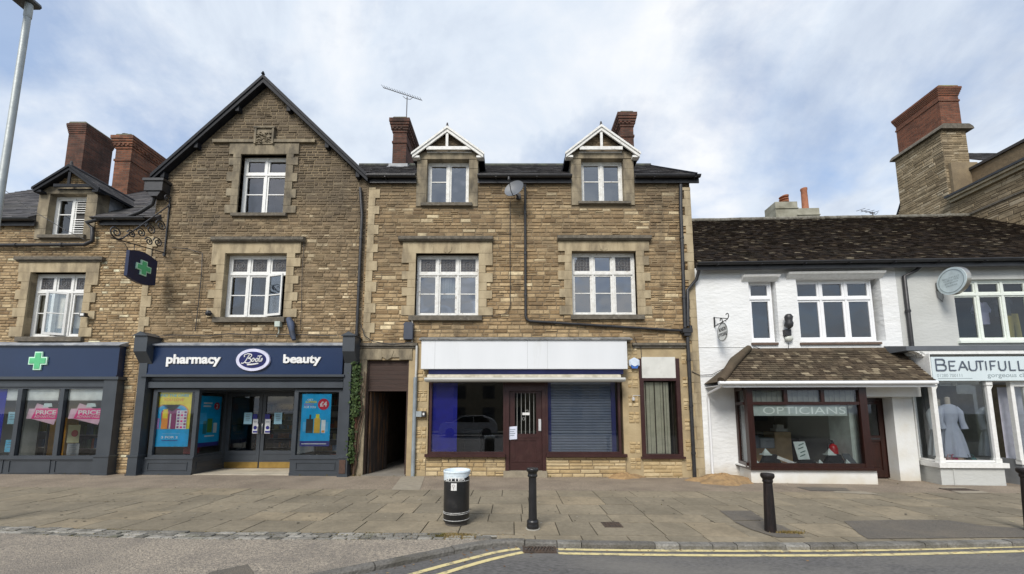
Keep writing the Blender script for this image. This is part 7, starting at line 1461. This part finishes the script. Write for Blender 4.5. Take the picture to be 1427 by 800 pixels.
for k, ((cn, cc), u) in enumerate(zip(cols, (1332, 1341, 1349, 1326, 1356))):
    x, _ = P(u, 640, 9.55); q = MB(); y_ = 9.58; zz = zfl + .001
    q.add([(x - .11, y_ - .05, zz), (x + .11, y_ - .05, zz), (x + .11, y_ + .06, zz), (x - .11, y_ + .06, zz), (x - .08, y_ - .02, zz + .11), (x + .08, y_ - .02, zz + .11), (x + .08, y_ + .03, zz + .11), (x - .08, y_ + .03, zz + .11)], [(0, 1, 5, 4), (1, 2, 6, 5), (2, 3, 7, 6), (3, 0, 4, 7), (4, 5, 6, 7), (0, 1, 2, 3)])
    q.tube([(x - .06, y_, zz + .1), (x - .04, y_, zz + .18), (x + .04, y_, zz + .18), (x + .06, y_, zz + .1)], .008, 6); tag(q.build('handbag', mat(cn.replace(' ', '_') + '_leather', cc, .5)), 'small %s handbag at the foot of the mannequins in the dress shop bay' % cn, 'handbag', 'handbags in the dress shop bay')
for k, u in enumerate((1330, 1357)):
    x, z = P(u, 535, 9.7); q = MB(); q.lathe([(.035, -.05), (.05, -.02), (.03, .04), (.01, .08)], (x, 9.7, z), 14); tag(q.build('spotlight', mat('white_spot', (.7, .7, .66), .4)), ('left' if k == 0 else 'right') + ' of two small ceiling spotlights in the dress shop bay', 'spotlight', 'spotlights in the bay')
# garments in the upstairs window
def garment(u0, u1, v0, v1, label, cat, m, name, trousers=False):
    y = DW + .5; a = Rc(u0, v0, u1, v1, y); w_ = a[1] - a[0]; h_ = a[3] - a[2]; q = MB(); xm = (a[0] + a[1]) / 2
    if not trousers: pts = [(xm - w_ * .32, a[2]), (xm + w_ * .32, a[2]), (xm + w_ * .3, a[3] - h_ * .4), (xm + w_ * .44, a[3] - h_ * .48), (xm + w_ * .5, a[3] - h_ * .36), (xm + w_ * .28, a[3] - h_ * .02), (xm + w_ * .1, a[3]), (xm, a[3] - h_ * .08), (xm - w_ * .1, a[3]), (xm - w_ * .28, a[3] - h_ * .02), (xm - w_ * .5, a[3] - h_ * .36), (xm - w_ * .44, a[3] - h_ * .48), (xm - w_ * .3, a[3] - h_ * .4)]
    else: pts = [(a[0], a[2]), (xm - .03, a[2]), (xm, a[3] - h_ * .3), (xm + .03, a[2]), (a[1], a[2]), (a[1] - w_ * .1, a[3]), (a[0] + w_ * .1, a[3])]
    q.prism(pts, y, y + .12); return tag(q.build(name, m), label, cat)
garment(1360, 1382, 421, 452, 'lilac shirt displayed behind the upstairs window of the grey building', 'shirt', mat('lilac_cotton', (.42, .42, .62), .9), 'shirt'); garment(1404, 1423, 437, 472, 'mustard yellow trousers displayed behind the upstairs window', 'trousers', mat('mustard_cloth', (.48, .4, .1), .9), 'trousers', True)
garment(1388, 1412, 411, 440, 'dark grey jacket hanging above the mustard trousers upstairs', 'jacket', mat('charcoal_cloth', (.10, .11, .13), .9), 'jacket')
# round hanging sign
mx = FACENX(P(1326, 392, 9.6)[0] - .02); Xf = P(1326, 392, 9.6)[0] - .02; cz = P(1326, 392, 9.6)[1]; yc_ = 9.58
rs_ = thing('round_sign', 'round pale projecting sign with silver edge over the dress shop', 'sign', (Xf, yc_, cz - .35)); mpn = lambda a, d, z: (Xf - d, yc_ - a, z)
q = MB(); q.disc(0, cz, .345, .345, -.10, 0, mpn, n=56); q.build('drum', mat('brushed_steel', (.55, .52, .46), .3, metal=.9), rs_); q = MB(); q.disc(0, cz, .34, .34, 0, .012, mpn, n=56); q.build('face', mat('pale_sign_face', (.60, .70, .73), .4), rs_)
q = MB(); q.tube([mpn(.285 * math.cos(k * math.pi / 24), .014, cz + .285 * math.sin(k * math.pi / 24)) for k in range(49)], .006, 5, 0, False)
q.build('ring', mat('sign_grey_ring', (.2, .25, .27), .5), rs_)
for k, (s, z_) in enumerate((('BEAUTIFULLY', .06), ('GORGEOUS', .0), ('gorgeous', -.07), ('clothes', -.13))): text(s, 'lettering', -.19 + .02 * k, .19 - .02 * k, cz + z_, cz + z_ + .045, lambda a, d, z: mpn(a, d + .012, z), GRL, rs_, .002, 0)
q = MB(); q.box(Xf + .02, Xf + .12, yc_ + .33, DW + .01, cz - .12, cz + .08); q.build('bracket', mat('grey_bracket', (.15, .15, .14), .5), rs_)
q = MB(); q.tube([(Xf, DW - .02, cz - .12), (Xf + .02, DW - .02, cz - .3), (Xf + .12, DW - .02, cz - .42), (Xf + .16, DW - .02, cz - .3), (Xf + .12, DW - .05, cz - .2)], .008, 6); q.build('cable', mat('grey_cable', (.2, .2, .2), .6), rs_)
# opticians hanging sign, floodlight
x, z = P(995, 445, DW); osn = thing('hanging_sign', 'small oval opticians sign on a black wrought iron wall bracket, white wall', 'sign', (x, DW, z - .3)); z1 = P(995, 456, DW)[1]; z2 = P(995, 443, DW)[1]
q = MB(); q.bar((x, DW - .01, z1), (x, DW - .01, z2 + .02), .03, .03); q.tube([(x, DW - .02, z2), (x + .02, DW - .62, z1 + .08)], .012, 6); q.tube([(x, DW - .02, z1 + .02), (x + .02, DW - .62, z1 + .06)], .012, 6); q.tube([(x + .02, DW - .62 - .07 * math.sin(k * .5), z1 + .14 - .07 * math.cos(k * .5)) for k in range(9)], .012, 6); q.tube([(x + .02, DW - .38, z1 + .06 ), (x + .02, DW - .36, z1 + .14), (x + .02, DW - .3, z1 + .16), (x + .02, DW - .27, z1 + .1)], .012, 6); q.build('bracket', BLACK, osn)
xo = x + .02; yo = DW - .35; zo = z1 - .2; mpo = lambda a, d, z: (xo - d, yo - a, z)
q = MB(); q.disc(0, zo, .26, .24, -.012, .0, mpo, n=40); q.build('sign_plate', mat('white_sign_plate', (.72, .75, .74), .5), osn); q = MB(); q.tube([mpo(.24 * math.cos(k * math.pi / 20), .003, zo + .22 * math.sin(k * math.pi / 20)) for k in range(41)], .006, 5, 0, False); q.tube([mpo(-.2, .0, zo + .2), mpo(-.2, 0, zo + .27)], .006); q.tube([mpo(.2, .0, zo + .2), mpo(.2, 0, zo + .27)], .006); q.build('border', BLACK, osn)
text('MUNSON', 'lettering', -.17, .17, zo + .02, zo + .12, lambda a, d, z: mpo(a, d + .001, z), BLACK, osn, .002, .02); text('OPTICIANS', 'lettering', -.2, .2, zo - .11, zo - .02, lambda a, d, z: mpo(a, d + .001, z), BLACK, osn, .002, .02)
x, z = P(1098, 470, 9.9); fl_ = thing('outdoor_light', 'black wall light and white sensor box between the white building windows', 'wall light', (x, 9.9, z - .1)); z3 = P(1098, 447, 9.85)[1]
q = MB(); q.lathe([(.03, -.2), (.085, -.14), (.1, -.06), (.08, 0), (.09, .06), (.095, .12), (.06, .18), (.02, .19)], (x, DW - .16, z3 - .02), 18); q.bar((x, DW, z3 - .1), (x, DW - .12, z3 - .05), .04, .04); q.tube([(x + .08, DW - .1, z3 + .14), (x + .12, DW - .1, z3 + .1), (x + .16, DW - .1, z3 + .11)], .01); q.build('lamp', BLACK, fl_)
q = MB(); q.box(x - .07, x + .07, DW - .12, DW, z3 - .38, z3 - .22); q.build('junction', BLACK, fl_); q = MB(); q.lathe([(.05, -.1), (.1, -.06), (.1, 0), (.05, .05)], (x + .04, DW - .06, z3 - .42), 16, sq=(1, .6)); q.build('sensor_box', mat('cream_plastic', (.6, .62, .56), .5), fl_)
YAW_SAVE = YAW
def cable(pts, r, lab, m=None): q = MB(); q.tube(pts, r, 5); return tag(q.build('cable', m or BLACK), lab, 'cable')
c0 = [P(u, v, DW - .03) for u, v in ((1099, 478), (1099, 486), (1085, 488.5), (1065, 487.5), (1050, 483))]; cable([(a, DW - .03, z) for a, z in c0], .008, 'thin black cable looping from the wall light to the canopy corner')
c0 = [P(u, v, DW - .03) for u, v in ((964, 518), (975, 523), (992, 522), (1008, 514), (1024, 502), (1034, 492))]; cable([(a, DW - .04, z) for a, z in c0], .008, 'thin black cable sagging across the white wall left of the canopy')
# ridge furniture on the white building
yk = 15.2
for (u0, u1, vt, pots) in ((1081, 1112, 281, [(1094, .13, .35)]), (1110, 1142, 290, [(1121, .12, 1.15)])):
    zt = P((u0 + u1) / 2, vt, yk)[1]; xa_, xb_ = P(u0, 295, yk)[0], P(u1, 295, yk)[0]; q = MB(); q.box(xa_, xb_, yk, yk + .7, zrW - 1, zt); q.box(xa_ + .0, xb_ + .02, yk - .03, yk + .73, zt - .3, zt - .27); stk = q.build('chimney', CAP if False else mat('pale_cement_render', (.36, .35, .28), .9, (.28, .27, .21), 3, .3, 20, dirt=(.15, .14, .1), dscale=2), wb)
    for (pu, r_, h_) in pots:
        xp_ = P(pu, 275, yk + .3)[0]; h2 = (P(pu, 263 if h_ > 1 else 273, yk + .3)[1] - zt); q = MB(); q.lathe([(r_ * 1.15, zt), (r_, zt + .08), (r_ * .9, zt + h2 * .9), (r_ * 1.05, zt + h2 * .94), (r_ * 1.02, zt + h2)], (xp_, yk + .3, 0), 20); q.build('chimney_pot', TERRA, stk)
        if h_ < 1:
            for k in range(3): q = MB(); q.lathe([(r_ * 1.3, zt + h2 * (.3 + .25 * k)), (r_ * 1.35, zt + h2 * (.36 + .25 * k))], (xp_ - .05, yk + .3, 0), 16, lean=(-.3, 0)); q.build('chimney_pot', TERRA, stk)
def aerial(x, y, z0, zt, boom, name, label, nel=10, el=.12):
    t = thing('tv_aerial', label, 'aerial', (x, y, z0)); ALU = mat('dull_aluminium', (.1, .1, .11), .5); q = MB(); q.tube([(x, y, z0), (x, y, zt)], .018, 6); q.build('mast', ALU, t); q = MB(); a, b_ = Vector(boom[0]), Vector(boom[1]); q.tube([a, b_], .013, 5); q.tube([(x - .15, y, zt + .02), (x - .05, y, zt - .07), (x + .12, y, zt - .1), (x + .2, y, zt - .02)], .01, 5); q.build('boom', ALU, t); q = MB()
    for i in range(nel): p = a.lerp(b_, i / (nel - 1)); q.tube([p + Vector((-.02, -el, -.02)), p + Vector((.0, el, .09))], .009, 4)
    q.build('elements', ALU, t)
ya = 14.3; x, z = P(1216, 297, ya); aerial(x, ya, zrW, z + .05, ((P(1200, 293.5, ya)[0], ya, P(1200, 293.5, ya)[1]), (P(1219, 297, ya)[0], ya, P(1219, 297, ya)[1])), 'a', 'small tv aerial lying low on the brown ridge before the big stone chimney', 4, .2)
YAW = None
# ---------------------------------------------------------------- 6  tall stone building beyond, seen in flank
tb = thing('tall_stone_building', 'tall stone building at right edge with big brick topped chimney and stepped cornice', 'building', (19, 12, -.1))
XS = 17.0; fs = FACENX(XS); zC = 9.62
def mfl(a, d, z): return (XS - d, a, z)
q = MB(); bx(q, 9.0, 14.25, 4.5, zC, -.4, 0, mfl, 0); stones(q, lambda z: (9.0, 14.25), 4.6, zC - .02, mfl, h=(.09, .17), l=(.2, .6)); q.build('flank_wall', [MORTAR, STONE_R], tb)
q = MB(); q.box(XS, XS + 6, 9, 14.2, -.5, 4.5); q.build('lower_wall', STONE_R, tb)
q = MB(); q.box(XS - .12, XS + .3, 8.9, 14.15, zC, zC + .12); q.box(XS - .22, XS + .3, 8.9, 14.15, zC + .12, zC + .2); q.build('cornice', mat('pale_cornice_stone', (.4, .34, .23), .9, (.3, .26, .18), 4), tb)
q = MB(); q.box(XS - .26, XS + .3, 8.85, 14.2, zC + .2, zC + .28); q.build('gutter', BLACK, tb); q = MB(); q.box(XS - .05, XS, 9, 14.2, zC - .75, zC - .68); q.build('string_course', SILL, tb)
XP = 17.85; zP = 10.95; q = MB(); q.box(XP, XP + .4, 8.9, 14.9, zC - .1, zP); q.box(XS + .1, XP, 14.4, 14.8, zC - .1, zC + .6); q.build('parapet_wall', mat('brown_roughcast', (.2, .145, .085), .95, (.15, .11, .065), 9, .7, 30), tb)
q = MB(); q.box(XP - .08, XP + .48, 8.8, 14.6, zP, zP + .1); q.build('coping', mat('dark_coping', (.05, .045, .042), .8), tb)
q = MB(); S_ = Vector((0, 3.5, 2.9)); roofing(q, (XP + .4, 13.2, zP - .35), (1, 0, 0), S_, 5.5, S_.length, .3, .22, .01, 1, 0, rough=.1); q.build('roof', [SLATE, SLATE], tb)
yc0, yc1 = 14.25, 16.05; zb_ = EYE + ray(1322, 182)[1] * yc0; zt = EYE + ray(1309, 120)[1] * yc0; xc1 = 18.0
q = MB(); q.box(XS + .02, xc1, yc0, yc1 + .05, 6, zb_)
stones(q, lambda z: (yc0, yc1 + .05 + max(0, (10.6 - z)) * .45), 7.5, zb_, lambda a, d, z: (XS + .02 - d, a, z), h=(.08, .14), l=(.18, .5)); stones(q, lambda z: (XS + .02, xc1), zC, zb_, FRONT(yc0), h=(.08, .14), l=(.18, .45))
q.prism([(yc1, 10.6), (yc1 + 1.7, 7), (yc1, 7)], XS + .03, XS + .5, 0, .5, lambda p, y, zz: (y, p, zz)); q.box(XS + .1, xc1 + .15, yc0 - .12, yc0 + .2, zC, 11.3); st = q.build('chimney_stack', [MORTAR, STONE_R], tb)
q = MB(); q.prism([(XS - .12, zb_), (xc1 + .2, zb_), (xc1 + .16, zb_ + .1), (xc1 + .02, zb_ + .2), (XS + .0, zb_ + .2), (XS - .08, zb_ + .1)], yc0 - .14, yc1 + .16); q.build('stack_cornice', SILL, st)
chimney(tb, XS + .12, xc1 - .08, yc0 + .02, yc1 - .05, zb_ + .18, zt, m=brickmat('dark_orange_brick', (.22, .085, .05), (.13, .055, .036), (.16, .12, .09), sootpos=(.5, .78)), corbel=(.4, .075), band=zt - .65, cap=mat('lichen_cap', (.2, .13, .06), .9, (.25, .26, .08), 4, .4, 20), dentil=False)
q = MB(); q.tube([(17.1, yc1 + 1.75, 7.2), (17.1, yc1 + .05, 10.75)], .06, 6); q.build('verge', BLACKT, st)

# ================================================================== fixtures on the front walls
# satellite dish
x, z = P(716.5, 263, 9.62); sd = thing('satellite_dish', 'dark grey satellite dish under the eaves between the two white dormers', 'satellite dish', (x, 9.62, z - .26)); ax = Vector((-.45, -1, .3)).normalized(); r1 = ax.cross(Vector((0, 0, 1))).normalized(); u1 = r1.cross(ax); cD = Vector((x, 9.62, z)); q = MB(); n = 32; vs = []
for k in range(7):
    f_ = k / 6
    for j in range(n): th = 2 * math.pi * j / n; vs.append(cD + (r1 * math.cos(th) * .27 + u1 * math.sin(th) * .25) * f_ + ax * (.06 * f_ * f_ - .04))
q.add(vs + [v_ - ax * .008 for v_ in vs], [(o + i * n + j, o + i * n + (j + 1) % n, o + (i + 1) * n + (j + 1) % n, o + (i + 1) * n + j) for o in (0, 7 * n) for i in range(6) for j in range(n)], 0, .5, True); DG = mat('dark_grey_dish', (.12, .13, .145), .5, (.1, .11, .12), 4); q.build('dish', DG, sd)
q = MB(); q.tube([cD - u1 * .24, cD - u1 * .22 + ax * .15, cD - u1 * .02 + ax * .34], .011, 6); q.lathe([(.03, 0), (.03, .08)], tuple(cD - u1 * .04 + ax * .34), 10); q.build('feed_arm', BLACK, sd); q = MB(); q.tube([cD - ax * .05, cD - ax * .12 + Vector((.02, .1, -.03)), (x + .12, 9.98, z - .03)], .018, 8); q.box(x + .06, x + .18, 9.93, 9.96, z - .1, z + .06); q.build('bracket', BLACK, sd)
x, z = P(566.5, 162, 12.85); zt2 = EYE + ray(566.5, 135)[1] * 12.85; bA = P(534, 122, 12.85); bB = P(587, 139.5, 12.85); aerial(x, 12.85, z - .05, zt2, ((bA[0], 12.85, bA[1]), (bB[0], 12.85, bB[1])), 'b', 'long toothed tv aerial on the left chimney of the central building', 16, .14)
# pharmacy hanging sign with scroll bracket, facing right
XSg = P(236, 300, 10)[0]; zb1_, zb0_ = P(236, 288, 10)[1], P(234, 357, 10)[1]
hs_t = thing('hanging_sign', 'navy shield sign with green cross hanging from a scrolled black iron bracket', 'sign', (XSg, 10, zb0_ - .8)); X_ = XSg; L_ = 1.38
pt = lambda a, z: (X_, 10 - a, z)
q = MB(); r_ = .014
q.tube([pt(.03, zb1_ + .12), pt(.03, zb0_ - .02)], .02, 6); q.box(X_ - .03, X_ + .03, 9.95, 10.0, zb1_ - .05, zb1_ + .03); q.box(X_ - .03, X_ + .03, 9.95, 10.0, zb0_, zb0_ + .08)
zA = P(160, 330, 10 - L_)[1]; q.tube([pt(.03, zb1_ + .02), pt(L_ * .85, zA + .03)], r_, 6); q.tube([pt(.03, zb0_ + .08), pt(L_ + .02, zA - .03)], r_, 6); q.tube([pt(L_ + .02, zA - .03), pt(L_ * .85, zA + .03)], r_, 6)
def scroll(a, z, s, fl=1, turns=1.7, rot=0):
    pts = [pt(a + fl * s * (1 - k / 26) * math.cos(rot + k * turns * 2 * math.pi / 22), z + s * (1 - k / 26) * math.sin(rot + k * turns * 2 * math.pi / 22)) for k in range(23)]; q.tube(pts, .016, 5)
zl = lambda f_: zb1_ + .02 + (zA + .03 - zb1_ - .02) * f_; zm = lambda f_: zb0_ + .08 + (zA - .03 - zb0_ - .08) * f_
for f_, s, w_ in ((.13, .15, .6), (.33, .14, .55), (.51, .12, .5), (.68, .1, .5), (.16, .13, .2), (.34, .11, .2)): scroll(.03 + (L_ - .03) * f_, zl(f_) * w_ + zm(f_) * (1 - w_) + (.0), s)
scroll(.09, zb1_ + .17, .12, -1); scroll(L_ - .08, zA + .15, .16, 1, 1.8, 3.6); q.build('bracket', BLACK, hs_t)
ya0, ya1 = .24, .98; zt_s = P(198, 357, 9.4)[1] + .0; zs1 = zt_s; zs0_ = P(198, 391, 9.4)[1]; hh = zs1 - zs0_
out_ = []
for k in range(13): f_ = k / 12; out_.append((ya1 - (ya1 - ya0) * f_, zs1 + .09 * math.sin(math.pi * f_)))
for k in range(13): f_ = k / 12; out_.append((ya0 + (ya1 - ya0) * f_, zs0_ - .09 * math.sin(math.pi * f_)))
q = MB(); q.add([(X_ - .04, 10 - a, z) for a, z in out_] + [(X_ + .04, 10 - a, z) for a, z in out_], [tuple(range(26)), tuple(range(51, 25, -1))] + [(i, (i + 1) % 26, 26 + (i + 1) % 26, 26 + i) for i in range(26)]); sgp = q.build('sign_panel', mat('navy_sign_panel', (.008, .015, .055), .35), hs_t)
mps = lambda a, d, z: (X_ + .04 + d, a, z); cross(hs_t, 10 - (ya0 + ya1) / 2, (zs0_ + zs1) / 2, .19, mps)
q = MB(); [q.tube([pt(a, zs1 + .04), pt(a, zm(a / L_))], .008, 5) for a in (.38, .84)]; q.tube([pt(ya1, zs1 + .0), pt(ya1 + .1, zs1 + .12), pt(L_, zA - .02)], .006, 5); q.build('hanger', BLACK, hs_t)
# alarm box
x, z = P(884, 505.5, 9.9); ab = thing('alarm_box', 'hexagonal white burglar alarm box with blue base right of the white fascia', 'alarm box', (x, 9.9, z - .13)); hexp = [(x + .14 * math.cos(math.pi / 6 + k * math.pi / 3) * 1.1, z + .14 * math.sin(math.pi / 6 + k * math.pi / 3)) for k in range(6)]
q = MB(); q.prism(hexp, 9.9, 9.98); q.prism([(a * .72 + x * .28, c_ * .72 + z * .28) for a, c_ in hexp], 9.87, 9.9); q.build('cover', mat('white_alarm_plastic', (.66, .74, .84), .35), ab); q = MB(); q.prism([(x - .1, z - .06), (x + .1, z - .06), (x + .07, z - .15), (x - .07, z - .15)], 9.88, 9.9 - .001); q.build('strobe', mat('blue_alarm_lens', (.05, .15, .5), .3), ab)
x, z = P(569, 462.5, 9.88); q = MB(); q.box(x - .12, x + .12, 9.86, 9.98, z - .2, z + .2); q.prism([(x - .12, z + .2), (x + .12, z + .2), (x + .08, z + .25), (x - .08, z + .25)], 9.86, 9.98); tag(q.build('equipment_box', mat('dark_blue_grey_box', (.04, .05, .075), .5), bevel=.01), 'dark blue grey box on the wall above the alley, under the window sill', 'wall box')
x, z = P(586, 577, 9.9); ebx = thing('electric_box', 'grey electricity box with dark switch beside the alley pipe', 'wall box', (x, 9.9, z - .07)); q = MB(); q.box(x - .11, x + .03, 9.87, 9.98, z - .07, z + .07); q.build('cover', mat('grey_box_paint', (.3, .34, .36), .5), ebx); q = MB(); q.box(x + .035, x + .13, 9.88, 9.98, z - .07, z + .07); q.build('switch_cover', BLACK, ebx); q = MB(); q.box(x + .06, x + .105, 9.872, 9.88, z - .03, z + .03); q.build('label_plate', WHT, ebx)
x, z = P(883, 556, 9.9); q = MB(); q.lathe([(.035, -.04), (.04, 0), (.03, .04)], (x, 9.92, z), 14); q.tube([(x, 9.93, z + .03), (x, 9.95, z + .09), (x + .2, 9.96, z + .09)], .008, 6); tag(q.build('security_camera', mat('white_camera', (.55, .55, .55), .4)), 'small white camera on the pier left of the narrow barred window', 'camera')
x, z = P(117, 439, 9.85); q = MB(); q.box(x - .07, x + .07, 9.8, 9.88, z - .05, z + .05); q.bar((x, 9.88, z), (x, 9.99, z - .02), .03, .03); fl2 = tag(q.build('floodlight', BLACK), 'small black floodlight beside the open window of the far left building', 'floodlight'); q = MB(); q.box(x - .04, x + .05, 9.79, 9.8, z - .03, z + .03); q.build('lens', WHT, fl2)
x, z = P(290, 436, 9.85); q = MB(); q.lathe([(.02, -.08), (.06, -.06), (.07, 0), (.05, .06)], (x, 9.86, z), 12); q.bar((x, 9.9, z), (x, 10, z + .03), .03, .03); q.tube([(x + .05, 9.84, z), (x + .12, 9.8, z - .03)], .03, 8); tag(q.build('security_camera', BLACK), 'small black camera left of the middle window sill on the gabled building', 'camera')
x, z = P(388, 452, 9.93); q = MB(); q.box(x - .07, x + .07, 9.87, 9.98, z - .07, z + .07); q.tube([(x, 9.95, z - .07), (x + .01, 9.96, z - .2), (x - .05, 9.96, z - .32)], .012, 6); tag(q.build('junction_box', mat('pale_green_box', (.5, .56, .5), .5), bevel=.008), 'small pale junction box under the open casement', 'junction box')
pz4 = [P(u, v, D_) for u, v, D_ in ((401, 444, 9.9), (404, 450, 9.84), (405, 460, 9.8), (406, 466, 9.76), (408, 473, 9.74))]; q = MB(); q.tube([(pz4[0][0], 9.95, pz4[0][1]), (pz4[1][0], 9.88, pz4[1][1]), (pz4[2][0], 9.85, pz4[2][1]), (pz4[3][0], 9.82, pz4[3][1]), (pz4[4][0], 9.8, pz4[4][1])], [.07, .09, .07, .07, .05], 10, 0); tag(q.build('bent_flue', mat('dull_navy_wrap', (.05, .07, .12), .7, (.02, .025, .035), 4)), 'bent dark blue wrapped pipe beside the open casement sill', 'pipe')
# cables on the stonework
def wc(uv, D_, r_, lab, m=None): cable([(P(u, v, D_)[0], D_, P(u, v, D_)[1]) for u, v in uv], r_, lab, m)
wc([(711, 280), (710.5, 340), (711, 400), (711, 425), (707, 436), (690, 440.5), (668, 441)], 9.955, .009, 'thin black cable dropping from the satellite dish to the window sill')
wc([(200, 470), (240, 467), (290, 468), (320, 465), (355, 467), (390, 466), (470, 468)], 9.94, .013, 'sagging black cable running along the stone above the pharmacy fascia')
wc([(240, 345), (262, 347), (282, 353), (281, 380), (277, 420), (272, 462)], 9.95, .01, 'thin dark cable down the gabled wall left of the middle window'); wc([(0, 260), (40, 290), (90, 320), (118, 334)], 9.4, .008, 'thin overhead wire crossing the louvred dormer')
wc([(424, 333), (421, 380), (420, 430), (418, 462)], 9.955, .007, 'faint cable down the gabled wall right of the middle window'); wc([(503, 452), (508, 468), (520, 476), (545, 480), (575, 477)], 9.9, .012, 'black cable drooping over the alley lintel'); wc([(884, 470), (886, 476), (893, 484), (894, 498)], 9.93, .008, 'short cable running down to the alarm box'); wc([(573, 442), (576, 455), (574, 480)], 9.93, .012, 'short pale cable beside the dark wall box', mat('pale_cable', (.5, .48, .42), .6))
# ivy beside the alley
IVY = tintmat('ivy_leaves', [(0, (.02, .038, .01)), (.5, (.035, .065, .018)), (1, (.07, .105, .03))], rough=.6, nscale=20, namt=.3)
t = thing('climbing_ivy', 'ivy climbing the rusty pipe between pharmacy and alley', 'ivy', (px_(494, 600, 9.9), 9.9, g(-4))); ri = random.Random(8); q = MB(); xs = [px_(u, v, 9.9) for u, v in ((492, 660), (494, 600), (496, 540))]
for k in range(4): pts = [(xs[0] + ri.uniform(-.05, .05) + .012 * k * j, 9.93 - .01 * k, j * .33) for j in range(9)]; q.tube(pts, [.022 - .0015 * j for j in range(9)], 6)
q.build('stem', mat('ivy_stem', (.09, .055, .035), .9), t); q = MB()
for i in range(1900):
    f_ = ri.random(); v = 645 - 140 * f_; dens = 1.0 if v < 580 else .35 if v < 615 else .55
    if ri.random() > dens: continue
    sp = (.12 if v < 575 else .085); u0 = 496 if v < 580 else 490
    x = px_(u0, v, 9.9) + ri.gauss(0, sp * .5); z = pz(v, 9.9) + ri.uniform(-.03, .03); y = 9.93 - abs(ri.gauss(0, .08)); s = ri.uniform(.018, .04); a = ri.uniform(0, 6.28); tx, ty = ri.uniform(-.7, .7), ri.uniform(-.7, .7)
    q.add([(x + s * (px0 * math.cos(a) - pz0 * math.sin(a)), y + s * (px0 * tx + pz0 * ty) * .7, z + s * (px0 * math.sin(a) + pz0 * math.cos(a))) for px0, pz0 in ((-1, 0), (-.4, .6), (.3, .5), (1, 0), (.3, -.5), (-.4, -.6))], [(0, 1, 2, 3), (0, 3, 4, 5)], 0, ri.random())
q.build('foliage', IVY, t)
q = MB(); xq = px_(495, 600, 9.94); q.tube([(xq, 9.95, 0), (xq + .02, 9.95, pz(520, 9.95))], .03, 8); tag(q.build('rusty_pipe', mat('rusty_pipe_paint', (.12, .05, .03), .8)), 'thin rusty vertical pipe under the ivy beside the pharmacy', 'pipe')

# ================================================================== across the street, seen only in the glass
ob = thing('opposite_terrace', 'stone terrace across the street reflected in the shop windows', 'building', (0, -20, 0)); q = MB(); q.box(-22, 24, -23, -20, -.3, 4.8); q.prism([(-23.2, 4.8), (-19.8, 4.8), (-21.5, 6.6)], -22, 24, 1, .5, lambda p, y, zz: (y, p, zz)); q.build('wall', [mat('far_stone', (.2, .165, .11), .9), mat('far_slate', (.06, .06, .065), .8)], ob); q = MB()
for i in range(15):
    for z0 in (.8, 3.0): q.box(-21 + i * 3, -19.8 + i * 3, -20.0, -19.96, z0, z0 + 1.3)
q.build('window', mat('far_window', (.03, .035, .04), .2), ob)
carb = thing('parked_car', 'silver hatchback parked opposite, reflected in the empty shop window', 'car', (-3.2, -7, RD)); prof = [(-1.95, .25), (-2.0, .6), (-1.85, .92), (-1.1, 1.0), (-.45, 1.42), (.9, 1.46), (1.6, 1.2), (1.85, .85), (1.9, .3)]; cxx = -2.9
q = MB(); q.prism([(cxx + a, z + RD) for a, z in prof], -7.8, -6.2); q.build('body', mat('silver_car_paint', (.5, .52, .54), .3, metal=.5), carb); q = MB(); q.prism([(cxx + a, z + RD) for a, z in ((-1.0, 1.0), (-.42, 1.36), (.3, 1.4), (.3, 1.0))], -6.2, -6.185); q.prism([(cxx + a, z + RD) for a, z in ((.36, 1.0), (.36, 1.4), (.9, 1.4), (1.35, 1.2), (1.4, 1.0))], -6.2, -6.185); q.build('side_window', mat('car_glass', (.01, .01, .012), .1), carb)
for a in (-1.25, 1.2):
    q = MB(); q.add(*(lambda n: ([(cxx + a + .31 * math.cos(2 * math.pi * j / n), y_, .31 + RD + .31 * math.sin(2 * math.pi * j / n)) for y_ in (-6.4, -6.17) for j in range(n)], [tuple(range(n)), tuple(range(2 * n - 1, n - 1, -1))] + [(j, (j + 1) % n, n + (j + 1) % n, n + j) for j in range(n)]))(24)); q.build('wheel', BLACK, carb)
# fold of dark trees beside the terrace
def far_tree(x, y, h, seed, lab):
    rt = random.Random(seed); t = thing('tree', lab, 'tree', (x, y, 0), 'trees across the street'); q = MB(); q.tube([(x, y, 0), (x + .1, y, h * .5), (x, y, h * .75)], [.2, .14, .05], 8); q.build('trunk', MATS['ivy_stem'], t); q = MB()
    for i in range(2200):
        th = rt.uniform(0, 6.28); ph = rt.uniform(-1, 1); r_ = rt.random() ** .4 * h * .33 * (1 + .25 * math.sin(3 * th + seed)); px0, py0, pz0 = x + r_ * math.cos(th) * math.sqrt(1 - ph * ph), y + r_ * math.sin(th) * math.sqrt(1 - ph * ph), h * .65 + r_ * ph; s = .16; d1 = Vector((rt.gauss(0, 1), rt.gauss(0, 1), rt.gauss(0, 1))).normalized() * s; d2 = d1.cross(Vector((rt.gauss(0, 1), rt.gauss(0, 1), 1))).normalized() * s
        q.add([Vector((px0, py0, pz0)) + d1, Vector((px0, py0, pz0)) + d2, Vector((px0, py0, pz0)) - d1, Vector((px0, py0, pz0)) - d2], [(0, 1, 2, 3)], 0, rt.random())
    q.build('crown', IVY, t)
far_tree(14, -9, 8.5, 1, 'broad dark tree across the street, mirrored in the white building windows'); far_tree(-15, -10, 8, 2, 'leafy tree across the street opposite the pharmacy')
